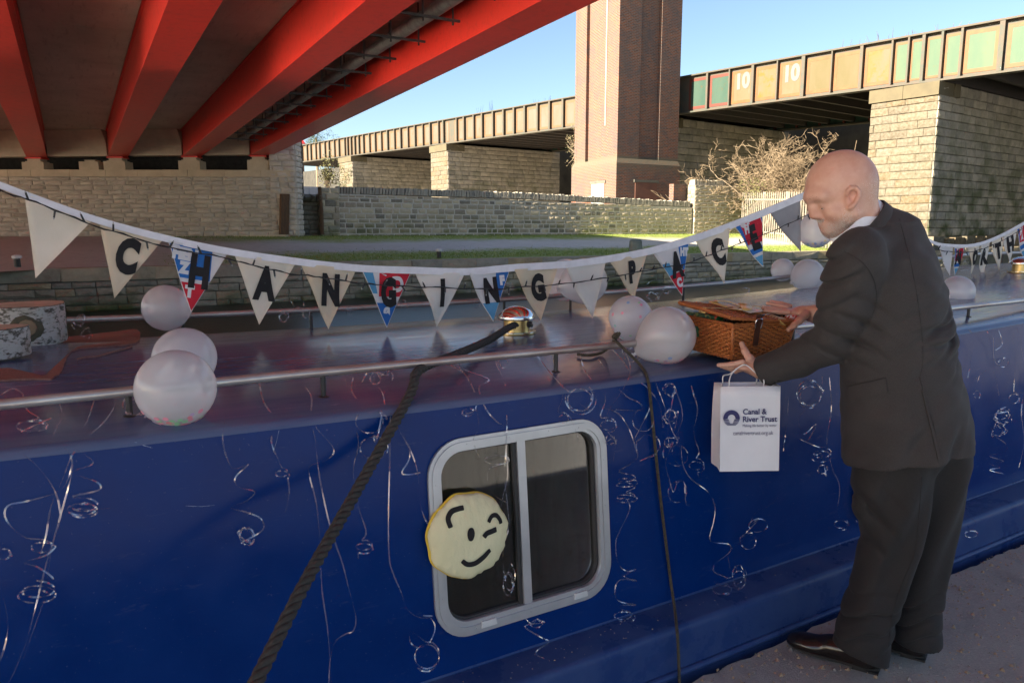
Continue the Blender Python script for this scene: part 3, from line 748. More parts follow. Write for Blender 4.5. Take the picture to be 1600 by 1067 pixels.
while s_ <= FL:
    c = f0 + fd * s_ - fn * .12; mb = MB(); mb.obox(c + Vector((0, 0, 1.1)), fh * .05, fn * .05, (0, 0, 1.25)); mb.build('post', M_PALE, pf); s_ += 2.7
# bare bush behind the fence
M_TWIG = simple('dry_twig', (0.234, 0.172, 0.104), (0.169, 0.120, 0.072), .8, scale=3)
M_STEM = simple('bush_stem', (0.210, 0.161, 0.105), (0.140, 0.105, 0.070), .85, scale=3)
bc = at_d(1214, 330, 39.5); bc.z = 1.1
bu = thing('bare_bush', 'leafless pale twiggy bush in the sun behind the palisade fence', 'bush', bc)
st, tw = MB(), MB(); R = random.Random(17)
def grow(p, d, l, r, depth):
    n = 4; pts = [p]; q = p.copy(); dd = d.copy()
    for i in range(n):
        dd = (dd + Vector((R.gauss(0, .28), R.gauss(0, .28), R.gauss(.03, .2)))).normalized(); q = q + dd * (l / n); pts.append(q.copy())
    (st if depth < 2 else tw).tube(pts, [r * (1 - .12 * i) for i in range(n + 1)], 4 if depth < 2 else 3, caps=False)
    if depth < 4:
        for k in range(R.choice([4, 5, 5]) if depth < 2 else R.choice([3, 3, 4])):
            i = R.randrange(1, n + 1); sp = Vector((R.gauss(0, 1), R.gauss(0, 1), R.gauss(.1, .6)))
            grow(pts[i], (dd * .9 + sp * .8).normalized(), l * R.uniform(.42, .72), max(r * .52, .0115), depth + 1)
for i in range(19):
    a = R.uniform(0, 6.28); o_ = c_r * R.uniform(-1.2, 1.2) + Vector((0, R.uniform(-.6, .6), .6))
    grow(bc + o_, Vector((math.cos(a) * .42, math.sin(a) * .42, 1)).normalized(), R.uniform(1.9, 3.2), .05, 0)
st.build('stem', M_STEM, bu); tw.build('twigs', M_TWIG, bu, kind='stuff')
b2 = at_d(1330, 330, 36.5); b2.z = 1.0
bu2 = thing('bare_shrub', 'few long bare arching stems rising behind the bald man', 'shrub', b2); st, tw = MB(), MB()
for i in range(9):
    e = at_d(1290 + R.uniform(-20, 110), 215 + R.uniform(0, 60), 36.5); m = (b2 + e) / 2 + Vector((R.uniform(-.3, .3), 0, .5)); st.tube(spline([b2, m, e], 5), [.03 - .002 * j for j in range(11)], 4, caps=False)
st.build('stem', M_TWIG, bu2)
def leafball(mb, c, rx, rz, n, s, R):
    for i in range(n):
        d = Vector((R.gauss(0, 1), R.gauss(0, 1), R.gauss(0, 1))).normalized() * R.uniform(.3, 1) ** .5
        p = Vector(c) + Vector((d.x * rx, d.y * rx, d.z * rz)); a = Vector((R.gauss(0, 1), R.gauss(0, 1), R.gauss(0, 1))).normalized() * s; b = a.orthogonal().normalized() * s * .5
        mb.add([p - a, p - b, p + a, p + b], [(0, 1, 2, 3)])
M_LEAF = simple('leaf_green', (0.075, 0.10, 0.03), (0.045, 0.065, 0.02), .7, scale=2)
M_LEAFY = simple('leaf_yellow_green', (0.140, 0.126, 0.042), (0.084, 0.084, 0.028), .7, scale=2)
mb = MB(); R = random.Random(31)
for i in range(8): leafball(mb, bc + Vector((R.uniform(-1.8, 1.8), R.uniform(-.6, .8), R.uniform(1.6, 3.2))), .7, .6, 90, .07, R)
mb.build('foliage', M_LEAFY, bu, kind='stuff')
iv = thing('ivy', 'dark ivy climbing the sunlit end of the farthest pier', 'ivy', at_d(541, 300, 88)); mb = MB()
for i in range(26):
    p = at_d(541 + R.uniform(-8, 7), 298 - 44 * R.random() ** 1.3, 0); u_ = via(541); q = V0 + VD * (u_ + R.uniform(-1.6, 1.6)) + VN * .55; leafball(mb, (q.x, q.y, 3 + 5.5 * R.random() ** 1.4), .35, .5, 26, .11, R)
mb.build('foliage', M_LEAF, iv, kind='stuff')
wd = thing('buddleia', 'straggly pinkish buddleia growing from the viaduct beside the brick tower', 'plant', at_d(896, 260, 52)); mb, s2 = MB(), MB(); b = at_d(902, 262, 50)
for i in range(26):
    e = at_d(884 + R.uniform(0, 16), 196 + R.uniform(0, 65), 50); s2.tube([b + Vector((0, 0, R.uniform(-.5, 2))), (b + e) / 2 + Vector((0, 0, .4)), e], [.03, .02, .012], 3, caps=False); leafball(mb, e, .22, .25, 12, .06, R)
s2.build('stem', M_STEM, wd); mb.build('foliage', simple('buddleia_leaf', (0.22, 0.16, 0.09), (0.11, 0.12, 0.05), .8), wd, kind='stuff')
sb = thing('scrub', 'dull green scrub growing in front of the far pier at the end of the wall', 'shrub', at_d(512, 270, 60)); mb, s2 = MB(), MB()
for i in range(30):
    e = at_d(512 + R.gauss(0, 9), 285 - abs(R.gauss(0, 20)), 60); leafball(mb, e, .5, .5, 20, .10, R); s2.tube([at_d(512, 300, 60), e], [.04, .015], 3, caps=False)
s2.build('stem', M_STEM, sb); mb.build('foliage', M_LEAFY, sb, kind='stuff')
for k, (px, h, lab) in enumerate(((497, 7, 'fine twigged weeds on the viaduct parapet farthest from the tower'), (757, 17, 'tall thin weeds growing on the viaduct parapet left of the tower'), (840, 9, 'sparse weeds on the parapet close to the tower'), (1340, 18, 'wispy weeds on the viaduct above the nearest pier'), (1450, 14, 'small dry weeds on the viaduct parapet near the photo edge'))):
    u_ = via(px); b = vp(u_, -.3, VH + .03); wq = thing('weed', lab, 'weeds', b, 'weeds on the viaduct'); mb = MB(); sc_ = h / FPX * (b - c_o).dot(c_f)
    for i in range(12): 
        o_ = VD * R.uniform(-1.5, 1.5); mb.tube([b + o_, b + o_ + Vector((R.uniform(-.15, .15), R.uniform(-.15, .15), sc_ * R.uniform(.4, 1)))], [.012, .006], 3, caps=False)
    mb.build('stem', M_STEM, wq)
# trees and roof far behind the viaduct's left end
tr = thing('leafy_tree', 'dark leafy tree top showing above the far end of the viaduct', 'tree', at_d(492, 300, 130)); tr_c = at_d(494, 216, 130)
mb = MB(); mb.tube([(tr_c.x, tr_c.y, 1), (tr_c.x, tr_c.y, tr_c.z)], [.4, .2], 8); mb.build('trunk', M_STEM, tr); mb = MB()
for i in range(40): leafball(mb, tr_c + Vector((R.gauss(0, 1.6), R.gauss(0, 1.4), R.gauss(-.6, 1.2))), .8, .7, 40, .13, R)
mb.build('crown', M_LEAF, tr, kind='stuff')
p = at_d(468, 232, 145); rf = thing('red_building', 'red roofed building glimpsed far behind between bridge and tree', 'building', (p.x, p.y, 1))
mb = MB(); mb.box(p.x - 9, p.x + .8, p.y, p.y + 6, 1, p.z + .8); mb.build('wall', M_BRICK, rf)
mb = MB(); mb.prism([(p.x - 9.3, p.y - .3, p.z + .8), (p.x + 1.1, p.y - .3, p.z + .8), (p.x + 1.1, p.y + 3, p.z + 2.6), (p.x - 9.3, p.y + 3, p.z + 2.6)], (0, 0, .15)); mb.build('roof', M_RED, rf)
p = at_d(478, 306, 45); cb = thing('site_cabin', 'pale grey panelled cabin behind the short dark wall', 'cabin', (p.x, p.y, 1.2)); M_CAB = simple('cabin_grey', (0.303, 0.314, 0.330), (0.275, 0.286, 0.303), .5)
mb = MB(); mb.box(p.x - 3, p.x + .75, p.y, p.y + 2.4, 1.2, p.z + .55); mb.build('wall', M_CAB, cb)
for i in range(7): mb = MB(); mb.box(p.x - 2.9 + i * .52, p.x - 2.43 + i * .52, p.y - .03, p.y - .003, 1.3, p.z + .5); mb.build('panel', M_CAB, cb)
# bollards on the far bank
M_BOLL = simple('bollard_stone', (0.20, 0.21, 0.17), (0.13, 0.14, 0.11), .9, scale=4, bump=.3, bscale=20)
p = at_y(993, 392, 20.4); mb = MB(); mb.lathe((p.x, p.y, .66), [(.235, 0), (.225, .35), (.22, .46), (.19, .52), (.1, .55), (0, .555)], 20)
tag(mb.build('stone_bollard', M_BOLL, None, 50), 'stout grey-green stone bollard on the mossy far bank', 'bollard')
M_IRON = simple('black_iron', (0.02, 0.02, 0.02), (0.035, 0.03, 0.028), .6); M_WTOP = simple('white_top', (0.7, 0.7, 0.68), (0.5, 0.5, 0.48), .6)
for (px, py, lab) in ((686, 399, 'small black mooring bollard with white top on mossy far bank'), (27, 411, 'small mooring bollard with pale top on bare gravel at far left')):
    p = at_y(px, py, 20.3); o = thing('mooring_bollard', lab, 'bollard', (p.x, p.y, .69), 'mooring bollards'); mb = MB(); mb.lathe((p.x, p.y, .69), [(.07, 0), (.065, .2)], 14); mb.build('post', M_IRON, o, 50)
    mb = MB(); mb.lathe((p.x, p.y, .89), [(.09, 0), (.105, .03), (.095, .065), (.05, .085), (0, .09)], 14); mb.build('cap', M_WTOP, o, 50)
# ------------------------------------------------------------------ narrowboat
def boat_paint(name, a, b, rough, streak=False):
    t = NT(name); v = t.pos(); s = t.pos('world', (.6, 6, 6)) if streak else v
    n = t.noise(s, 5, 6, .65)
    k = t.mix(t.range(n, .35, .7), a, b)
    k = t.mix(t.range(t.noise(v, 130, 2, .5), .71, .75, 0, .12), k, (0.30, 0.29, 0.27))          # specks of dust
    k = t.mix(t.range(t.noise(t.pos('world', (2, 2, 9)), 4, 6, .75), .60, .78, 0, .25), k, (0.12, 0.13, 0.17))   # faint scuffs
    r = t.range(n, .3, .75, rough * .75, rough * 1.7)
    return t.out(t.bsdf(k, r, 0, t.bump(t.noise(v, 2.6 if not streak else 6, 3), .16 if not streak else .08, .02), .13 if not streak else .34))
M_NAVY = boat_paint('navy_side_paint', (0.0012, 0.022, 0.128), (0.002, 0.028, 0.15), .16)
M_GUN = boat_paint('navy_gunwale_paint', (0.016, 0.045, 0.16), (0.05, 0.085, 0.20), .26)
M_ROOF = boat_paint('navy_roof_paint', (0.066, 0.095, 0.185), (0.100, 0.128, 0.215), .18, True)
M_RAIL = simple('worn_steel_rail', (0.50, 0.49, 0.47), (0.34, 0.26, 0.23), .36, .6, scale=9, bump=.2, bscale=70, sc=(.4, 1, 1))
M_ALU = simple('dull_aluminium', (0.50, 0.51, 0.53), (0.40, 0.41, 0.43), .42, .65, scale=5)
M_CHROME = simple('chrome', (0.75, 0.74, 0.72), (0.7, 0.69, 0.67), .08, 1.0)
M_BRASS = simple('brass', (0.50, 0.36, 0.15), (0.38, 0.27, 0.12), .3, .95, scale=20)
boat = thing('narrowboat', 'long navy blue narrowboat moored beside the towpath', 'boat', (2.5, 2.9, 0))
BX0, BX1 = -7.0, 15.0
def zr(x): 
    d = min(max(x, -2.5), 7.0) - 1.6
    return 1.028 + .0062 * d * d
CB = Vector((0, 1.92, .19)); CT = Vector((0, .08, .84)).normalized(); CN = Vector((0, -CT.z, CT.y))
def cab(x, tt, off=0.0): return Vector((x, 0, 0)) + CB + CT * tt + CN * off
def cab_px(px, py, off=0.0):
    p = at_plane(px, py, CB + CN * off, CN); return p.x, (p - CB).dot(CT)
YR, YF = 2.0, 3.92
xs_ = list(np.concatenate([[BX0, -4], np.arange(-2, 7.01, .25), [9, 12, BX1]]))
# roof: rolled edges and a cambered top
prof = [(2.0 - .004, -.02), (2.002, -.006), (2.012, .0), (2.03, .004), (2.17, .018), (2.45, .044), (2.96, .058), (3.47, .044), (3.75, .018), (3.89, .004), (3.908, .0), (3.918, -.006), (3.924, -.02)]
v, f = [], []
for x in xs_:
    for (y, z) in prof: v.append((x, y, zr(x) + z))
n = len(prof)
for i in range(len(xs_) - 1):
    for k in range(n - 1): f.append((i * n + k, (i + 1) * n + k, (i + 1) * n + k + 1, i * n + k + 1))
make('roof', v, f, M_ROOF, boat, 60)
# near cabin side with the window opening cut out
WX0, WX1, WT0, WT1, WR = .868, 1.537, .108, .730, .115
def rrect(x0, x1, t0, t1, r, n=8):
    out = []
    for cx, cy, a0 in ((x1 - r, t1 - r, 0), (x0 + r, t1 - r, 90), (x0 + r, t0 + r, 180), (x1 - r, t0 + r, 270)):
        for i in range(n + 1):
            a = rad(a0 + 90 * i / n); out.append((cx + r * math.cos(a), cy + r * math.sin(a)))
    return out
hole = rrect(WX0 + .02, WX1 - .02, WT0 + .02, WT1 - .02, WR - .02)
mb = MB(); px0, px1 = .75, 1.75
def ttop(x): return (zr(x) - .02 - CB.z) / CT.z
for i in range(len(xs_) - 1):
    a, b = xs_[i], xs_[i + 1]
    for (q0, q1) in ((a, min(b, px0)), (max(a, px1), b)):
        if q1 - q0 > 1e-6: mb.add([cab(q0, 0), cab(q1, 0), cab(q1, ttop(q1)), cab(q0, ttop(q0))], [(0, 1, 2, 3)])
hc = ((WX0 + WX1) / 2, (WT0 + WT1) / 2); N = len(hole); outer = []
for (x, y) in hole:
    dx, dy = x - hc[0], y - hc[1]; s_ = 1e9
    if dx > 1e-9: s_ = min(s_, (px1 - hc[0]) / dx)
    if dx < -1e-9: s_ = min(s_, (px0 - hc[0]) / dx)
    if dy > 1e-9: s_ = min(s_, (.80 - hc[1]) / dy)
    if dy < -1e-9: s_ = min(s_, (.0 - hc[1]) / dy)
    outer.append((hc[0] + dx * s_, hc[1] + dy * s_))
mb.add([cab(*p) for p in hole] + [cab(*p) for p in outer], [(i, N + i, N + (i + 1) % N, (i + 1) % N) for i in range(N)])
def corner(cx, cy):
    i = min(range(N), key=lambda k: 0 if False else (outer[k][0] - cx) ** 2 + (outer[k][1] - cy) ** 2); return i
for cx, cy in ((px1, .80), (px0, .80), (px0, 0.0), (px1, 0.0)):
    for i in range(N):
        p, q = outer[i], outer[(i + 1) % N]
        on = lambda w: (abs(w[0] - cx) < 1e-6, abs(w[1] - cy) < 1e-6)
        if (on(p)[0] and not on(p)[1] and on(q)[1] and not on(q)[0]) or (on(p)[1] and not on(p)[0] and on(q)[0] and not on(q)[1]):
            mb.add([cab(*p), cab(cx, cy), cab(*q)], [(0, 1, 2)])
for a, b in ((px0, 1.0), (1.0, 1.25), (1.25, 1.5), (1.5, px1)): mb.add([cab(a, .80), cab(b, .80), cab(b, ttop(b)), cab(a, ttop(a))], [(0, 1, 2, 3)])
mb.build('cabin_side', M_NAVY, boat)
mb = MB(); mb.box(BX0, BX1, 3.93, 3.95, .19, 1.0); mb.build('cabin_side', M_NAVY, boat)
mb = MB(); mb.box(BX0 + .02, BX1 - .02, 2.45, 2.5, .1, .98); mb.build('cabin_dark_backing', M_DARK, boat)  # dark sheet standing in for the unlit cabin interior
# gunwale ledge, hull, rub rails
v, f = [], []
gp = [(1.935, .186), (1.80, .182), (1.786, .178), (1.780, .168), (1.778, .15), (1.776, -.9)]
for x in xs_:
    for (y, z) in gp: v.append((x, y, z + .0025 * (min(max(x, -2), 7) - 1.6) ** 2))
n = len(gp)
for i in range(len(xs_) - 1):
    for k in range(n - 1): f.append((i * n + k, i * n + k + 1, (i + 1) * n + k + 1, (i + 1) * n + k))
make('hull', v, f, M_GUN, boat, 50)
mb = MB(); mb.box(BX0, BX1, 3.9, 4.1, -.9, .18); mb.build('hull', M_NAVY, boat)
mb = MB(); mb.tube([(x, 1.772, .012 + .0025 * (min(max(x, -2), 7) - 1.6) ** 2) for x in xs_], .013, 8); mb.build('rubbing_strake', M_GUN, boat, 60)
mb = MB(); mb.tube([(x, 1.922, .19 + .0025 * (min(max(x, -2), 7) - 1.6) ** 2) for x in xs_], .005, 6); mb.build('weld_bead', M_GUN, boat, 60)
# handrails on short stanchions
def rail_z(x, nm, dz):
    return float(np.interp(x, [-3, -.18, .43, 1.05, 1.7, 3.0, 4.05, 4.7, 9], [1.115, 1.124, 1.128, 1.125, 1.120, 1.123, 1.141, 1.146, 1.20])) if nm == 1 else zr(x) + dz
for yr, dz, nm in ((2.17, .098, 1), (3.74, .115, 2)):
    mb = MB(); mb.tube([(x, yr, rail_z(x, nm, dz)) for x in xs_], .0138, 10); r_ = mb.build('handrail', M_RAIL, boat, 60)
    for x in ((.10, .62, 1.46, 2.72, 4.12, 5.5) if nm == 1 else (.42, 1.02, 2.15, 2.62, 3.55, 4.9, 6.2, 7.6)):
        mb = MB(); mb.tube([(x, yr, zr(x) + .012), (x, yr, rail_z(x, nm, dz) - .008)], .008, 8); mb.lathe((x, yr, zr(x) + .012), [(.017, 0), (.017, .006), (.010, .009)], 10); mb.build('stanchion', M_IRON, r_, 40)
# dry chips and grit lying on the gunwale ledge
mb = MB(); R = random.Random(12)
for i in range(80):
    x = R.gauss(1.25, .35) if R.random() < .7 else R.uniform(.4, 5); y = R.uniform(1.80, 1.92); z = .1845 + .0025 * (min(max(x, -2), 7) - 1.6) ** 2; r = R.uniform(.001, .0038); a = R.uniform(0, 6)
    mb.add([(x + r * math.cos(a), y + r * math.sin(a), z), (x + r * math.cos(a + 2), y + r * math.sin(a + 2), z), (x + r * .6 * math.cos(a + 4), y + r * .6 * math.sin(a + 4), z), (x, y, z + r * .7)], [(0, 1, 3), (1, 2, 3), (2, 0, 3)])
mb.build('wood_chips', simple('chip_tan', (0.45, 0.33, 0.2), (0.3, 0.22, 0.14), .9, scale=80), boat, kind='stuff')
# the window
win = None
def ring(name, m, par, o, i, z0, z1):
    n = len(o); mb = MB()
    V = [cab(*p, z0) for p in o] + [cab(*p, z1) for p in o] + [cab(*p, z1) for p in i] + [cab(*p, z0 - .02) for p in i]
    F = []
    for k in range(n):
        q = (k + 1) % n
        F += [(k, q, n + q, n + k), (n + k, n + q, 2 * n + q, 2 * n + k), (2 * n + k, 2 * n + q, 3 * n + q, 3 * n + k)]
    mb.add(V, F); return mb.build(name, m, par, 40)
fr = ring('window', M_ALU, boat, rrect(WX0, WX1, WT0, WT1, WR), rrect(WX0 + .042, WX1 - .042, WT0 + .046, WT1 - .040, WR - .04), .0015, .012)
ring('frame_lip', M_ALU, fr, rrect(WX0 + .012, WX1 - .012, WT0 + .012, WT1 - .012, WR - .012), rrect(WX0 + .028, WX1 - .028, WT0 + .03, WT1 - .028, WR - .028), .012, .0165)
mb = MB(); mb.prism([cab(1.183, WT0 + .03, -.008), cab(1.213, WT0 + .03, -.008), cab(1.213, WT1 - .025, -.008), cab(1.183, WT1 - .025, -.008)], CN * .016); mb.build('mullion', M_ALU, fr)
mb = MB(); mb.prism([cab(1.170, WT0 + .03, -.012), cab(1.182, WT0 + .03, -.012), cab(1.182, WT1 - .025, -.012), cab(1.170, WT1 - .025, -.012)], CN * .012); mb.build('rubber_seal', M_IRON, fr)
ring('rubber_seal', M_IRON, fr, rrect(WX0 + .042, WX1 - .042, WT0 + .046, WT1 - .040, WR - .04), rrect(WX0 + .050, WX1 - .050, WT0 + .054, WT1 - .047, WR - .048), -.012, -.005)
t = NT('window_glass'); gl = t.n('ShaderNodeBsdfGlossy'); gl.inputs['Roughness'].default_value = .03; tp = t.n('ShaderNodeBsdfTransparent'); tp.inputs[0].default_value = (.62, .62, .58, 1)
fz = t.n('ShaderNodeFresnel'); fz.inputs[0].default_value = 1.5; mx = t.n('ShaderNodeMixShader'); t.l(fz.outputs[0], mx.inputs[0]); t.l(tp.outputs[0], mx.inputs[1]); t.l(gl.outputs[0], mx.inputs[2])
dv = t.n('ShaderNodeBsdfDiffuse'); dv.inputs[0].default_value = (.2, .2, .17, 1); mx2 = t.n('ShaderNodeMixShader'); t.l(t.range(t.noise(t.pos(), 7, 6, .75), .5, .8, .03, .16), mx2.inputs[0]); t.l(mx.outputs[0], mx2.inputs[1]); t.l(dv.outputs[0], mx2.inputs[2])
M_GLASS = t.out(mx2.outputs[0])
for a, b, o in ((WX0 + .045, 1.171, -.014), (1.2, WX1 - .045, -.020)):
    mb = MB(); mb.prism([cab(a, WT0 + .045, o), cab(b, WT0 + .045, o), cab(b, WT1 - .04, o), cab(a, WT1 - .04, o)], CN * -.004); mb.build('window_pane', M_GLASS, fr)
M_CURT = simple('brown_curtain', (0.085, 0.075, 0.06), (0.055, 0.05, 0.042), .9, scale=9, sc=(3, 1, .4))
v, f = [], []
for i in range(60):
    x = WX0 - .05 + i * .013
    for tt in (WT0 - .02, WT1 + .02): v.append(cab(x, tt, -.085 + .016 * math.sin(x * 75) + .008 * math.sin(x * 31)))
for i in range(59): f.append((2 * i, 2 * i + 2, 2 * i + 3, 2 * i + 1))
make('curtain', v, f, M_CURT, boat, 180)
for i, (x, tt) in enumerate([(WX0 + .022 , .25), (WX0 + .02, .42), (WX0 + .02, .60), (WX1 - .02, .25), (WX1 - .02, .42), (WX1 - .02, .58), (1.0, WT1 - .02), (1.15, WT1 - .02), (1.3, WT1 - .02), (1.42, WT1 - .025), (1.0, WT0 + .02), (1.2, WT0 + .02), (1.4, WT0 + .02)]):
    mb = MB(); mb.lathe(cab(x, tt, .012), [(.0045, 0), (.004, .0035), (0, .005)], 8, ax=CN); mb.build('screw', M_CHROME, fr)
for x in (1.045, 1.40):
    mb = MB(); mb.prism([cab(x - .028, WT0 + .016, .012), cab(x + .028, WT0 + .016, .012), cab(x + .024, WT0 + .036, .012), cab(x - .024, WT0 + .036, .012)], CN * .008); mb.build('drain_cover', simple('drain_white', (.62, .62, .6), (.5, .5, .48), .4) if x < 1.1 else bpy.data.materials['drain_white'], fr)
# mushroom ventilators on the centre line
for x, y in ((1.72, 2.88), (7.0, 2.96)):
    if x > 3: 
        p = at_z(1592, 452, 1.09); x, y = p.x, p.y
    z = zr(x) + .055; mb = MB(); mb.lathe((x, y, z), [(.088, 0), (.088, .006), (.060, .008), (.058, .07), (.05, .072)], 32); vn = mb.build('vent', M_BRASS, boat, 40)
    mb = MB(); mb.lathe((x, y, z + .064), [(.084, 0), (.086, .006), (.080, .022), (.064, .041), (.04, .053), (.015, .058), (0, .0585)], 36); mb.build('vent_cap', M_CHROME, vn, 60)
    mb = MB(); mb.lathe((x, y, z + .0062), [(.090, 0), (.090, .003), (.078, .004)], 32); mb.build('vent_flange', M_CHROME, vn, 50)
# pale scrape marks on the near side and ledge
M_SCR = simple('scrape', (0.30, 0.36, 0.46), (0.12, 0.16, 0.26), .6, scale=90, lo=.45, hi=.55)
def scrape(pts, wpx):
    mb = MB(); P = [cab(*cab_px(*p, .0008), .0008) for p in pts]
    for i in range(len(P) - 1):
        d = (P[i + 1] - P[i]).normalized().cross(CN) * wpx * .001; mb.add([P[i] - d, P[i + 1] - d, P[i + 1] + d, P[i] + d], [(0, 1, 2, 3)])
    mb.build('scrape_mark', M_SCR, boat)
scrape([(210, 690), (222, 695), (236, 699)], .8); scrape([(436, 672), (432, 690), (427, 706)], .5); scrape([(290, 790), (315, 791), (335, 789)], .4)

# ------------------------------------------------------------------ lying on the roof at the left: mat and two logs
t = NT('rust_carpet'); v = t.pos(); k = t.mix(t.range(t.noise(v, 160, 3, .7), .35, .65), (0.30, 0.15, 0.115), (0.19, 0.095, 0.075)); k = t.mix(t.range(t.noise(v, 4, 5), .5, .75, 0, .6), k, (0.33, 0.22, 0.14))
M_MAT = t.out(t.bsdf(k, 1.0, 0, t.bump(t.noise(v, 220, 3, .8), .8, .006), .1))
def roof_z(y, x): return zr(x) + float(np.interp(y, [q[0] for q in prof], [q[1] for q in prof]))
def on_roof(px, py, up=0.0):
    z = 1.09
    for _ in range(5): p = at_z(px, py, z + up); z = roof_z(p.y, p.x)
    return at_z(px, py, z + up)
outl = [(-60, 600), (-20, 594), (20, 592), (80, 591), (92, 583), (99, 570), (104, 556), (112, 547), (125, 544), (160, 541), (200, 538), (212, 535), (219, 529), (220, 518), (212, 514), (180, 518), (140, 522), (100, 527), (60, 530), (20, 533), (-40, 538)]
R = random.Random(2); pts = []
for i in range(len(outl)):
    a, b = outl[i], outl[(i + 1) % len(outl)]
    for k in range(4): pts.append((a[0] + (b[0] - a[0]) * k / 4 + R.uniform(-1.2, 1.2), a[1] + (b[1] - a[1]) * k / 4 + R.uniform(-.5, .5)))
mb = MB(); up = [on_roof(*p, .006) for p in pts]; mb.add(up + [p - Vector((0, 0, .0055)) for p in up], [tuple(range(len(up))), tuple(range(len(up), 2 * len(up)))[::-1]] + [(i, len(up) + i, len(up) + (i + 1) % len(up), (i + 1) % len(up)) for i in range(len(up))])
tag(mb.build('carpet', M_MAT), 'frayed rust red carpet piece lying on the boat roof under the logs', 'carpet')
mb = MB(); th = [on_roof(*p, .004) for p in ((121, 561), (135, 558), (150, 557), (165, 553), (180, 549), (195, 545), (206, 541))]; mb.tube(spline(th, 4), .004, 5); tag(mb.build('carpet_thread', M_MAT), 'long frayed thread pulled loose beside the rust carpet', 'thread')
t = NT('birch_bark'); v = t.pos('world', (1, 1, 2.2)); n = t.noise(v, 26, 5, .7); k = t.mix(t.range(n, .50, .58), (0.42, 0.40, 0.36), (0.09, 0.08, 0.065)); k = t.mix(t.range(t.noise(t.pos(), 7, 4), .55, .7, 0, .7), k, (0.20, 0.17, 0.12)); M_BARK = t.out(t.bsdf(k, .9, 0, t.bump(n, .6, .008), .2))
M_CUT = simple('cut_wood', (0.50, 0.40, 0.27), (0.40, 0.31, 0.20), .85, scale=14, bump=.2, bscale=60)
M_DKBARK = simple('dark_mossy_bark', (0.06, 0.055, 0.035), (0.10, 0.085, 0.05), .95, scale=20, bump=.8, bscale=45, bdist=.01)
M_KNOT = simple('knot_wood', (0.30, 0.20, 0.11), (0.20, 0.135, 0.08), .9, scale=12)
def log(name, label, c, r, h, seed, knot=False):
    R = random.Random(seed); th = thing(name, label, 'log', c, 'cut logs on the roof'); n = 28; mb = MB()
    prof_ = [1 + .09 * math.sin(3 * a * 2 * math.pi / n + seed) + R.uniform(-.03, .03) for a in range(n)]
    V = []; 
    for zz in (0, .35, .7, 1.0):
        for a in range(n): w = 2 * math.pi * a / n; q = r * prof_[a] * (1 + R.uniform(-.012, .012)); V.append((c[0] + q * math.cos(w), c[1] + q * math.sin(w), c[2] + h * zz))
    mb.add(V, [(k * n + a, k * n + (a + 1) % n, (k + 1) * n + (a + 1) % n, (k + 1) * n + a) for k in range(3) for a in range(n)] + [tuple(range(n))[::-1]])
    mb.build('bark', M_DKBARK if knot == 2 else M_BARK, th, 60)
    mb = MB(); top = [(p[0] * .985 + c[0] * .015, p[1] * .985 + c[1] * .015, p[2] + .002) for p in V[-n:]]; mb.add(top + [(c[0], c[1], c[2] + h + .004)], [(a, (a + 1) % n, n) for a in range(n)]); mb.build('cut_face', M_CUT, th)
    return th
c = on_roof(-12, 566); log('log', 'pale birch log with fresh sawn top, front one of the two on the roof', (c.x, c.y + .07, roof_z(c.y, c.x) + .01), .102, .098, 1)
c = on_roof(52, 540)
lg = log('log', 'larger birch log behind the front one, dark side with a sawn branch knot', (c.x - .02, c.y + .13, roof_z(c.y + .1, c.x) + .01), .150, .155, 5, 1)
kc_ = at_y(57, 508, c.y + .0); mb = MB(); 
d_ = (Vector((0, 0, CAM_H)) - kc_).normalized(); d_.z = 0; d_.normalize()
mb.lathe(Vector((c.x - .02, c.y + .13, kc_.z - .012)) + d_ * .135, [(.062, 0), (.058, .016), (.048, .026), (.040, .028)], 11, ax=d_); mb.build('branch_scar', M_DKBARK, lg, 50)
mb = MB(); mb.lathe(Vector((c.x - .02, c.y + .13, kc_.z - .006)) + d_ * .162, [(.034, 0), (.031, .005), (0, .006)], 11, ax=d_); mb.build('knot', M_KNOT, lg, 50)
# ------------------------------------------------------------------ bunting
M_TAPE = simple('white_tape', (0.70, 0.69, 0.72), (0.60, 0.59, 0.62), .8, scale=20, bump=.2, bscale=150)
def cloth_mat(name, a, b):
    t = NT(name); v = t.pos(); n = t.noise(v, 7, 5, .6); wv = t.noise(t.pos('world', (1, 1, 1)), 300, 2)
    k = t.mix(t.range(n, .35, .7), a, b)
    d = t.n('ShaderNodeBsdfTranslucent'); t.l(k, d.inputs[0]); m_ = t.n('ShaderNodeMixShader'); m_.inputs[0].default_value = .22
    t.l(t.bsdf(k, .85, 0, t.bump(t.math('ADD', wv, t.math('MULTIPLY', n, 3.0)), .25, .004), .25), m_.inputs[1]); t.l(d.outputs[0], m_.inputs[2])
    return t.out(m_.outputs[0])
FM = {'cream': cloth_mat('cream_cloth', (0.78, 0.71, 0.60), (0.72, 0.65, 0.53)), 'tan': cloth_mat('tan_cloth', (0.70, 0.60, 0.45), (0.62, 0.52, 0.38)), 'grey': cloth_mat('grey_white_cloth', (0.74, 0.71, 0.66), (0.67, 0.64, 0.59)), 'white': cloth_mat('white_banner_cloth', (0.70, 0.69, 0.69), (0.62, 0.61, 0.62)), 'silver': cloth_mat('silver_cloth', (0.36, 0.35, 0.36), (0.30, 0.29, 0.30))}
M_FELT = simple('black_felt', (0.010, 0.009, 0.010), (0.016, 0.015, 0.016), .95, scale=40)
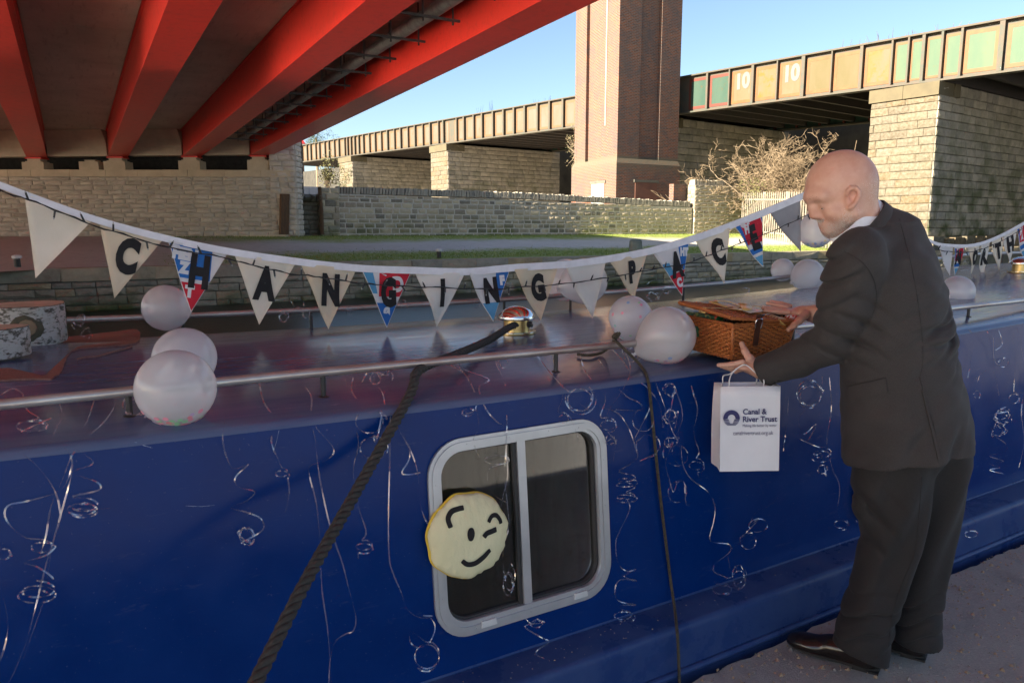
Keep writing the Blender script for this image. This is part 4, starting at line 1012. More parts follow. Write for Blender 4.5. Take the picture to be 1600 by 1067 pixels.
M_PB = cloth_mat('print_blue', (0.035, 0.17, 0.50), (0.03, 0.14, 0.42)); M_PR = cloth_mat('print_red', (0.62, 0.03, 0.05), (0.52, 0.025, 0.045)); M_PL = cloth_mat('print_light_blue', (0.12, 0.36, 0.58), (0.10, 0.30, 0.5)); M_PW = cloth_mat('print_white', (0.74, 0.73, 0.73), (0.68, 0.67, 0.68))
PMT = {'b': M_PB, 'r': M_PR, 'l': M_PL, 'w': M_PW}
def clip(poly):
    def half(P, f):
        out = []
        for i in range(len(P)):
            a, b = P[i], P[(i + 1) % len(P)]; fa, fb = f(a), f(b)
            if fa >= 0: out.append(a)
            if (fa > 0 > fb) or (fa < 0 < fb): t_ = fa / (fa - fb); out.append((a[0] + (b[0] - a[0]) * t_, a[1] + (b[1] - a[1]) * t_))
        return out
    P = half(poly, lambda p: p[1] - .035)
    P = half(P, lambda p: p[0] - .5 * p[1] - .012) if P else P
    return half(P, lambda p: 1 - p[0] - .5 * p[1] - .012) if P else P
def flag(par, A, B, C, mat, seed, letter=None, prints=(), lsize=.5, lpos=(.5, .42), lrot=0.0, thin=.60, label=None):
    R = random.Random(seed); ph, am, bw = R.uniform(0, 6), R.uniform(.005, .012), R.uniform(-.03, .03)
    mid = (A + B) / 2; nrm = (B - A).cross(C - mid).normalized()
    if nrm.dot(c_o - mid) < 0: nrm = -nrm
    H = (C - mid).length
    def pt(u, w, off=0.0):
        q = A + (B - A) * u + (C - mid) * w
        return q + nrm * (am * math.sin(ph + u * 5 + w * 4) + bw * w * w + .012 * (u - .5) * math.sin(w * 3) + off)
    mb = MB(); n = 10; idx = {}
    for side, off in ((0, .0012), (1, -.0012)):
        for j in range(n + 1):
            for i in range(n - j + 1):
                u = .5 * j / n + (i / n if n else 0); idx[(side, i, j)] = len(mb.v); mb.v.append(tuple(pt(u, j / n, off)))
        for j in range(n):
            for i in range(n - j):
                a, b, c = idx[(side, i, j)], idx[(side, i + 1, j)], idx[(side, i, j + 1)]
                fs = [[a, b, c]]
                if i < n - j - 1: fs.append([b, idx[(side, i + 1, j + 1)], c])
                for q in fs: mb.f.append(q if side == 0 else q[::-1]); mb.m.append(0)
    for j in range(n):
        for e in (lambda j: 0, lambda j: n - j):
            mb.f.append([idx[(0, e(j), j)], idx[(0, e(j + 1), j + 1)], idx[(1, e(j + 1), j + 1)], idx[(1, e(j), j)]]); mb.m.append(0)
    fl = mb.build('flag', FM[mat], par, 180)
    if label: fl['label'] = label
    for k, (cm, poly) in enumerate(prints):
        if isinstance(poly, str):
            s, u0, w0, sz, ro = cm[1:]; vs, fs = text_mesh(poly, sz, .02, .8, True); mbt = MB(); ca, sa = math.cos(ro), math.sin(ro); Wd = (B - A).length
            mbt.add([pt(u0 + (x * ca - y * sa) * H / Wd, w0 - (x * sa + y * ca), .0032) for x, y in vs], fs); mbt.build('print', PMT[cm[0]], fl); continue
        P = clip(poly)
        if len(P) < 3: continue
        # fan of small triangles so the patch follows the cloth
        cx, cy = sum(p[0] for p in P) / len(P), sum(p[1] for p in P) / len(P); mbp = MB(); E = []
        for i in range(len(P)):
            a, b = P[i], P[(i + 1) % len(P)]
            for q in range(4): E.append((a[0] + (b[0] - a[0]) * q / 4, a[1] + (b[1] - a[1]) * q / 4))
        rings = [[(cx + (e[0] - cx) * s, cy + (e[1] - cy) * s) for e in E] for s in (1, .66, .33)]
        o_ = .0018 + .0002 * k
        V = [pt(*p, o_) for r_ in rings for p in r_] + [pt(cx, cy, o_)]; m = len(E)
        mbp.add(V, [(r_ * m + i, r_ * m + (i + 1) % m, (r_ + 1) * m + (i + 1) % m, (r_ + 1) * m + i) for r_ in range(2) for i in range(m)] + [(2 * m + i, 2 * m + (i + 1) % m, 3 * m) for i in range(m)])
        mbp.build('print', PMT[cm], fl, 180)
    if letter:
        vs, fs = text_mesh(letter, lsize, .042, thin, True); Wd = (B - A).length; ca, sa = math.cos(lrot), math.sin(lrot)
        q = [(lpos[0] + (x * ca - y * sa) * H / Wd, lpos[1] - (x * sa + y * ca)) for x, y in vs]
        n_ = len(q); mbl = MB(); mbl.add([pt(u, w, .0058) for u, w in q] + [pt(u, w, .0044) for u, w in q], [tuple(f_) for f_ in fs])
        cnt = {}
        for f_ in fs:
            for i in range(len(f_)): e = (f_[i], f_[(i + 1) % len(f_)]); cnt[e] = 1
        mbl.add([], []); 
        for a, b in cnt:
            if (b, a) not in cnt: mbl.f.append([a, b, b + n_, a + n_]); mbl.m.append(0)
        mbl.build('letter', M_FELT, fl)
    return fl
def tape(par, pts, y, wpx):
    T = spline([at_y(px, py, y) for px, py in pts], 6); n = len(T); mb = MB()
    W = [at_y(px, py + wpx, y) for px, py in pts]; W = spline(W, 6); 
    V = [p + Vector((0, -.003, 0)) for p in T] + [p + Vector((0, -.003, 0)) for p in W] + [p + Vector((0, .003, 0)) for p in T] + [p + Vector((0, .003, 0)) for p in W]
    F = []
    for i in range(n - 1): F += [(i, i + 1, n + i + 1, n + i), (2 * n + i, 3 * n + i, 3 * n + i + 1, 2 * n + i + 1), (i, 2 * n + i, 2 * n + i + 1, i + 1), (n + i, n + i + 1, 3 * n + i + 1, 3 * n + i)]
    mb.add(V, F); return mb.build('tape', M_TAPE, par, 60)
BY = 3.2
bun = thing('bunting', 'long string of cloth pennants lettered CHANGING PACE sagging above the boat roof', 'bunting', at_y(690, 420, BY), 'lettered bunting strings')
tape(bun, [(-130, 236), (-60, 262), (0, 284), (40, 299), (150, 338), (258, 367), (360, 388), (470, 404), (565, 414), (645, 417), (730, 419), (800, 413), (880, 408), (945, 400), (1015, 387), (1085, 367), (1150, 344), (1205, 322), (1250, 303), (1300, 282), (1346, 264)], BY - .006, 11)
bp = {'H': [('b', [(.02, .02), (.74, .02), (.74, .5), (.02, .5)]), (('w', 'HEN', .30, .16, .22, 0), 'HEN'), (('w', 'Z', .31, .36, .22, 0), 'Z'), ('r', [(.2, .56), (.9, .56), (.9, 1), (.2, 1)]), (('w', 'T', .44, .70, .22, 0), 'T')],
      'G': [('l', [(0, .0), (.2, .0), (.3, .4), (.1, .4)]), ('r', [(.33, .02), (1, .02), (1, .45), (.33, .45)]), (('w', 'D', .72, .24, .36, .1), 'D'), ('b', [(.2, .56), (.8, .56), (.8, 1), (.2, 1)]), (('w', 'G', .5, .72, .18, 0), 'G')],
      'N': [('b', [(.68, .03), (1, .03), (1, .6), (.75, .72), (.66, .3)]), (('w', 'F', .80, .20, .24, 0), 'F'), ('l', [(.2, .62), (.8, .62), (.8, 1), (.2, 1)])],
      'A': [('b', [(.66, .02), (1.1, .02), (1, .62), (.66, .5)]), (('w', 'HT', .80, .18, .2, -.2), 'HT'), ('l', [(0, .3), (.34, .3), (.45, .6), (.2, .6)]), ('r', [(.2, .56), (.9, .5), (.9, 1), (.2, 1)]), (('w', 'C', .52, .74, .22, 0), 'C')],
      'E': [('r', [(.14, .02), (.9, .02), (.9, .52), (.3, .48)]), (('w', 'H', .34, .16, .26, 0), 'H'), (('w', 'A', .5, .36, .2, 0), 'A'), ('b', [(0, 0), (.14, 0), (.3, .5), (.1, .4)]), ('b', [(.1, .6), (.9, .56), (.9, .68), (.1, .72)]), ('l', [(.2, .78), (.9, .74), (.9, 1), (.2, 1)]), ('b', [(.92, 0), (1, 0), (1, .4), (.9, .4)])]}
fl_ = [((38, 303), (147, 342), (56, 434), 'cream', None), ((155, 346), (255, 374), (178, 466), 'tan', 'C'), ((262, 376), (357, 394), (299, 488), 'white', 'H'), ((366, 396), (463, 411), (404, 507), 'cream', 'A'), ((470, 412), (558, 421), (512, 514), 'tan', 'N'), ((566, 422), (643, 425), (603, 512), 'white', 'G'), ((650, 426), (726, 427), (688, 510), 'grey', 'I'), ((732, 427), (796, 422), (765, 503), 'white', 'N'), ((802, 421), (873, 416), (840, 500), 'tan', 'G'), ((882, 415), (946, 407), (924, 497), 'grey', None), ((952, 406), (1013, 394), (988, 468), 'tan', 'P'), ((1020, 393), (1077, 377), (1062, 462), 'white', 'A'), ((1086, 374), (1138, 356), (1130, 444), 'cream', 'C'), ((1146, 353), (1193, 334), (1189, 418), 'white', 'E'), ((1200, 330), (1250, 310), (1248, 393), 'silver', None)]
R = random.Random(77)
for k, (a, b, c, m, L) in enumerate(fl_):
    dy = R.uniform(-.03, .03)
    A, B = at_y(*a, BY), at_y(*b, BY); C = at_y(*c, BY - .01 + dy); C.z += 0
    flag(bun, A, B, C, m, 100 + k, L, bp.get(L, []) if m == 'white' else [], .64, (.53 if L != 'H' else .56, .40), R.uniform(-.06, .06), label={'cream': None, 'tan': 'tan pennant', 'white': 'pennant cut from printed banner', 'grey': None, 'silver': 'silvery grey pennant'}[m])
bun2 = thing('bunting', 'shorter run of pennants lettered NORTH beyond the man at the right', 'bunting', at_y(1530, 385, BY), 'lettered bunting strings')
tape(bun2, [(1346, 304), (1395, 338), (1440, 366), (1462, 378), (1480, 381), (1510, 382), (1530, 379), (1548, 373), (1570, 363), (1590, 352), (1620, 336), (1660, 314), (1720, 275)], BY - .006, 5)
for k, (a, b, c, m, L) in enumerate([((1466, 385), (1490, 387), (1481, 430), 'white', None), ((1490, 387), (1508, 386), (1497, 430), 'white', 'N'), ((1514, 386), (1531, 384), (1520, 432), 'cream', 'O'), ((1531, 384), (1548, 378), (1533, 434), 'grey', 'R'), ((1549, 377), (1567, 369), (1559, 424), 'cream', 'T'), ((1568, 368), (1587, 357), (1576, 413), 'grey', 'H'), ((1588, 357), (1606, 346), (1597, 405), 'white', 'E')]):
    A, B, C = at_y(*a, BY), at_y(*b, BY), at_y(*c, BY)
    flag(bun2, A, B, C, m, 200 + k, None if L == 'E' else L, bp['E'] if L in ('N', 'E') else [], .60, (.52, .40), 0)
# slim poles standing on the roof that carry the strings
M_POLE = simple('pole_wood', (0.30, 0.22, 0.14), (0.22, 0.16, 0.10), .8, scale=12)
for par, px, py in ((bun, -130, 234), (bun, 1346, 262), (bun2, 1720, 272)):
    p = at_y(px, py, BY); mb = MB(); mb.tube([(p.x, p.y, zr(p.x) + .05), (p.x, p.y, p.z + .01)], .011, 8); mb.build('pole', M_POLE, par, 50)
# wire of fairy lights
M_WIRE = simple('black_wire', (0.012, 0.012, 0.014), (0.02, 0.02, 0.02), .5)
M_BULB = simple('clear_tip', (0.35, 0.35, 0.34), (0.3, 0.3, 0.3), .2)
R = random.Random(5)
for pts, lab, stp in (([(-130, 242), (-40, 275), (0, 297), (57, 317), (132, 347), (205, 370), (265, 387), (345, 402), (395, 415), (450, 427), (500, 433), (550, 441), (600, 446), (650, 448), (725, 451), (780, 452), (805, 449), (850, 447), (910, 440), (977, 429), (1030, 419), (1075, 411), (1120, 394), (1150, 383), (1191, 368), (1225, 353), (1262, 336), (1300, 318), (1346, 298)], 'black wire of tiny unlit bulbs strung in front of the long bunting', .085),
                      ([(1346, 320), (1400, 358), (1440, 380), (1466, 390), (1490, 394), (1515, 394), (1535, 389), (1552, 382), (1570, 374), (1600, 357), (1650, 330), (1720, 284)], 'black wire of tiny bulbs strung along the right hand bunting', .11)):
    fy = BY - .05; P = spline([at_y(px, py, fy) for px, py in pts], 5)
    fl = thing('fairy_lights', lab, 'string lights', P[len(P) // 2], 'fairy light strings')
    mb = MB(); P2 = [p + Vector((0, R.uniform(-.003, .003), R.uniform(-.002, .002))) for p in P]; mb.tube(P2, .0022, 5); mb.tube([p + Vector((0, .004 * math.sin(i * 1.3), .004 * math.cos(i * 1.3))) for i, p in enumerate(P2)], .0016, 4); mb.build('wire', M_WIRE, fl, 60)
    acc, sgn = .03, 1
    for i in range(len(P) - 1):
        acc += (P[i + 1] - P[i]).length
        if acc > stp:
            acc = 0; sgn = -sgn if R.random() < .8 else sgn; d = Vector((R.uniform(-.7, .7), R.uniform(-.4, .1), sgn)).normalized(); mb = MB(); l = R.uniform(.022, .03)
            mb.tube([P[i], P[i] + d * l], [.0042, .0036], 6); mb.tube([P[i] + d * l, P[i] + d * (l + .007)], [.003, .0015], 6, 1); mb.build('bulb', [M_WIRE, M_BULB], fl, 50)

# ------------------------------------------------------------------ balloons
t = NT('balloon_latex'); fzz = t.n('ShaderNodeLayerWeight'); fzz.inputs[0].default_value = .35
df = t.n('ShaderNodeBsdfDiffuse'); df.inputs[0].default_value = (.97, .97, .98, 1); tl = t.n('ShaderNodeBsdfTranslucent'); tl.inputs[0].default_value = (.97, .97, .98, 1)
m1 = t.n('ShaderNodeMixShader'); m1.inputs[0].default_value = .5; t.l(df.outputs[0], m1.inputs[1]); t.l(tl.outputs[0], m1.inputs[2])
tp = t.n('ShaderNodeBsdfTransparent'); tp.inputs[0].default_value = (.95, .95, .97, 1); m2 = t.n('ShaderNodeMixShader'); t.l(t.range(fzz.outputs['Facing'], 0, 1, .60, .84), m2.inputs[0]); t.l(tp.outputs[0], m2.inputs[1]); t.l(m1.outputs[0], m2.inputs[2])
gl = t.n('ShaderNodeBsdfGlossy'); gl.inputs['Roughness'].default_value = .04; fr_ = t.n('ShaderNodeFresnel'); fr_.inputs[0].default_value = 1.45; m3 = t.n('ShaderNodeMixShader'); t.l(t.math('MULTIPLY', fr_.outputs[0], .8), m3.inputs[0]); t.l(m2.outputs[0], m3.inputs[1]); t.l(gl.outputs[0], m3.inputs[2])
M_BALL = t.out(m3.outputs[0])
CONF = [simple('confetti_' + n, tuple(.62 * x + .26 for x in c), tuple(.66 * x + .22 for x in c), .5) for n, c in (('pink', (.85, .12, .25)), ('red', (.8, .05, .09)), ('blue', (.06, .25, .6)), ('green', (.15, .6, .2)), ('teal', (.05, .5, .4)), ('yellow', (.8, .6, .1)), ('lilac', (.5, .3, .6)))]
def balloon(px, py, rp, y, knot, label, seed, conf=0, where='low', pal=(0, 1, 2, 3, 4, 5, 6)):
    c = at_y(px, py, y); r = rp / FPX * (c - c_o).dot(c_f); R = random.Random(seed)
    b = thing('balloon', label, 'balloon', c, 'white balloons on the boat'); k = Vector(knot).normalized()
    prof_ = []
    for i in range(25):
        a = math.pi * i / 24; rr = math.sin(a); h = -math.cos(a)
        h2 = h * (1.0 if h > 0 else 1.0 + .24 * (-h) ** 3)
        prof_.append((r * rr * (1 - .10 * max(0, -h) ** 1.5) if 0 < i < 24 else (.006 if i == 0 else 0), h2 * r))
    prof_[0] = (.008, prof_[0][1])
    mb = MB(); mb.lathe(c, prof_, 36, ax=-k); mb.build('skin', M_BALL, b, 180)
    e = c + k * r * 1.24; mb = MB(); mb.lathe(e, [(.008, -.002), (.005, .006), (.009, .012), (.012, .022), (.008, .0225)], 12, ax=k); mb.build('knot', M_BALL, b, 60)
    if conf:
        mb = MB()
        for i in range(conf):
            if where == 'low': d = Vector((R.gauss(0, .42), R.gauss(-.42, .35), -.9)).normalized()
            else: d = Vector((R.gauss(0, 1) - .3, R.gauss(0, 1) - .8, R.gauss(0, 1))).normalized()
            if d.dot(k) > .93: continue
            dk = d.dot(k); q = c + (k * dk * (1 + .24 * max(0, dk) ** 3) + (d - k * dk) * (1 - .10 * max(0, dk) ** 1.5)) * r * 1.012; ax = d; xx = ax.orthogonal().normalized(); yy = ax.cross(xx); s = r * R.uniform(.065, .085)
            mb.add([q + (xx * math.cos(w) + yy * math.sin(w)) * s for w in np.linspace(0, 2 * math.pi, 9)[:-1]], [tuple(range(8))], R.choice(pal))
        mb.build('confetti', CONF, b, kind='stuff')
balloon(260, 481, 36, 3.68, (.75, .5, .05), 'white balloon at the far rail behind the lowest printed H pennant', 1, 2, 'low', (0,))
balloon(289, 560, 48, 2.52, (.4, .6, -.5), 'white balloon resting on the roof just behind the big balloon', 2, 6, 'low', (0, 5))
balloon(275, 606, 60, 2.10, (.25, .95, .05), 'biggest white balloon in front of the near rail, pink confetti inside', 3, 46, 'low', (0, 0, 1, 0, 3, 6))
balloon(985, 496, 34, 2.48, (.15, .2, -1), 'white balloon dotted all over with coloured confetti', 4, 26, 'all', (0, 1, 2, 3, 4, 0))
balloon(1042, 524, 45, 2.12, (-.75, .4, -.5), 'white balloon touching the left side of the wicker hamper', 5, 30, 'low', (0, 6, 1, 0, 2))
balloon(913, 440, 36, 3.55, (-.9, .1, -.2), 'white balloon half hidden behind the blank pennant at the far rail', 6, 0)
balloon(884, 438, 33, 3.86, (.8, .1, -.3), 'white balloon furthest back beside the lettered G pennant', 7, 14, 'low', (0, 0, 6, 3))
balloon(1275, 360, 27, 3.34, (0, .1, 1), 'white balloon with blue confetti hanging behind the man\'s nose', 8, 46, 'low', (2, 4, 2, 4, 5))
balloon(1223, 422, 18, 3.84, (.9, .1, -.2), 'smaller white balloon of the pair tied at the far rail', 9, 0)
balloon(1262, 430, 25, 3.66, (-.9, .1, -.3), 'larger white balloon of the far rail pair, right beside the man\'s sleeve', 10, 0)
balloon(1496, 456, 25, 2.55, (-.5, .6, -.6), 'white balloon on the roof behind the man\'s back', 11, 0)

# ------------------------------------------------------------------ ropes
M_ROPE = simple('dark_rope', (0.050, 0.044, 0.037), (0.028, 0.025, 0.022), .9, scale=70, bump=.5, bscale=300, bdist=.002)
M_ROPE2 = simple('thin_dark_rope', (0.075, 0.062, 0.042), (0.04, 0.035, 0.026), .9, scale=70)
def rope(name, label, path, r, m, lay_=.055, n=5):
    P = spline(path, 40); L = [0]
    for i in range(1, len(P)): L.append(L[-1] + (P[i] - P[i - 1]).length)
    st_ = max(.004, r * .45); S = np.arange(0, L[-1], st_); X = np.array([tuple(p) for p in P]); Q = [Vector((np.interp(s, L, X[:, 0]), np.interp(s, L, X[:, 1]), np.interp(s, L, X[:, 2]))) for s in S]
    mb = MB(); a = None; fr_ = []
    for i in range(len(Q)):
        t_ = (Q[min(i + 1, len(Q) - 1)] - Q[max(i - 1, 0)]).normalized()
        a = t_.orthogonal().normalized() if a is None else (a - t_ * a.dot(t_)).normalized()
        fr_.append((a.copy(), t_.cross(a)))
    for k in range(3):
        mb.tube([Q[i] + (fr_[i][0] * math.cos(2 * math.pi * (S[i] / (lay_) + k / 3)) + fr_[i][1] * math.sin(2 * math.pi * (S[i] / lay_ + k / 3))) * r * .50 for i in range(len(Q))], r * .56, n + 1)
    return tag(mb.build(name, m, None, 180), label, 'rope')
v0 = Vector((1.72, 2.88, zr(1.72) + .055)); 
p1 = at_y(700, 541, 2.50); p2 = at_y(655, 586, 2.145); p2.z += .015; p3 = at_y(640, 618, 2.03)
e1, e2, e3 = at_d(560, 762, 1.95), at_d(478, 908, 1.66), at_d(395, 1075, 1.45)
e4 = e3 + (e3 - e2) * 2.6
rope('mooring_rope', 'thick dark mooring rope running from the chrome vent down to the towpath', [v0 + Vector((.05, -.05, .040)), v0 + Vector((-.05, -.055, .042)), (v0 + Vector((-.05, -.055, .042))).lerp(p2, .33) + Vector((0, 0, -.012)), (v0 + Vector((-.05, -.055, .042))).lerp(p2, .7) + Vector((0, 0, -.006)), p2, p3, e1, e2, e3, e4], .0155, M_ROPE, .075)
def sd_pt(px, py, off=.014):
    x, tt = cab_px(px, py, off)
    if tt <= ttop(x) - .0: 
        if tt > .0: return cab(x, tt, off)
        p = at_z(px, py, .19 + off)
        if p.y > 1.775: return p
        return at_y(px, py, 1.765 - off)
    return on_roof(px, py, off)
rr = at_y(962, 530, 2.16)
rope('thin_rope', 'thin dark rope tied to the near rail hanging straight down the boat side', [on_roof(902, 553, .012), on_roof(922, 555, .012), on_roof(945, 548, .02), rr + Vector((0, -.02, .022)), at_y(958, 527, 2.18), at_y(975, 545, 2.1), sd_pt(1000, 570), sd_pt(1012, 592), sd_pt(1018, 640), sd_pt(1030, 760), sd_pt(1042, 860), sd_pt(1049, 915), sd_pt(1054, 948), sd_pt(1058, 985), sd_pt(1060, 1020), sd_pt(1062, 1075)], .0058, M_ROPE2, .026)

# ------------------------------------------------------------------ winking cushion on the window
t = NT('cream_cushion'); v = t.pos(); M_CUSH = t.out(t.bsdf(t.mix(t.range(t.noise(v, 12, 4), .35, .7), (0.74, 0.68, 0.42), (0.68, 0.62, 0.37)), .85, 0, t.bump(t.noise(t.pos('world', (1, 1, .5)), 28, 4, .6), .5, .012), .2))
cu = thing('winking_cushion', 'round cream cushion with black winking smiley face stuck on the window', 'cushion', cab(.985, .43, .03))
cxx, ctt, cR = .985, .430, .134
def crad(a): return cR * (1 + .018 * math.sin(7 * a + 1) + .012 * math.sin(11 * a) + .02 * math.cos(2 * a + .6))
def ch(rn): return .012 + .034 * max(0.0, 1 - rn ** 2.6) ** .6
mb = MB(); NA, NR = 72, 12
for i in range(NR + 1):
    rn = 1 - (i / NR) ** 1.3 if i < NR else 0
    for a in range(NA):
        w = 2 * math.pi * a / NA; rr_ = crad(w) * rn; pk = (.0035 * math.sin(w * 23) + .002 * math.sin(w * 37)) * rn ** 6
        mb.v.append(tuple(cab(cxx + rr_ * math.cos(w), ctt + rr_ * math.sin(w), .016 + ch(rn) + pk)))
for i in range(NR):
    for a in range(NA): mb.f.append([i * NA + a, i * NA + (a + 1) % NA, (i + 1) * NA + (a + 1) % NA, (i + 1) * NA + a]); mb.m.append(0)
k0 = len(mb.v)
for a in range(NA): w = 2 * math.pi * a / NA; mb.v.append(tuple(cab(cxx + crad(w) * .97 * math.cos(w), ctt + crad(w) * .97 * math.sin(w), .018)))
for a in range(NA): mb.f.append([k0 + a, k0 + (a + 1) % NA, (a + 1) % NA, a]); mb.m.append(0)
mb.f.append([k0 + a for a in range(NA)][::-1]); mb.m.append(0)
mb.build('cover', M_CUSH, cu, 180)
def csurf(x, tt):
    dx, dy = x - cxx, tt - ctt; rn = math.hypot(dx, dy) / crad(math.atan2(dy, dx)); return cab(x, tt, .016 + ch(min(rn, 1)) + .0022)
def stroke(name, pts, w, taper=1.0):
    q = [Vector((*cab_px(px, py, .055), 0)) for px, py in pts]; q = spline(q, 6); n = len(q); mb = MB()
    for i in range(n):
        d = (q[min(i + 1, n - 1)] - q[max(i - 1, 0)]).normalized(); nn = Vector((-d.y, d.x, 0)); s = i / (n - 1); ww = w * ((1 - (1 - taper) * abs(2 * s - 1)) * (.75 if i in (0, n - 1) else 1) if taper >= 0 else max(.08, math.sqrt(max(0, 1 - (2 * s - 1) ** 2))))
        for o in (-1, -.33, .33, 1): p = q[i] + nn * ww * o; mb.v.append(tuple(csurf(p.x, p.y)))
    for i in range(n - 1):
        for k in range(3): mb.f.append([i * 4 + k, (i + 1) * 4 + k, (i + 1) * 4 + k + 1, i * 4 + k + 1]); mb.m.append(0)
    mb.build(name, M_FELT, cu)
stroke('eyebrow', [(704, 824), (701, 811), (707, 800), (717, 795), (725, 793)], .0075); stroke('eyebrow', [(762, 815), (768, 806), (776, 805), (782, 812), (783, 818)], .0070)
stroke('winking_eye', [(754, 838), (759, 832), (767, 829), (775, 826)], .0085); stroke('mouth', [(721, 875), (730, 881), (742, 879), (754, 870), (761, 862), (765, 858)], .0095, .7)
stroke('eye', [(734, 823), (734, 828), (734, 833), (734, 838), (734, 844)], .0125, -1)
M_YEL = simple('yellow_trim', (0.75, 0.52, 0.05), (0.65, 0.45, 0.05), .8)
mb = MB(); mb.tube([cab(cxx + crad(w) * .985 * math.cos(w), ctt + crad(w) * .985 * math.sin(w), .017) for w in np.linspace(0, 2 * math.pi, 73)[:-1]], .0055, 6, closed=True); mb.build('seam', M_YEL, cu, 180)
x2, t2 = cab_px(1366, 775, .03); c2_ = cab(x2, t2, .03)
mb = MB(); mb.lathe(c2_, [(.115, -.02), (.12, 0), (.112, .018), (.075, .034), (.03, .042), (0, .043)], 32, ax=CN); tag(mb.build('round_cushion', M_PW, None, 180), 'round white cushion on the boat side almost hidden behind the man\'s legs', 'cushion')

# ------------------------------------------------------------------ white paper bag
M_PAPER = simple('white_paper', (0.74, 0.74, 0.76), (0.68, 0.68, 0.70), .8, scale=5, bump=.12, bscale=22)
M_INK = simple('navy_ink', (0.035, 0.035, 0.13), (0.03, 0.03, 0.11), .7)
bd = 2.60; bf = at_d(1126, 604, bd); su = bd / FPX
bu_ = (c_r + c_f * .04).normalized(); bu_.z = 0; bu_.normalize(); bdn = Vector((0, 0, -1)); bk = Vector((-bu_.y, bu_.x, 0)); bk = bk if bk.dot(c_f) > 0 else -bk
bdn = (bdn + bu_ * .02 + bk * -.035).normalized()
BW_, BH_, BD_ = 95 * su, 136 * su, .10
def bag_pt(a, b, d=0.0): return bf + bu_ * (a * su) + bdn * (b * su) + bk * d        # a, b in photograph pixels from the front's top left
bag = thing('paper_bag', 'white paper carrier bag printed Canal & River Trust hanging from the man\'s hand', 'bag', bag_pt(48, 136))
mb = MB(); rows = [0, 18, 40, 70, 98, 100, 118, 135, 136]; V = {}
for j, b in enumerate(rows):
    sq = 1 - .25 * max(0, 1 - b / 60)       # the mouth is pinched flat
    loop = [(0, b, 0), (32, b, -.003 * math.sin(b * .05)), (64, b, .002 * math.sin(b * .06)), (95, b, 0), (95, b, BD_ * sq), (48, b, BD_ * sq), (0, b, BD_ * sq), (2.5 + 8 * sq * 0 + 6 * (1 - b / 136), b, BD_ * sq * .5)]
    V[j] = len(mb.v); mb.v += [tuple(bag_pt(*q)) for q in loop]
for j in range(len(rows) - 1):
    for k in range(8): mb.f.append([V[j] + k, V[j + 1] + k, V[j + 1] + (k + 1) % 8, V[j] + (k + 1) % 8]); mb.m.append(0)
j = V[len(rows) - 1]; mb.f.append([j + k for k in range(8)]); mb.m.append(0)
o = mb.build('bag_body', M_PAPER, bag, 30); sm = o.modifiers.new('thickness', 'SOLIDIFY'); sm.thickness = .0012
def ink(name, polys, off=-.0062):
    mb = MB()
    for P in polys: mb.add([bag_pt(a, b, off) for a, b in P], [tuple(range(len(P)))])
    return mb.build(name, M_INK, bag)
def bag_text(name, s, x, y, size, bold, xs=1.0):
    vs, fs = text_mesh(s, size, bold * size, xs); x0 = min(p[0] for p in vs); mb = MB(); mb.add([bag_pt(x + p[0] - x0, y - p[1], -.0062) for p in vs], fs); mb.build(name, M_INK, bag)
bag_text('lettering', 'Canal &', 35, 40, 12.5, .022, .95); bag_text('lettering', 'River Trust', 35, 52, 12.5, .022, .95); bag_text('lettering', 'Making life better by water', 35, 62, 6.2, .0, .8); bag_text('lettering', 'canalrivertrust.org.uk', 20, 74, 9.0, .0, .82)
lc, lr = (17, 50), 13.2; arc = lambda r, a0, a1, n=18: [(lc[0] + r * math.cos(a0 + (a1 - a0) * i / n), lc[1] - r * math.sin(a0 + (a1 - a0) * i / n)) for i in range(n + 1)]
P_ = []
o_, i_ = arc(lr, -.12, math.pi + .12), arc(lr * .46, -.12, math.pi + .12)
for k in range(18): P_.append([o_[k], o_[k + 1], i_[k + 1], i_[k]])
for k, y in enumerate((2.4, 4.8, 7.0, 9.0, 10.8)):
    h = [.75, .65, .6, .55, .5][k]; w = math.sqrt(lr * lr - y * y) - .3; g = (4.2 - k * .9) if k < 3 else 0
    P_ += [[(lc[0] - w, lc[1] + y - h), (lc[0] - g, lc[1] + y - h), (lc[0] - g, lc[1] + y + h), (lc[0] - w, lc[1] + y + h)], [(lc[0] + g, lc[1] + y - h), (lc[0] + w, lc[1] + y - h), (lc[0] + w, lc[1] + y + h), (lc[0] + g, lc[1] + y + h)]]
ink('logo', P_)
M_CORD = simple('white_cord', (0.72, 0.72, 0.72), (0.65, 0.65, 0.65), .8)
for d, top in ((.004, (1146, 1190, 572)), (BD_ * .75 - .004, (1142, 1183, 574))):
    a, b = bag_pt(14, 3, d), bag_pt(68, 3, d); q1 = at_d(top[0] - 1, top[2] + 10, bd + .02 + d); q2 = at_d(top[1] - 10, top[2] + 10, bd + .02 + d)
    mb = MB(); mb.tube(spline([a, a + Vector((0, 0, .03)), q1, (q1 + q2) / 2 + Vector((0, 0, .028)), q2, b + Vector((0, 0, .03)), b], 6), .0022, 6); mb.build('handle', M_CORD, bag, 180)

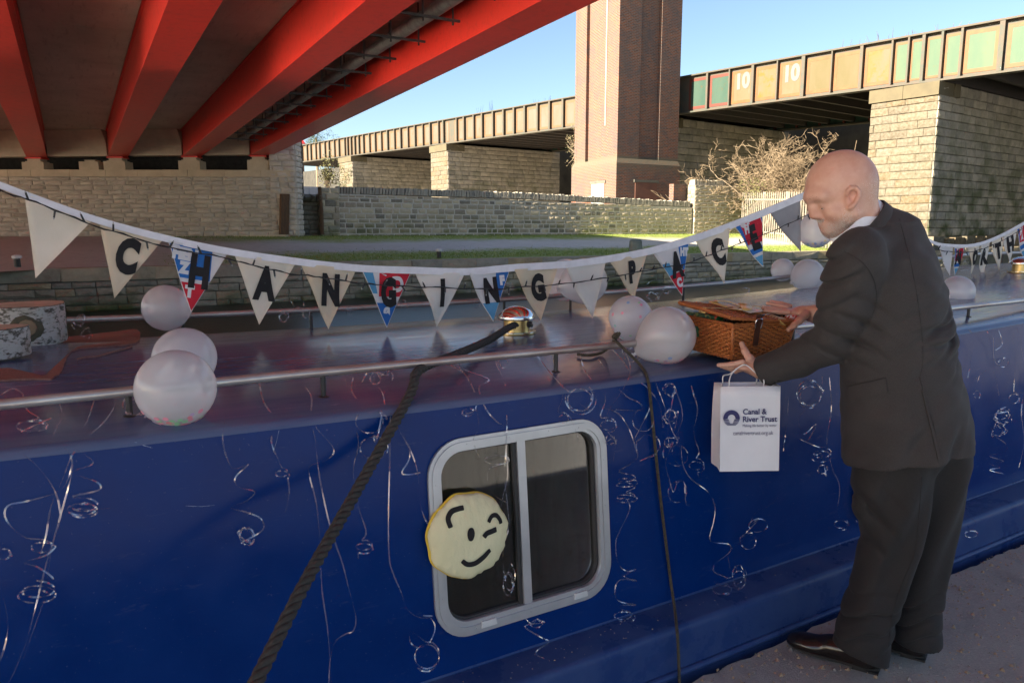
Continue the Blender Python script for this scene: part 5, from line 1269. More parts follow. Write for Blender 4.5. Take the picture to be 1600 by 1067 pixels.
# ------------------------------------------------------------------ wicker hamper
def wick(name, a, b):
    t = NT(name); v = t.pos(); return t.out(t.bsdf(t.mix(t.range(t.noise(v, 60, 4, .7), .35, .65), a, b), .5, 0, t.bump(t.noise(v, 250, 3), .3, .002), .4))
M_WICK = wick('wicker', (0.54, 0.19, 0.048), (0.34, 0.105, 0.030)); M_WICKD = wick('wicker_border', (0.45, 0.15, 0.042), (0.28, 0.085, 0.026))
M_LEATH = simple('brown_leather', (0.085, 0.026, 0.014), (0.055, 0.02, 0.012), .4, scale=30)
M_GOLD = simple('gold_ribbon', (0.72, 0.52, 0.20), (0.62, 0.43, 0.14), .35, .15, scale=6)
HA = Vector((2.082, 1.925, 1.072)); HF = Vector((.985, -.10, 0)).normalized(); HL = Vector((.16, .985, 0)).normalized(); HW, HD, HH = .258, .315, .136
ham = thing('wicker_hamper', 'brown wicker picnic hamper with gold ribbon on lid held by the man', 'hamper', HA + HF * .15 + HL * .17)
def hp(a, b, z): 
    fl_r = .024 * z / HH                                  # the sides flare outwards
    ca, cb = HW / 2, HD / 2; sx_ = 1 + fl_r / ca; sy_ = 1 + fl_r / cb
    return HA + HF * (ca + (a - ca) * sx_) + HL * (cb + (b - cb) * sy_) + Vector((0, 0, z))
def perim(s, z, off):
    """point at arc length fraction along the four sides, pushed outwards by off"""
    P = 2 * (HW + HD); s = s % P
    if s < HW: return hp(s, 0, z) - HL * off
    s -= HW
    if s < HD: return hp(HW, s, z) + HF * off
    s -= HD
    if s < HW: return hp(HW - s, HD, z) + HL * off
    s -= HW
    return hp(0, HD - s, z) - HF * off
PER = 2 * (HW + HD); stp = PER / 64; mb = MB(); row = 0; z = .006; R = random.Random(3)
while z < HH - .012:
    pts = []
    for k in range(64 * 2): s = k * stp / 2; o_ = .0058 * math.cos(math.pi * (k / 2 + row)); pts.append(perim(s, z + R.uniform(-.0006, .0006), o_))
    mb.tube(pts, .0037, 5, closed=True); z += .0078; row += 1
mb.build('weave', M_WICK, ham, 180)
mb = MB()
for k in range(64):
    s = k * stp; mb.tube([perim(s, 0, 0), perim(s, HH, 0)], .0024, 5)
for (a, b) in ((0, 0), (HW, 0), (HW, HD), (0, HD)): mb.tube([hp(a, b, -.002), hp(a, b, HH)], .0062, 7)
mb.build('stakes', M_WICKD, ham, 180)
for nm, z in (('rim', HH - .004), ('rim', .003)):
    mb = MB()
    for k in range(3):
        pts = []
        for q in range(160): s = q * PER / 160; w = 2 * math.pi * (q / 9 + k / 3); pts.append(perim(s, z + .0042 * math.sin(w), .0042 * math.cos(w)))
        mb.tube(pts, .0036, 5, closed=True)
    mb.build(nm, M_WICKD, ham, 180)
mb = MB(); q = [hp(.012, .012, .004), hp(HW - .012, .012, .004), hp(HW - .012, HD - .012, .004), hp(.012, HD - .012, .004)]; w = [hp(.006, .006, HH - .03), hp(HW - .006, .006, HH - .03), hp(HW - .006, HD - .006, HH - .03), hp(.006, HD - .006, HH - .03)]; mb.hexa(q + w); mb.build('dark_fill', M_DARK, ham)  # solid dark block standing in for the shade inside the hamper
# lid raised on the contents
LZ = HH + .024
def lp(a, b, z=0.0): b = b * .87; return hp(a, b, HH) + Vector((0, 0, LZ - HH + z - .030 * (a / HW) + .026 * (b / HD)))
mb = MB(); row = 0; b = -.004
while b < HD + .004:
    pts = [lp(-.008 + (HW + .016) * k / 60, b, .005 * math.cos(math.pi * (k / 2 + row)) + .004 * math.sin(k * .5)) for k in range(61)]; mb.tube(pts, .0037, 5); b += .0078; row += 1
lid = mb.build('lid', M_WICK, ham, 180)
mb = MB()
for k in range(31): a = HW * k / 30; mb.tube([lp(a, -.004, .0), lp(a, HD + .004, .0)], .0022, 5)
for e in ([(-.012, -.008), (HW + .012, -.008)], [(HW + .012, -.008), (HW + .012, HD + .008)], [(HW + .012, HD + .008), (-.012, HD + .008)], [(-.012, HD + .008), (-.012, -.008)]):
    A_, B_ = lp(*e[0]), lp(*e[1]); n_ = 70; d = (B_ - A_).normalized(); u1 = Vector((0, 0, 1)); u2 = d.cross(u1)
    for k in range(3): mb.tube([A_ + (B_ - A_) * (q / n_) + (u1 * math.sin(2 * math.pi * (q / 7 + k / 3)) + u2 * math.cos(2 * math.pi * (q / 7 + k / 3))) * .0048 for q in range(n_ + 1)], .0042, 5)
mb.build('lid_border', M_WICKD, lid, 180)
mb = MB(); a = HW * .36; mb.prism([hp(a - .011, 0, HH + .03) - HL * .012, hp(a + .011, 0, HH + .03) - HL * .012, hp(a + .011, 0, HH * .35) - HL * .010, hp(a - .011, 0, HH * .35) - HL * .010], HL * -.003); mb.build('strap', M_LEATH, ham)
mb = MB(); mb.tube(spline([hp(a - .012, 0, HH - .02) - HL * .015, hp(a - .012, 0, HH + .012) - HL * .017, hp(a + .012, 0, HH + .012) - HL * .017, hp(a + .012, 0, HH - .02) - HL * .015], 4), .003, 6); mb.build('buckle', M_CHROME, ham, 60)
# gold ribbon: a band across the lid, a bow and a card
def band(name, pts, w, m, par):
    mb = MB(); n = len(pts); V = []
    for i in range(n):
        d = (pts[min(i + 1, n - 1)] - pts[max(i - 1, 0)]).normalized(); s = d.cross(Vector((0, 0, 1)))
        s = s.normalized() if s.length > .2 else HL.copy(); V += [pts[i] - s * w, pts[i] + s * w]
    mb.add(V, [(2 * i, 2 * i + 2, 2 * i + 3, 2 * i + 1) for i in range(n - 1)]); o = mb.build(name, m, par, 180); q = o.modifiers.new('thickness', 'SOLIDIFY'); q.thickness = .0008; return o
band('ribbon', [lp(-.017, .16, -.012), lp(-.013, .16, .008), lp(.06, .16, .010), lp(.15, .165, .010), lp(.24, .16, .010), lp(HW + .012, .16, .008), lp(HW + .016, .16, -.02)], .019, M_GOLD, lid)
band('ribbon', [lp(.19, -.016, -.014), lp(.19, -.012, .008), lp(.185, .08, .010), lp(.165, .165, .012), lp(.16, .26, .010), lp(.155, HD + .01, .008)], .019, M_GOLD, lid)
for s_, e_ in (((.10, .07), (.02, .14)), ((.09, .26), (.05, .2)), ((.22, .11), (.26, .17)), ((.21, .24), (.24, .28))):
    c0, c1 = Vector((.165, .165, 0)), Vector((*s_, 0)); band('bow', spline([lp(c0.x, c0.y, .014), lp((c0.x + c1.x) / 2, (c0.y + c1.y) / 2, .032), lp(c1.x, c1.y, .022), lp((e_[0] + c0.x) / 2, (e_[1] + c0.y) / 2, .014)], 5), .020, M_GOLD, lid)
mb = MB(); c = lp(.125, .075, .022); mb.obox(c, (HF * .042 + HL * .012), (HL * .026 - HF * .006 + Vector((0, 0, .005))), (0, 0, .0006)); mb.build('gift_card', simple('card_cream', (.75, .72, .62), (.7, .67, .57), .6), lid)
# what shows through the gap: patterned packets, dark bottles
M_PAT = None
t = NT('leafy_wrap'); vn_ = t.n('ShaderNodeTexVoronoi'); vn_.inputs['Scale'].default_value = 75; t.l(t.pos(), vn_.inputs['Vector']); M_PAT = t.out(t.bsdf(t.ramp(vn_.outputs['Color'], [(0, (.01, .03, .015)), (.4, (.02, .14, .05)), (.55, (.01, .04, .05)), (.7, (.25, .33, .08)), (.85, (.45, .03, .03)), (1, (.02, .16, .15))]), .4))
mb = MB(); mb.obox(hp(.030, .19, HH - .012), HF * .018, HL * .10, (0, 0, .026)); tag(mb.build('wrapped_box', M_PAT), 'small box in dark leaf-patterned wrapping just under the hamper lid', 'box')
mb = MB(); c = hp(-.006, .21, HH * .60); mb.obox(c - HF * .004, HF * .004, HL * .032, (0, 0, .020)); mb.build('wrap_window', M_PAT, ham)
for k, (a, b, lab) in enumerate(((.075, .05, 'dark glass bottle lying in the hamper nearest its left front corner'), (.215, .06, 'dark glass bottle in the hamper to the right of its strap'))):
    bo = thing('bottle', lab, 'bottle', hp(a, b, HH), 'bottles in the hamper'); mb = MB(); mb.tube([hp(a - .05, b, HH - .006), hp(a + .05, b, HH - .006)], [.026, .026], 14); mb.build('bottle_body', simple('bottle_glass', (.015, .012, .008), (.02, .015, .01), .08) if k == 0 else bpy.data.materials['bottle_glass'], bo, 40)
    mb = MB(); mb.tube([hp(a + .0525, b, HH - .006), hp(a + .068, b, HH - .006)], [.013, .012], 10); mb.build('bottle_cap', M_CHROME, bo, 40)
mb = MB(); mb.obox(hp(.262, .03, HH + .004), HF * .012, HL * .02, (0, 0, .012)); tag(mb.build('label_card', simple('red_white_tag', (.75, .72, .7), (.6, .05, .05), .6, scale=90, lo=.5, hi=.52)), 'small white and red packet peeping out of the hamper\'s right end', 'packet')
# ------------------------------------------------------------------ clear curling ribbons hung along the rails
t = NT('clear_ribbon'); gl = t.n('ShaderNodeBsdfGlossy'); gl.inputs['Roughness'].default_value = .07; tp = t.n('ShaderNodeBsdfTransparent'); df = t.n('ShaderNodeBsdfDiffuse'); df.inputs[0].default_value = (.55, .55, .62, 1)
lw = t.n('ShaderNodeLayerWeight'); lw.inputs[0].default_value = .4
irid = t.ramp(t.noise(t.pos(), 30, 2), [(.3, (.75, .78, 1, 1)), (.45, (.95, .95, 1, 1)), (.55, (1, .85, .75, 1)), (.7, (.75, .9, 1, 1))]); t.l(irid, gl.inputs['Color'])
a1 = t.n('ShaderNodeMixShader'); a1.inputs[0].default_value = .68; t.l(df.outputs[0], a1.inputs[1]); t.l(gl.outputs[0], a1.inputs[2])
a2 = t.n('ShaderNodeMixShader'); t.l(t.range(lw.outputs['Facing'], 0, 1, .24, .75), a2.inputs[0]); t.l(tp.outputs[0], a2.inputs[1]); t.l(a1.outputs[0], a2.inputs[2])
M_RIB = t.out(a2.outputs[0])
def ribbon_mesh(mb, P, w, seed):
    """a flat tape along the points that slowly twists"""
    R = random.Random(seed); n = len(P); ph, fr_ = R.uniform(0, 6), R.uniform(.10, .22); s = None; k0 = len(mb.v); acc = 0
    for i in range(n):
        d = P[min(i + 1, n - 1)] - P[max(i - 1, 0)]
        if d.length < 1e-7: d = Vector((0, 0, -1))
        d.normalize()
        s = d.orthogonal().normalized() if s is None else (s - d * s.dot(d))
        s = s.normalized() if s.length > 1e-6 else d.orthogonal().normalized()
        b = d.cross(s); acc += fr_
        q = s * math.cos(ph + math.sin(acc) * 1.6) + b * math.sin(ph + math.sin(acc) * 1.6)
        mb.v.append(tuple(P[i] - q * w)); mb.v.append(tuple(P[i] + q * w))
    for i in range(n - 1): mb.f.append([k0 + 2 * i, k0 + 2 * i + 2, k0 + 2 * i + 3, k0 + 2 * i + 1]); mb.m.append(0)
def expand(path, R):
    """path items: (x, y) photo points, or ('c', x, y, r, turns, dx, dy, squash) a curl of loops drifting by dx, dy"""
    out = []
    for it in path:
        if it[0] == 'c':
            _, x, y, r, tn, dx, dy, sq = it; n = int(tn * 16); a0 = R.uniform(0, 6)
            a0 = -math.pi / 2
            for i in range(n):
                q = i / max(n - 1, 1); a = a0 + 2 * math.pi * tn * q; rr = r * (1 + .18 * math.sin(q * 9 + r))
                out.append((x + dx * q + rr * math.cos(a), y + dy * q + rr * sq * math.sin(a), .5 + .5 * math.sin(a)))
        elif it[0] == 't':
            _, x, y, r, n = it; a = R.uniform(0, 6); q, ox, oy = r * .8, 0.0, 0.0; da = R.choice((-1, 1))
            for i in range(n * 3):
                a += da * R.uniform(.35, .6); q += (R.uniform(.35, 1.15) * r - q) * .3; ox += (R.uniform(-.6, .6) * r - ox) * .22; oy += (R.uniform(-.6, .6) * r - oy) * .22
                out.append((x + ox + q * .7 * math.cos(a), y + oy + q * .7 * math.sin(a) * .9, .6 + .6 * math.sin(a * .7)))
        else: out.append((it[0], it[1], .25))
    return out
def streamer(label, paths, seed, far=None, w=.0022):
    R = random.Random(seed); mb = MB(); first = None
    for path in paths:
        E = expand(path, R)
        Q = []
        for x, y, h in E:
            off = .010 + .016 * h
            Q.append(sd_pt(x, y, off) if far is None else at_y(x, y, far + .03 * (h - .5)))
        if first is None: first = Q[0]
        ribbon_mesh(mb, spline(Q, 5), w, seed + len(mb.v))
    o = mb.build('ribbon_streamer', M_RIB, None, 180, loc=first)
    tag(o, label, 'streamer', 'clear curling ribbons on the boat')
SL = [
 ('long clear ribbon sweeping down the boat side at the far left edge', [[(-30, 650), (0, 687), (30, 705), (60, 730), (85, 765), (94, 800), (92, 820), (80, 852), (66, 905), (55, 950), (40, 1005), (22, 1050), (8, 1075)]]),
 ('clear ribbon with flat coil low on the side, left of the mooring rope', [[(92, 622), (96, 652), (84, 678), (93, 692), (108, 708), (112, 728), (95, 765), (45, 782), (12, 790), (10, 812), (36, 838), (62, 842), ('c', 60, 850, 18, 1.2, 6, 8, .5), (70, 868), (38, 878), (60, 886), (84, 905), ('c', 57, 920, 27, 2.2, 0, 12, .42)]]),
 ('clear ribbon ending in a tight stacked coil below the left rail', [[(178, 612), (180, 632), (160, 662), (125, 690), (110, 697), (140, 715), (143, 726), (112, 738), (150, 752), (155, 765), (114, 775), ('c', 131, 788, 21, 3, -2, 14, .42), (160, 795), (172, 793)]]),
 ('loose clear loop lying on the roof edge under the left rail', [[(0, 618), (20, 607), (36, 617), (30, 632)], [(40, 622), (42, 640), (60, 652), ('c', 50, 663, 24, 1.6, 0, 3, .36), (80, 653)]]),
 ('clear ribbon cut by the left photo edge, hanging low', [[(-14, 905), (2, 925), (10, 955), (12, 985), (4, 1020), (-10, 1050)], [(-8, 852), ('c', 4, 862, 11, 1.3, 2, 4, .8)]]),
 ('flattened clear loops on the rail beside the biggest balloon', [[(196, 618), ('c', 210, 632, 17, 2.4, 4, 6, .9), (232, 648)]]),
 ('zigzag clear ribbon with a tangle at its end, right of the big balloon', [[(338, 604), (341, 625), (352, 645), (348, 680), (352, 708), (365, 732), (388, 725), (368, 745), (372, 760), (398, 768), (385, 782), (361, 793), (385, 800), (408, 810), (410, 828), ('t', 386, 836, 22, 14)]]),
 ('clear ribbon pair hanging long and almost straight left of the rope', [[(472, 598), (480, 608), (487, 622), (486, 652), (493, 690), (497, 730), (505, 775), (518, 830), (535, 880), (548, 930), (556, 965), (552, 985), (540, 990), (524, 1002), (516, 1030), (514, 1068)], [(487, 650), (497, 672), (519, 696), (520, 710), (505, 721), (484, 728), (484, 745), (495, 790), (500, 850), (503, 920), (512, 985), (518, 1067)]]),
 ('clear ribbon with two big round loops behind the thick rope', [[(552, 590), (550, 612), (570, 635), (600, 648), (604, 655), ('c', 580, 655, 22, 1.15, 0, 0, .86), (588, 690), ('c', 584, 700, 21, 1.6, 0, 4, .8), (596, 715)]]),
 ('bunch of clear ribbons tied to the rail right beside the thick rope', [[(590, 575), (584, 592), (598, 615), (604, 640), (622, 655), (635, 690), (640, 715), (628, 738), (640, 741), (657, 738)], [(597, 574), (603, 600), (612, 625), (622, 668), (640, 700), (652, 735), (655, 770), (660, 800), (668, 818)], [(565, 598), ('c', 575, 590, 12, 1.5, 30, -6, .9)], [('t', 596, 578, 20, 9)]]),
 ('thin clear thread hanging down just left of the window frame', [[(610, 650), (609, 720), (607, 800), (608, 868), (614, 895), (627, 925), (637, 952), (658, 965), (676, 962), ('c', 662, 985, 20, .8, -2, 6, 1), ('c', 664, 1022, 19, 1.6, 0, 4, 1.05)]]),
 ('clear ribbon looping over the top left of the window', [[(690, 556), (700, 568), (722, 580), (735, 598), (744, 622), (742, 640), (728, 646), ('c', 730, 642, 10, 1.2, 4, 2, .6), (745, 640), (748, 668), (740, 685), (742, 698), (752, 715), ('c', 774, 718, 19, 1.3, 0, 2, .36), (762, 735), (770, 770), (792, 785)]]),
 ('clear ribbon falling across the window glass beside the mullion', [[(712, 556), (722, 575), (760, 590), (762, 596), (748, 606), (760, 640), (778, 660), (788, 668), (791, 710), (793, 745), (783, 790), (790, 812), (794, 828), (787, 850), (786, 880), (790, 905), ('c', 797, 900, 7, 2.2, -3, 16, 2.4)]]),
 ('knotted clear ribbon hanging straight over the window top edge', [[(772, 550), (776, 570), (786, 590), (790, 612), (792, 660), (791, 700), (788, 740), (792, 780), (796, 820)], [(775, 552), (790, 560), (794, 570), (784, 574), (776, 556)]]),
 ('small ring of clear ribbon on the blue side under the middle of the rail', [[(808, 542), (835, 552), (862, 585), (890, 612), ('c', 904, 622, 21, 3.4, 4, 4, .95), (868, 600)]]),
 ('clear curl hanging below the window onto the gunwale', [[(820, 965), (832, 975), ('c', 838, 972, 10, 1.2, 2, 2, .6), (820, 978), (845, 995), (858, 1002), (840, 1015), (838, 1022), (850, 1028)]]),
 ('sparkling bunch of clear ribbons tied where the thin rope crosses the rail', [[(985, 545), (1000, 565), (1020, 590), (1030, 612), (1040, 640), (1050, 672), (1060, 690)], [(990, 540), (1015, 560), (1040, 585), (1060, 620), (1066, 655), (1052, 690)], [(975, 545), (985, 575), (975, 605), (952, 640), (945, 660)], [('t', 990, 552, 26, 16)], [('t', 1046, 610, 16, 10), ('t', 1048, 650, 18, 12), ('t', 1050, 690, 14, 8)]]),
 ('clear ribbon with stacked zigzag coils right of the window frame', [[(935, 560), (950, 590), (945, 632), (942, 637), (965, 645), (982, 668), (993, 700), (994, 718), (968, 735), ('c', 978, 745, 15, 2.4, 2, 16, .3), ('c', 978, 774, 15, 2, 0, 8, .3), (984, 795), (968, 830), (962, 848), (966, 880), (980, 892), (994, 889), (975, 900), (995, 907), (970, 905), (961, 920), (966, 938), (994, 945), (970, 945), ('c', 972, 960, 15, 1.8, 6, 6, .45)]]),
 ('two round clear loops between the window and the thin rope', [[(962, 640), ('c', 1003, 655, 17, 1.1, 0, 0, .95), (990, 690), ('c', 1008, 695, 18, 1.3, 2, 0, 1), (1020, 710), (1000, 720)], [('t', 955, 690, 15, 8)]]),
 ('clear ribbon with round loop right of the thin rope', [[(1052, 690), (1040, 722), (1045, 745), (1052, 768), ('c', 1060, 768, 15, 1.1, 2, -2, 1.1), (1072, 788), (1081, 784)], [(1050, 705), ('c', 1053, 712, 18, .9, 3, 0, 1), (1066, 740)]]),
 ('long clear ribbon wandering down left of the paper bag to gunwale', [[(1064, 690), (1067, 725), (1080, 748), (1106, 768), (1117, 790), (1115, 815), (1109, 838), (1115, 847), (1139, 850), (1140, 862), (1118, 880), (1115, 892), (1130, 900), (1142, 902), ('c', 1154, 896, 10, 2.6, 2, 10, 1.5), (1118, 912), ('c', 1128, 920, 14, 1.4, 0, 4, .55)]]),
 ('clear ribbon curling out from beneath the paper bag', [[(1200, 738), (1215, 748), (1220, 765), (1208, 785), (1180, 802), (1173, 818), ('c', 1185, 822, 13, 1, 0, 0, .8), (1160, 838), ('c', 1167, 846, 12, 1.1, 0, 0, 1), (1142, 858), (1138, 872), (1142, 892)]]),
 ('clear ribbon dangling straight down just right of the paper bag', [[(1240, 590), (1232, 625), (1231, 650), (1227, 680), (1224, 705)]]),
 ('rings and tangle of clear ribbon between the bag and the jacket', [[(1262, 590), ('c', 1266, 612, 18, 3.2, 0, 10, 1), (1250, 650), (1256, 678), (1275, 662), (1262, 688), (1250, 686), (1278, 698), ('c', 1283, 706, 14, 2, 0, 10, .5), ('t', 1286, 734, 14, 10)], [(1285, 588), (1282, 640), (1276, 664)]]),
 ('clear ribbon hanging from the right rail straight behind the man\'s back', [[(1505, 512), (1518, 520), (1519, 545), (1515, 575), (1512, 590)], [(1541, 578), (1524, 592), (1530, 588), (1524, 605), ('c', 1526, 615, 5, 1, 0, 3, 1.2)]]),
 ('doubled clear ribbon with a loop at the right, mid height', [[(1525, 500), (1542, 517), (1550, 545), (1553, 575), (1558, 600), (1561, 618)], [(1530, 502), (1550, 520), (1553, 560), (1562, 570), ('c', 1568, 567, 8, 1, 1, 0, .8), (1552, 562)], [(1556, 508), (1562, 520), (1566, 538), (1556, 547)]]),
 ('clear ribbon hanging with a knot near the right photo edge', [[(1575, 496), (1590, 515), (1588, 545), (1586, 565), (1585, 590), (1584, 612), ('c', 1584, 622, 8, 1.4, 2, 4, 1)]]),
 ('big frizzy tangle of clear ribbon on the side at the right', [[(1558, 600), (1560, 640), ('t', 1568, 652, 22, 22), ('t', 1560, 672, 18, 14), (1572, 694), (1570, 705), (1546, 712), (1568, 720), (1545, 724), (1562, 730), (1546, 734), (1568, 740)]]),
 ('little clear curl lying on the gunwale behind the man\'s legs', [[(1500, 752), (1508, 768), (1500, 778)], [(1510, 805), (1524, 815), ('c', 1518, 832, 10, 1.2, 0, 2, .55), (1496, 828)]]),
 ('clear curls showing beside the man\'s knee', [[(1345, 775), ('c', 1345, 800, 8, 2, 0, 12, .8), (1338, 815)]]),
]
SL += [
 ('clear ribbon with one wide swing under the rail left of the big balloon', [[(120, 612), (124, 640), (135, 668), (130, 690), (112, 712), (98, 748), (80, 790), (72, 835), (62, 870)]]),
 ('straight clear thread crossing the lower left of the boat side', [[(150, 612), (140, 648), (122, 685), (112, 740), (96, 800), (80, 860), (70, 930), (50, 990), (36, 1030)]]),
 ('faint clear ribbon between the zigzag tangle and the long pair', [[(405, 598), (412, 628), (428, 655), (424, 690), (436, 720), ('c', 440, 735, 10, 1.4, 4, 8, .6), (452, 770), (446, 800)]]),
 ('clear ribbon dropping behind the thick rope to mid height', [[(540, 592), (548, 640), (560, 690), (552, 735), (560, 790), (572, 830), ('c', 566, 850, 13, 1.6, 2, 8, .5), (560, 872)]]),
 ('clear ribbon with small loops over the top right of the window', [[(862, 545), (868, 580), (880, 612), (872, 642), ('c', 880, 652, 9, 1.3, 6, 4, .8), (898, 668), (905, 690)]]),
 ('clear ribbon straggling from rail to window\'s upper right corner', [[(905, 542), (912, 575), (930, 600), (946, 622), (938, 650), ('c', 948, 660, 12, 1.5, 2, 6, .7), (962, 690), (958, 720)]]),
 ('loose clear strands fanning from the rail left of the dotted balloon', [[(935, 538), (948, 566), (958, 596), (980, 620), (1002, 632), (1012, 660)], [(950, 540), (972, 562), (990, 590), (1010, 604), (1030, 632), (1036, 668)]]),
 ('fine clear ribbon hanging past the bag\'s left edge', [[(1075, 575), (1082, 610), (1090, 640), (1084, 675), (1092, 705), ('c', 1088, 722, 11, 1.5, 2, 8, .7), (1096, 752)]]),
 ('clear ribbon falling beside the jacket front to the cushion', [[(1296, 590), (1299, 640), (1292, 690), (1300, 730), (1312, 760), (1308, 800), ('c', 1314, 815, 11, 1.6, 3, 6, .6)]]),
 ('thin clear ribbon at the extreme right of the boat side', [[(1600, 496), (1596, 540), (1604, 590), (1596, 640), (1600, 690), (1592, 730)]]),
]
for i, (lab, ps_) in enumerate(SL): streamer(lab, ps_, 300 + i)
for i, (lab, ps_) in enumerate([
 ('frizz of clear ribbon at the far rail beside the logs', [[('t', 125, 503, 17, 14), ('t', 135, 521, 14, 10)]]),
 ('clear curls on the far rail between the first A and N pennants', [[(420, 470), ('c', 440, 478, 14, 1.5, 24, -4, .6), ('t', 445, 495, 12, 8), ('t', 480, 492, 12, 8)]]),
 ('clear ribbon curls along the far rail under the N pennant', [[('t', 520, 487, 12, 8), ('t', 545, 486, 10, 7)]]),
 ('thin clear loops on the far rail beside the red printed G pennant', [[('t', 632, 475, 12, 8), (650, 470)]]),
 ('shiny heap of clear ribbon on the far rail behind the vent', [[('t', 790, 452, 16, 22), ('t', 745, 474, 12, 9)]]),
 ('clear ribbon frizz on the far rail right of the P pennant', [[('t', 1020, 462, 12, 14), ('t', 1040, 455, 10, 10), (1068, 452)], [(1008, 447), (1020, 438), (1040, 437), (1050, 448)]]),
 ('clear ribbon ring standing on the far rail near the C pennant', [[('c', 1101, 436, 7, 1.4, 0, 2, .9), (1110, 446), (1140, 452), ('t', 1165, 455, 9, 9)]]),
 ('silvery mass of clear ribbon over the far rail at the photo\'s right edge', [[('t', 1575, 417, 12, 16), ('t', 1592, 412, 12, 14), ('t', 1555, 424, 10, 9)], [(1500, 412), ('c', 1507, 415, 5, 1.2, 0, 0, 1.3), ('t', 1525, 424, 8, 6)]])]):
    streamer(lab, ps_, 400 + i, 3.70, .0022)
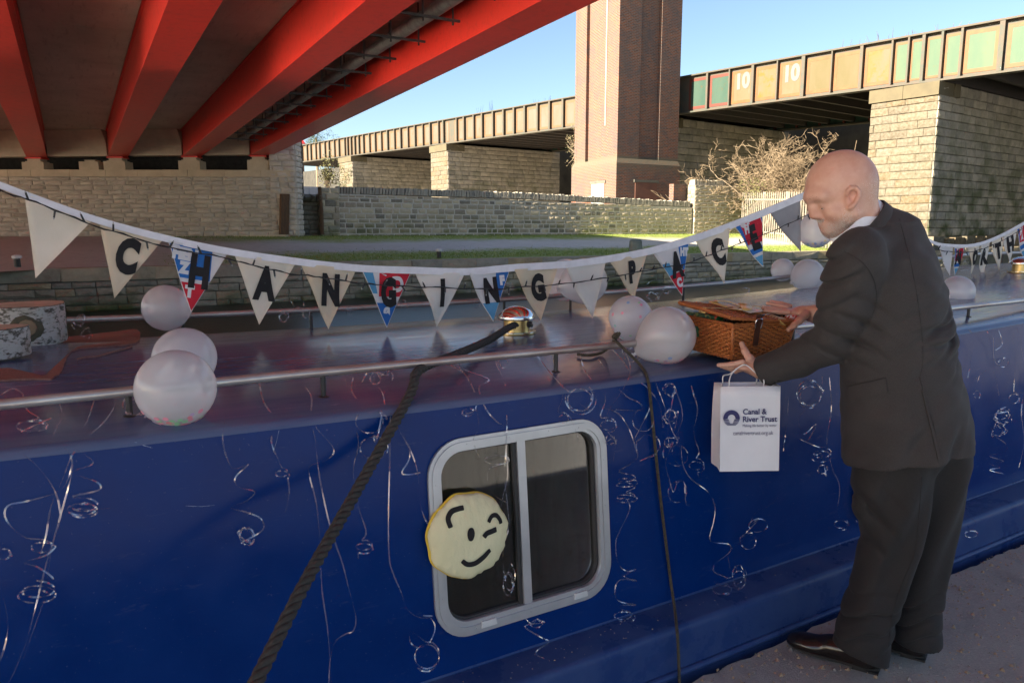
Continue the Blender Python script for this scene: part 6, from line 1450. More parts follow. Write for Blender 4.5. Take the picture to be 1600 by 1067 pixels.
# ------------------------------------------------------------------ the man: surfaces grown from rounded shapes that blend into each other
IL = -c_r.copy(); IA = Vector((c_f.x, c_f.y, 0)).normalized(); IU = Vector((0, 0, 1))     # picture left, away from the camera, up
npv = lambda p: np.array(tuple(p), dtype=np.float32)
class SDF:
    def __init__(s): s.p = []; s.disp = None
    def cap(s, a, b, r1, r2=None, k=.02, op=1):
        a, b = npv(a), npv(b); r2 = r1 if r2 is None else r2; ab = b - a; L2 = float(ab @ ab) + 1e-12
        def f(P):
            q = P - a; h = np.clip((q @ ab) / L2, 0, 1); q = q - h[:, None] * ab; return np.sqrt(np.einsum('ij,ij->i', q, q)) - (r1 + (r2 - r1) * h)
        s.p.append(((a + b) / 2, math.sqrt(L2) / 2 + max(r1, r2), f, k, op)); return s
    def chain(s, pts, rs, k=.02, op=1):
        for i in range(len(pts) - 1): s.cap(pts[i], pts[i + 1], rs[i], rs[i + 1], k, op)
        return s
    def ell(s, c, ax, k=.02, op=1):
        """ax: three axis vectors, their lengths are the radii"""
        c = npv(c); r = np.array([v.length for v in ax], dtype=np.float32); M = np.stack([npv(v.normalized()) for v in ax], 1)
        def f(P):
            q = (P - c) @ M; k0 = np.sqrt(((q / r) ** 2).sum(1)); k1 = np.sqrt(((q / r ** 2) ** 2).sum(1)) + 1e-9; return k0 * (k0 - 1) / k1
        s.p.append((c, float(r.max()), f, k, op)); return s
    def loft(s, st, yaw, k=.02, p=2.3):
        """stations (point, half width across, half depth) joined along z; yaw turns the oval"""
        st = sorted(st, key=lambda q: q[0].z); z = np.array([q[0].z for q in st]); X = np.array([tuple(q[0]) for q in st]); A = np.array([q[1] for q in st]); B = np.array([q[2] for q in st])
        ya = yaw if isinstance(yaw, Vector) else IL; fx = npv(ya.normalized()); sx_ = np.array([-fx[1], fx[0], 0], np.float32)
        from_ = (X[0] + X[-1]) / 2; R_ = float(np.linalg.norm(X - from_, axis=1).max() + max(A.max(), B.max()))
        def sm(zz, V): return np.interp(zz, z, V)
        def f(P):
            zz = P[:, 2]; cx = sm(zz, X[:, 0]); cy = sm(zz, X[:, 1]); a = sm(zz, A); b = sm(zz, B); dx, dy = P[:, 0] - cx, P[:, 1] - cy
            u = (dx * fx[0] + dy * fx[1]) / b; w = (dx * sx_[0] + dy * sx_[1]) / a
            g = (np.abs(u) ** p + np.abs(w) ** p + 1e-9) ** (1 / p); d = (g - 1) * np.minimum(a, b) * .92
            return np.maximum(d, np.maximum(z[0] - zz, zz - z[-1]))
        s.p.append((from_.astype(np.float32), R_, f, k, 1)); return s
    def cut(s, p0, n):
        """remove what lies on the side n points to"""
        p0, n = npv(p0), npv(n.normalized()); s.p.append((p0, 9.0, lambda P: (P - p0) @ n, 0, 'cut')); return s
    def __call__(s, P, c=None, rad_=None):
        d = np.full(len(P), 9.0, np.float32)
        for pc, pr, f, k, op in s.p:
            if c is not None and op != 'cut' and np.linalg.norm(pc - c) - pr > rad_ + k + .02: continue
            e = f(P).astype(np.float32)
            if op == 'cut': d = np.maximum(d, e)
            elif op == 1:
                if k > 0: h = np.maximum(k - np.abs(d - e), 0) / k; d = np.minimum(d, e) - h * h * k * .25
                else: d = np.minimum(d, e)
            else:
                e = -e
                if k > 0: h = np.maximum(k - np.abs(d - e), 0) / k; d = np.maximum(d, e) + h * h * k * .25
                else: d = np.maximum(d, e)
        if s.disp is not None: d = d - s.disp(P)
        return d
    def mesh(s, res):
        lo = np.min([p[0] - p[1] for p in s.p if p[4] == 1], axis=0) - 3 * res; hi = np.max([p[0] + p[1] for p in s.p if p[4] == 1], axis=0) + 3 * res
        B = 16; nb = np.ceil((hi - lo) / (res * B)).astype(int); n = nb * B; G = np.full(n, 1.0, np.float32); half = res * B * .866
        cc = np.stack(np.meshgrid(*[lo[i] + (np.arange(nb[i]) + .5) * B * res for i in range(3)], indexing='ij'), -1).reshape(-1, 3).astype(np.float32)
        near = np.zeros(len(cc), bool)
        for pc, pr, f, k, op in s.p:
            if op == 1: near |= np.linalg.norm(cc - pc, axis=1) < pr + half + .02
        dd = np.full(len(cc), 9.0, np.float32); dd[near] = s(cc[near]); act = np.abs(dd) < half * 1.5 + .02
        ib = np.stack(np.meshgrid(np.arange(nb[0]), np.arange(nb[1]), np.arange(nb[2]), indexing='ij'), -1).reshape(-1, 3)
        g = np.stack(np.meshgrid(np.arange(B), np.arange(B), np.arange(B), indexing='ij'), -1).reshape(-1, 3)
        for j in np.nonzero(dd <= -(half * 1.5 + .02))[0]: a = ib[j] * B; G[a[0]:a[0] + B, a[1]:a[1] + B, a[2]:a[2] + B] = -1
        for j in np.nonzero(act)[0]:
            a = ib[j] * B; P = (lo + (a + g) * res).astype(np.float32); G[a[0]:a[0] + B, a[1]:a[1] + B, a[2]:a[2] + B] = s(P, cc[j], half).reshape(B, B, B)
        I = G < 0; c = [(i, j, k) for i in (0, 1) for j in (0, 1) for k in (0, 1)]
        S = lambda A, i, j, k: A[i:A.shape[0] - 1 + i, j:A.shape[1] - 1 + j, k:A.shape[2] - 1 + k]
        cnt = sum(S(I, *q).astype(np.int8) for q in c); m = (cnt > 0) & (cnt < 8); cell = np.argwhere(m); idx = np.full(m.shape, -1, np.int64); idx[m] = np.arange(len(cell))
        V = {q: G[cell[:, 0] + q[0], cell[:, 1] + q[1], cell[:, 2] + q[2]] for q in c}; acc = np.zeros((len(cell), 3)); w = np.zeros(len(cell))
        for q in c:
            for ax in range(3):
                if q[ax] == 0:
                    r = list(q); r[ax] = 1; r = tuple(r); a, b = V[q], V[r]; cr = (a < 0) != (b < 0); tt = np.where(cr, a / np.where(cr, a - b, 1), 0); p = np.tile(np.array(q, float), (len(cell), 1)); p[:, ax] = tt; acc[cr] += p[cr]; w[cr] += 1
        vs = lo + (cell + acc / np.maximum(w, 1)[:, None]) * res; F = []
        for ax in range(3):
            o = [i for i in range(3) if i != ax]; sl0 = [slice(1, -1)] * 3; sl0[ax] = slice(0, -1); sl1 = list(sl0); sl1[ax] = slice(1, None)
            A0, A1 = I[tuple(sl0)], I[tuple(sl1)]; e = np.argwhere(A0 != A1); base = e + np.array([0 if i == ax else 1 for i in range(3)]); inside = A0[tuple(e.T)]
            def cid(d1, d2): q = base.copy(); q[:, o[0]] -= d1; q[:, o[1]] -= d2; return idx[tuple(q.T)]
            Q = np.stack([cid(1, 1), cid(0, 1), cid(0, 0), cid(1, 0)], 1); fl = inside if ax != 1 else ~inside; Q[~fl] = Q[~fl][:, ::-1]; F.append(Q)
        return vs, np.concatenate(F)
def sdf_obj(name, sd, res, mat, parent=None, loc=None, **t_):
    vs, fs = sd.mesh(res); return make(name, vs, fs, mat, parent, 180, None, loc, **t_), vs

# ---- materials
HD_ = 2.40; HS = HD_ / FPX; Hc = at_d(1313, 300, HD_)
IN = -(c_f.copy()); IN = Vector((IN.x, IN.y, 0)).normalized()                 # towards the camera
def hp_(px, py, side=0.0): return Hc + IL * ((1313 - px) * HS) + IU * ((300 - py) * HS) + IN * side
t = NT('skin'); v = t.pos(); n = t.noise(v, 28, 5, .6); k = t.mix(t.range(n, .35, .7), (0.60, 0.35, 0.26), (0.52, 0.275, 0.195))
def near_mask(p, r0, r1):
    d = t.n('ShaderNodeVectorMath', operation='DISTANCE'); g = t.n('ShaderNodeNewGeometry'); t.l(g.outputs['Position'], d.inputs[0]); d.inputs[1].default_value = tuple(p); return t.range(d.outputs['Value'], r1, r0)
k = t.mix(t.math('MULTIPLY', near_mask(hp_(1314, 311, .085), .015, .036), .4), k, (0.56, 0.23, 0.16))
k = t.mix(t.math('MULTIPLY', near_mask(hp_(1268, 336, 0), .010, .03), .35), k, (0.55, 0.25, 0.18))
k = t.mix(t.math('MULTIPLY', near_mask(hp_(1350, 290, .04), .03, .085), .35), k, (0.30, 0.20, 0.16))      # close-cropped hair at the back
stub = None
for (x_, y_, sd0, r0, r1) in ((1300, 358, .03, .018, .040), (1300, 358, -.03, .018, .040), (1310, 349, .052, .012, .030), (1316, 338, .064, .010, .024), (1288, 345, 0, .008, .024), (1310, 349, -.052, .012, .030)):
    m_ = near_mask(hp_(x_, y_, sd0), r0, r1); stub = m_ if stub is None else t.math('MAXIMUM', stub, m_)
k = t.mix(t.math('MULTIPLY', t.math('MULTIPLY', stub, t.range(t.noise(v, 260, 3, .7), .3, .62)), .75), k, (0.50, 0.45, 0.41))
bs = t.n('ShaderNodeBsdfPrincipled'); t.l(k, bs.inputs['Base Color']); bs.inputs['Roughness'].default_value = .42; bs.inputs['Subsurface Weight'].default_value = .12; bs.inputs['Subsurface Radius'].default_value = (.012, .005, .003); bs.inputs['Subsurface Scale'].default_value = .6
t.l(t.bump(t.noise(v, 420, 3, .7), .12, .002), bs.inputs['Normal']); M_SKIN = t.out(bs.outputs[0])
def wool(name, a, b):
    t = NT(name); v = t.pos(); k = t.mix(t.range(t.noise(v, 420, 2, .6), .35, .65), a, b); k = t.mix(t.range(t.noise(v, 6, 4), .45, .7, 0, .25), k, tuple(x * 1.35 for x in a))
    return t.out(t.bsdf(k, .82, 0, t.bump(t.noise(v, 700, 2), .15, .001), .3, Sheen_Weight=.04, Sheen_Roughness=.5))
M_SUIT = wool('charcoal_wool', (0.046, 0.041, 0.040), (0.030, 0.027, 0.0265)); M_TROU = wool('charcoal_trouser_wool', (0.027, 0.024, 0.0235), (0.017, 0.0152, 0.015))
M_SHIRT = simple('white_shirt', (0.72, 0.74, 0.78), (0.66, 0.68, 0.72), .8, scale=30); M_SHOE = simple('black_shoe_leather', (0.010, 0.008, 0.008), (0.02, 0.014, 0.012), .18, scale=14, bump=.08, bscale=90); M_SOLE = simple('shoe_sole', (0.014, 0.012, 0.011), (0.02, 0.018, 0.016), .6); M_THREAD = simple('seam_shadow', (0.022, 0.019, 0.018), (0.017, 0.015, 0.014), .9)
M_HAIR = simple('grey_stubble', (0.92, 0.89, 0.85), (0.78, 0.74, 0.69), .6, scale=60); M_BROW = simple('brow_hair', (0.34, 0.24, 0.17), (0.26, 0.18, 0.12), .7); M_EYE = simple('eye_white', (0.55, 0.5, 0.47), (0.5, 0.45, 0.42), .2); M_PUP = simple('eye_dark', (0.02, 0.02, 0.025), (0.03, 0.03, 0.03), .1)

# ---- joints
Lsh, Lel, Lwr = at_d(1338, 415, 2.30), at_d(1300, 533, 2.47), at_d(1190, 577, 2.665)
Rsh, Rel, Rwr = at_d(1400, 408, 2.60), at_d(1338, 492, 2.86), at_d(1276, 491, 2.875)
body = SDF()
# head
F_ = lambda px, py, s=0.0: hp_(px, py, s)
fw_ = (IL * .95 + IA * .12).normalized(); up_ = (IU * .96 + IL * .22).normalized(); fw2 = (fw_ - up_ * fw_.dot(up_)).normalized(); sd_ = up_.cross(fw2).normalized()
if sd_.dot(IN) < 0: sd_ = -sd_
body.ell(F_(1314, 288), (fw2 * .1105, up_ * .107, sd_ * .083), 0)
body.ell(F_(1325, 290), (fw2 * .080, up_ * .098, sd_ * .080), .02)
body.ell(F_(1306, 322), (IL * .056, IU * .076, IN * .062), .022)
body.ell(F_(1289, 305), (IL * .052, IU * .026, IN * .058), .022)
for s in (-1, 1):
    body.cap(F_(1321, 333, .058 * s), F_(1304, 355, .024 * s), .026, .020, .03)
    body.cap(F_(1266.5, 309, .010 * s), F_(1276, 308, .045 * s), .0095, .0085, .032)
    body.ell(F_(1296, 332, .045 * s), (IL * .024, IU * .024, IN * .020), .02)                  # cheek
    body.ell(F_(1270.5, 321, .034 * s), (IL * .010, IU * .009, IN * .017), .014, -1)             # socket
    body.ell(F_(1282.5, 321, .033 * s), (IL * .0135, IU * .0125, IN * .0135), .004)            # lid
    body.cap(F_(1283, 338, .013 * s), F_(1279, 338, .012 * s), .0095, .0085, .010)
body.ell(F_(1305, 356.5), (IL * .026, IU * .022, IN * .030), .02)
body.chain([F_(1272, 312), F_(1271.5, 325), F_(1273, 335.5)], [.0105, .0118, .0130], .016)
body.ell(F_(1293, 344), (IL * .012, IU * .012, IN * .026), .014)
body.cap(F_(1292, 347, -.018), F_(1292, 347, .018), .0085, .0085, .014); body.cap(F_(1296, 352.5, -.015), F_(1296, 352.5, .015), .0080, .0080, .010)
body.cap(F_(1289.5, 349.7, -.020), F_(1289.5, 349.7, .020), .0018, .0018, .004, -1)
# ears
for s in (-1, 1):
    q = lambda px, py, o=0.0: F_(1313.5 + (px - 1318) * .86, 311 + (py - 311) * .88, s * (.0815 + o))
    body.ell(q(1318, 311, -.006), (IL * .017, (IU * 1 + IL * .1) * .031, IN * .012), .012)
    body.chain([q(1309, 306, .002), q(1309.5, 299, .006), q(1314, 294, .010), q(1321, 294.5, .013), q(1326, 300, .014), q(1327, 308, .013), q(1324, 317, .011), q(1319.5, 324, .007), q(1315.5, 328, .003)], [.0055, .0055, .0058, .0062, .0062, .006, .0058, .007, .0075], .006)
    body.ell(q(1316, 309, .012), (IL * .0085, IU * .017, IN * .013), .005, -1)
# neck, trunk and limbs (mostly under the clothes)
body.cap(F_(1336, 320), at_d(1366, 392, 2.46), .064, .068, .03)
body.cap(F_(1305, 352), F_(1335, 372), .030, .045, .03)
body.chain([at_d(1385, 410, 2.47), at_d(1396, 500, 2.47), at_d(1408, 640, 2.5)], [.13, .125, .13], .05)
body.chain([at_d(1400, 690, 2.46), at_d(1388, 850, 2.53), at_d(1352, 1010, 2.615)], [.085, .06, .045], .04); body.chain([at_d(1440, 690, 2.58), at_d(1440, 850, 2.62), at_d(1432, 985, 2.68)], [.085, .06, .036], .04)
body.chain([at_d(1375, 395, 2.4), Lsh, Lel, Lwr], [.06, .055, .042, .029], .04); body.chain([at_d(1400, 390, 2.55), Rsh, Rel, Rwr], [.06, .055, .042, .030], .04)
# left hand: palm upward below the hamper's corner, thumb against its front
hd = lambda px, py, d: at_d(px, py, d)
body.ell(hd(1175, 572.5, 2.70), ((hd(1150, 566, 2.72) - hd(1198, 580, 2.68)) * .46, IU * .019, IA * .040), .02)
body.cap(Lwr, hd(1181, 575, 2.69), .029, .026, .03)
for i, (b, m, e) in enumerate((((1160, 566, 2.668), (1143, 569.5, 2.685), (1123, 570.5, 2.705)), ((1157, 570, 2.690), (1141, 573.5, 2.715), (1127, 572.5, 2.745)), ((1158, 573.5, 2.715), (1143, 577, 2.745), (1131, 574, 2.775)), ((1162, 576.5, 2.735), (1150, 580, 2.765), (1141, 577, 2.79)))):
    r = .0098 - .0006 * i; body.chain([hd(*b), hd(*m), hd(*e)], [r + .001, r, r * .82], .006)
body.chain([hd(1184, 572, 2.685), hd(1171, 560, 2.675), hd(1164, 549, 2.685), hd(1159, 537, 2.70)], [.018, .0135, .0112, .0092], .010)
# right hand: flat on the lid, thumb hooked over the end
body.ell(hd(1247, 487.5, 2.895), ((hd(1224, 484, 2.92) - hd(1268, 490, 2.87)) * .5, IU * .016, IA * .042), .02)
body.cap(Rwr, hd(1256, 489, 2.885), .030, .024, .03)
for i, (b, m, e) in enumerate((((1232, 488.5, 2.862), (1215, 487.5, 2.872), (1195, 485, 2.885)), ((1229, 485, 2.900), (1212, 483, 2.918), (1192, 480.5, 2.935)), ((1231, 481, 2.925), (1217, 477.5, 2.945), (1199, 474, 2.965)), ((1235, 478.5, 2.945), (1222, 474.5, 2.965), (1205, 471, 2.985)))):
    r = .0098 - .0005 * i; body.chain([hd(*b), hd(*m), hd(*e)], [r + .001, r, r * .82], .006)
body.chain([hd(1258, 492, 2.850), hd(1249, 501, 2.815), hd(1241, 508, 2.800), hd(1232, 515, 2.795)], [.017, .0135, .0112, .0092], .010)
foot = at_z(1400, 1040, 0)
man, bv = sdf_obj('person', body, .0033, M_SKIN, None, foot)
tag(man, 'bald man with grey stubble in charcoal suit leaning over the boat, hands on the hamper', 'person')
ORG[man.name] = foot
# eyes, brow, stubble
for s in (-1, 1):
    mb = MB(); c = F_(1283.6, 323.6, .033 * s); mb.lathe(c, [(.0108 * math.sin(a), -.0108 * math.cos(a)) for a in np.linspace(.01, math.pi - .01, 10)], 14, 0); mb.lathe(c + (IL * .93 - IU * .3).normalized() * .0102, [(.0048, 0), (.003, .0012), (0, .0015)], 10, 1, ax=(IL * .93 - IU * .3)); mb.build('eye', [M_EYE, M_PUP], man, 60)
from mathutils.bvhtree import BVHTree
def bvh(o): 
    me = o.data; off = org(o); return BVHTree.FromPolygons([tuple(w.co + off) for w in me.vertices], [tuple(p.vertices) for p in me.polygons])
bt_body = bvh(man)
def hairs(name, n, where, ln, mat, seed, dirn, w=.0005):
    R = random.Random(seed); mb = MB(); got = 0; tries = 0
    while got < n and tries < n * 6:
        tries += 1; p = where(R); q, nn, _, _ = bt_body.find_nearest(p)
        if q is None or (q - p).length > .02: continue
        d = (nn * .5 + dirn + Vector((R.gauss(0, .3), R.gauss(0, .3), R.gauss(0, .3)))).normalized(); s = d.orthogonal().normalized() * w; l = ln * R.uniform(.5, 1.2)
        mb.add([q - s, q + s, q + d * l + nn * .0005], [(0, 1, 2)]); got += 1
    return mb.build(name, mat, man, kind='stuff')
def beard_pt(R):
    s = R.choice((-1, 1, 1)); u = R.random()
    if u < .40: a, b = F_(1315, 336, .066 * s), F_(1303, 360, .024 * s); p = a.lerp(b, R.random()) + Vector((R.gauss(0, .010), R.gauss(0, .010), R.gauss(0, .012)))
    elif u < .66: p = F_(1298, 361, R.uniform(-.03, .03)) + Vector((R.gauss(0, .008), R.gauss(0, .008), R.gauss(0, .012)))
    elif u < .80: p = F_(1286, 343.5, R.uniform(-.026, .026)) + Vector((0, 0, R.gauss(0, .004)))
    elif u < .9: p = F_(1306, 350, .05 * s) + Vector((R.gauss(0, .015), R.gauss(0, .015), R.gauss(0, .012)))
    else: p = F_(1300, 346, .04 * s) + Vector((R.gauss(0, .014), R.gauss(0, .014), R.gauss(0, .012)))
    return p
hairs('beard', 4200, beard_pt, .0042, M_HAIR, 1, Vector((0, 0, -.8)), .00045)
hairs('eyebrow', 60, lambda R: F_(1264 + R.uniform(-2, 6), 309 + R.gauss(0, 1.2), R.choice((-1, 1)) * R.uniform(.012, .045)), .006, M_BROW, 2, IN * .5 - IU * .2)
hairs('cropped_hair', 1200, lambda R: F_(1345 + R.gauss(0, 12), 296 + R.gauss(0, 12), R.choice((-1, 1)) * R.uniform(.03, .08)), .0022, M_HAIR, 3, Vector((0, 0, -.9)), .00035)

# jacket
TF = (IL * math.cos(rad(24)) + IA * math.sin(rad(24)))               # the chest looks this way
jk = SDF()
jk.loft([(at_d(1384, 352, 2.455), .10, .075), (at_d(1382, 376, 2.46), .150, .11), (at_d(1384, 402, 2.465), .200, .143), (at_d(1391, 450, 2.47), .225, .165), (at_d(1397, 500, 2.475), .215, .168), (at_d(1401, 550, 2.48), .212, .176), (at_d(1408, 600, 2.49), .225, .186), (at_d(1413, 650, 2.50), .238, .197), (at_d(1417, 700, 2.51), .245, .204), (at_d(1420, 760, 2.52), .25, .208)], TF, 0, 2.2)
jk.cap(at_d(1345, 388, 2.31), at_d(1394, 384, 2.60), .068, .054, .05)
jk.cap(at_d(1352, 352, 2.45), at_d(1388, 372, 2.46), .080, .10, .05)
jk.ell(at_d(1412, 416, 2.50), (TF * .080, IU * .10, (TF.cross(IU)) * .13), .06)      # rounded upper back
jk.chain([Lsh + IU * .012, at_d(1322, 470, 2.37), Lel, at_d(1246, 561, 2.565), at_d(1184, 583, 2.665)], [.088, .084, .070, .060, .054], .018)
jk.chain([at_d(1404, 414, 2.61), at_d(1380, 440, 2.75), Rel, at_d(1278, 491, 2.87)], [.085, .078, .064, .048], .018)
# openings: hem plane, cuffs, neck
h1, h2, h3 = at_d(1302, 736, 2.46), at_d(1392, 739, 2.30), at_d(1533, 681, 2.52)
hn = (h2 - h1).cross(h3 - h1).normalized(); hn = hn if hn.z < 0 else -hn; jk.cut(h1, hn)
def local_cut(p, n, r): jk.p.append((npv(p), r, (lambda P, p=npv(p), n=npv(n.normalized()), r=r: np.maximum(np.linalg.norm(P - p, axis=1) - r, -((P - p) @ n))), 0, -1))
local_cut(at_d(1193, 581.5, 2.66), at_d(1184, 583, 2.665) - at_d(1246, 561, 2.565), .11)
local_cut(at_d(1280, 491, 2.87), Rwr - Rel, .085)
n1, n2 = at_d(1371, 311, 2.44), at_d(1305, 384, 2.40); nax = (n2 - n1).cross(IN).normalized(); nax = nax if nax.z > 0 else -nax
nc = (n1 + n2) / 2; local_cut(nc + nax * .002, nax, .135)
jk.p.append((npv(nc), .2, (lambda P, a=npv(nc + nax * .1), b=npv(nc - nax * .03), s=None: np.linalg.norm((P - a) - np.clip(((P - a) @ (b - a)) / float((b - a) @ (b - a)), 0, 1)[:, None] * (b - a), axis=1) - .066), .004, -1))
wc, ec, sc_, bc2 = npv(at_d(1455, 515, 2.44)), npv(at_d(1315, 520, 2.40)), npv(at_d(1310, 440, 2.25)), npv(at_d(1450, 660, 2.42))
ila, iua, iaa = npv(IL), npv(IU), npv(IA)
sn = lambda x: .8 * np.sin(x) + .32 * np.sin(2 * x + .7) + .14 * np.sin(3 * x + 1.9)
def jdisp(P):
    x = (P - wc) @ ila; z = (P - wc) @ iua; y = (P - wc) @ iaa
    g = lambda c, sx, sz: np.exp(-(((P - c) @ ila) / sx) ** 2 - (((P - c) @ iua) / sz) ** 2)
    wob = .25 * np.sin(17 * x + 3 * y) + .2 * np.sin(31 * x + 1)
    d = .0065 * sn(z * 118 + x * 22 + wob * 5) * g(wc, .11, .055)
    d += .0045 * sn(z * 62 + x * 45 + wob * 3) * g(wc, .16, .12)
    x2, z2 = (P - ec) @ ila, (P - ec) @ iua
    d += .0065 * sn(z2 * 95 - x2 * 55 + np.sin(x2 * 30)) * g(ec, .075, .10)
    x3, z3 = (P - sc_) @ ila, (P - sc_) @ iua
    d += .0055 * sn(z3 * 70 + x3 * 60 + .6 * np.sin(z3 * 25)) * g(sc_, .06, .12)
    x4, z4 = (P - bc2) @ ila, (P - bc2) @ iua
    d += .0055 * sn(x4 * 52 + z4 * 9 + np.sin(z4 * 12)) * g(bc2, .16, .12) * np.clip((.06 - z4) / .1, 0, 1)
    d += .0016 * np.sin(P[:, 0] * 41 + 2 * np.sin(P[:, 2] * 23)) * np.sin(P[:, 2] * 33 + P[:, 1] * 27)
    return (d * 1.7).astype(np.float32)
jk.disp = jdisp
jack, jv = sdf_obj('jacket', jk, .0050, M_SUIT, man)
bt_j = bvh(jack)
def hit(bt, px, py):
    d = ray(px, py).normalized(); q, nn, _, _ = bt.ray_cast(c_o, d); return (q, nn) if q is not None else (None, None)
def line(name, pts, r, mat, par, bt, off=.0005, n=6):
    P = []
    for p in spline([Vector((x, y, 0)) for x, y in pts], n):
        q, nn = hit(bt, p.x, p.y)
        if q is not None: P.append(q + nn * off)
    if len(P) > 2: mb = MB(); mb.tube(P, r, 5); return mb.build(name, mat, par, 180)
def patch(name, quad, mat, par, bt, off, nx=12, ny=5):
    a, b, c, d = [Vector((*p, 0)) for p in quad]; T, Bt = [], []
    for j in range(ny + 1):
        for i in range(nx + 1):
            p = a.lerp(b, i / nx).lerp(d.lerp(c, i / nx), j / ny); q, nn = hit(bt, p.x, p.y)
            if q is None: return
            T.append(q + nn * off); Bt.append(q - nn * .001)
    m = nx + 1; K = len(T); F = [(j * m + i, (j + 1) * m + i, (j + 1) * m + i + 1, j * m + i + 1) for j in range(ny) for i in range(nx)]
    edge = [i for i in range(m)] + [j * m + nx for j in range(1, ny + 1)] + [ny * m + i for i in range(nx - 1, -1, -1)] + [j * m for j in range(ny - 1, 0, -1)]
    F += [(edge[i], edge[(i + 1) % len(edge)], K + edge[(i + 1) % len(edge)], K + edge[i]) for i in range(len(edge))]
    return make(name, T + Bt, F, mat, par, 40)
patch('pocket_flap', [(1325, 605), (1384, 591), (1388, 612), (1330, 628)], M_SUIT, jack, bt_j, .0055)
line('seam', [(1324, 604), (1354, 597), (1385, 590)], .0011, M_THREAD, jack, bt_j, .002)
line('seam', [(1319, 393), (1345, 408), (1362, 430), (1369, 455), (1368, 478), (1358, 505)], .0009, M_THREAD, jack, bt_j)
line('seam', [(1437, 590), (1448, 630), (1460, 670), (1467, 716)], .0009, M_THREAD, jack, bt_j)
line('seam', [(1405, 342), (1425, 420), (1438, 500), (1442, 560), (1437, 590)], .0006, M_THREAD, jack, bt_j)
line('seam', [(1388, 323), (1378, 329), (1366, 337), (1352, 350)], .0011, M_THREAD, jack, bt_j)
patch('back_vent', [(1440, 610), (1443, 610), (1470, 714), (1466, 720)], M_SUIT, jack, bt_j, .004, 2, 12)
for i in range(4):
    q, nn = hit(bt_j, 1199 + i * 5.2, 604.5 - i * 3.2)
    if q is not None: mb = MB(); mb.lathe(q, [(.0062, -.001), (.0062, .002), (.003, .003), (0, .003)], 10, ax=nn); mb.build('cuff_button', M_SOLE, jack, 40)
# shirt: collar band round the neck and a sliver of cuff
mb = MB(); n = 48; V = []; maj = (n2 - n1) / 2; mino = IN * .073
for i in range(n):
    w = 2 * math.pi * i / n; p = nc + maj * 1.0 * math.cos(w) + mino * math.sin(w); o = (maj * math.cos(w) + mino * math.sin(w)).normalized()
    for a, b in ((-.03, .000), (.022, -.004), (.026, -.002), (.023, .002), (-.03, .008)): V.append(p + nax * a + o * (b - .006))
mb.add(V, [(i * 5 + k, ((i + 1) % n) * 5 + k, ((i + 1) % n) * 5 + k + 1, i * 5 + k + 1) for i in range(n) for k in range(4)]); mb.build('shirt_collar', M_SHIRT, man, 180)
mb = MB(); V = []
for i in range(n):
    w = 2 * math.pi * i / n; p = nc + maj * 1.06 * math.cos(w) + IN * .083 * math.sin(w); o = (maj * math.cos(w) + IN * .073 * math.sin(w)).normalized()
    for a, b in ((-.055, -.012), (-.014, -.003), (-.010, .0), (-.013, .003), (-.030, .006), (-.044, .009), (-.054, .004)): V.append(p + nax * a + o * b)
mb.add(V, [(i * 7 + k, ((i + 1) % n) * 7 + k, ((i + 1) % n) * 7 + k + 1, i * 7 + k + 1) for i in range(n) for k in range(6)]); mb.build('jacket_collar', M_SUIT, jack, 180)
a, b = at_d(1205, 576, 2.645), at_d(1186, 580.5, 2.668); mb = MB(); mb.tube([a, b], [.040, .040], 24); mb.build('shirt_cuff', M_SHIRT, man, 40)
# trousers
tr_ = SDF()
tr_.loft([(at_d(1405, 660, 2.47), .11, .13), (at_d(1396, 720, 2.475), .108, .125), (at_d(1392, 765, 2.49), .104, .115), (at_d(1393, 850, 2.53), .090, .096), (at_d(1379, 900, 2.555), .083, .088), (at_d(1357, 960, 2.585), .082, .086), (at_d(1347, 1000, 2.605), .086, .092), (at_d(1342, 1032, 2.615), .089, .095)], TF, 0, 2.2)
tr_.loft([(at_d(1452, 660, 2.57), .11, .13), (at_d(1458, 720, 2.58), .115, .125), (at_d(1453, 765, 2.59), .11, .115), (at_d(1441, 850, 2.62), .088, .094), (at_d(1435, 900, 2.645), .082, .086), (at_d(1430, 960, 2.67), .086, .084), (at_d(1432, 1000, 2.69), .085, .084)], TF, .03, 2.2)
tr_.ell(at_d(1425, 670, 2.53), (TF * .15, IU * .12, TF.cross(IU) * .19), .05)
q1, q2, q3 = at_d(1300, 1006, 2.60), at_d(1340, 1036, 2.50), at_d(1390, 1036, 2.61); hn2 = (q2 - q1).cross(q3 - q1).normalized(); hn2 = hn2 if hn2.z < 0 else -hn2
tr_.cut(q1, hn2)
kc2, an1, an2 = npv(at_d(1360, 830, 2.42)), npv(at_d(1340, 975, 2.5)), npv(at_d(1430, 970, 2.6))
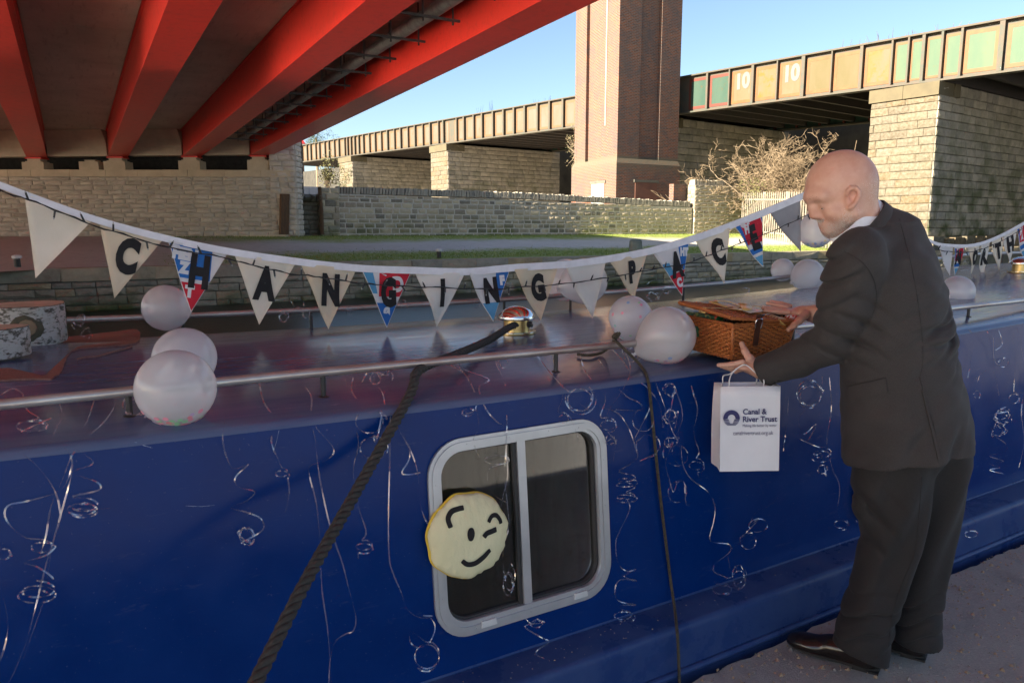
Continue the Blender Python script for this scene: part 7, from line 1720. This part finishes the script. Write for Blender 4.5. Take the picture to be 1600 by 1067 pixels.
def tdisp(P):
    g = lambda c, sx, sz: np.exp(-(((P - c) @ ila) / sx) ** 2 - (((P - c) @ iua) / sz) ** 2)
    d = np.zeros(len(P))
    for c, A in ((an1, .0075), (an2, .006)):
        x, z = (P - c) @ ila, (P - c) @ iua; d += A * sn(z * 85 + x * 38 + 1.2 * np.sin(x * 40 + 4 * z)) * g(c, .11, .085)
    x, z = (P - kc2) @ ila, (P - kc2) @ iua
    d += .006 * sn(z * 60 - x * 75) * g(kc2, .07, .11)
    d += .0045 * np.sin(((P - kc2) @ ila) * 58 + z * 8 + np.sin(z * 9)) * np.clip((.35 - np.abs(z + .05)) / .2, 0, 1)
    return (d * 1.7).astype(np.float32)
tr_.disp = tdisp
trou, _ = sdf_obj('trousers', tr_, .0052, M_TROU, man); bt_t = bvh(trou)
line('crease', [(1440, 745), (1436, 800), (1430, 860), (1410, 910), (1394, 960), (1388, 1010)], .0012, M_THREAD, trou, bt_t, .0002)
# shoes
def shoe(heel, toe, nm='shoe'):
    f = (toe - heel); L = f.length; f.normalize(); s = Vector((-f.y, f.x, 0)); sh = SDF(); P = lambda u, h, o=0.0: heel + f * (u * L) + IU * h + s * o
    sh.ell(P(.15, .045), (f * .048, IU * .052, s * .037), 0); sh.ell(P(.45, .040), (f * .085, IU * .044, s * .040), .03); sh.ell(P(.76, .030), (f * .070, IU * .034, s * .048), .03); sh.ell(P(.90, .024), (f * .036, IU * .024, s * .036), .02); sh.cap(P(.18, .06), P(.16, .11), .042, .045, .03); sh.cap(P(.3, .06), P(.5, .05), .034, .03, .03)
    sh.cap(P(.30, .098), P(.48, .076), .004, .004, .006)
    sh.cut(P(0, .016), Vector((0, 0, -1))); sh.cut(P(0, .112), IU); o, _ = sdf_obj(nm, sh, .0032, M_SHOE, man)
    mb = MB(); out = []
    for k in range(40):
        w = 2 * math.pi * k / 40; u = .5 + .5 * math.cos(w); wd = np.interp(u, [0, .15, .4, .75, .92, 1], [.02, .037, .036, .049, .036, .012]); out.append(P(u * .995 + .0, 0, wd * math.copysign(min(1, abs(math.sin(w)) ** .35), math.sin(w)) if 0 < k else 0))
    mb.prism([p + IU * .009 for p in out], IU * .0095); mb.build('sole', M_SOLE, o, 40)
    mb = MB(); mb.prism([P(.0, .0, .03), P(.0, .0, -.03), P(.27, .0, -.037), P(.27, .0, .037)], IU * .0088); mb.build('heel', M_SOLE, o)
    return o
shoe(at_z(1374, 1050, 0), at_z(1231, 1006, 0)); hl = at_z(1447, 1030, 0); shoe(hl, hl + Vector((-.115, .27, 0)))
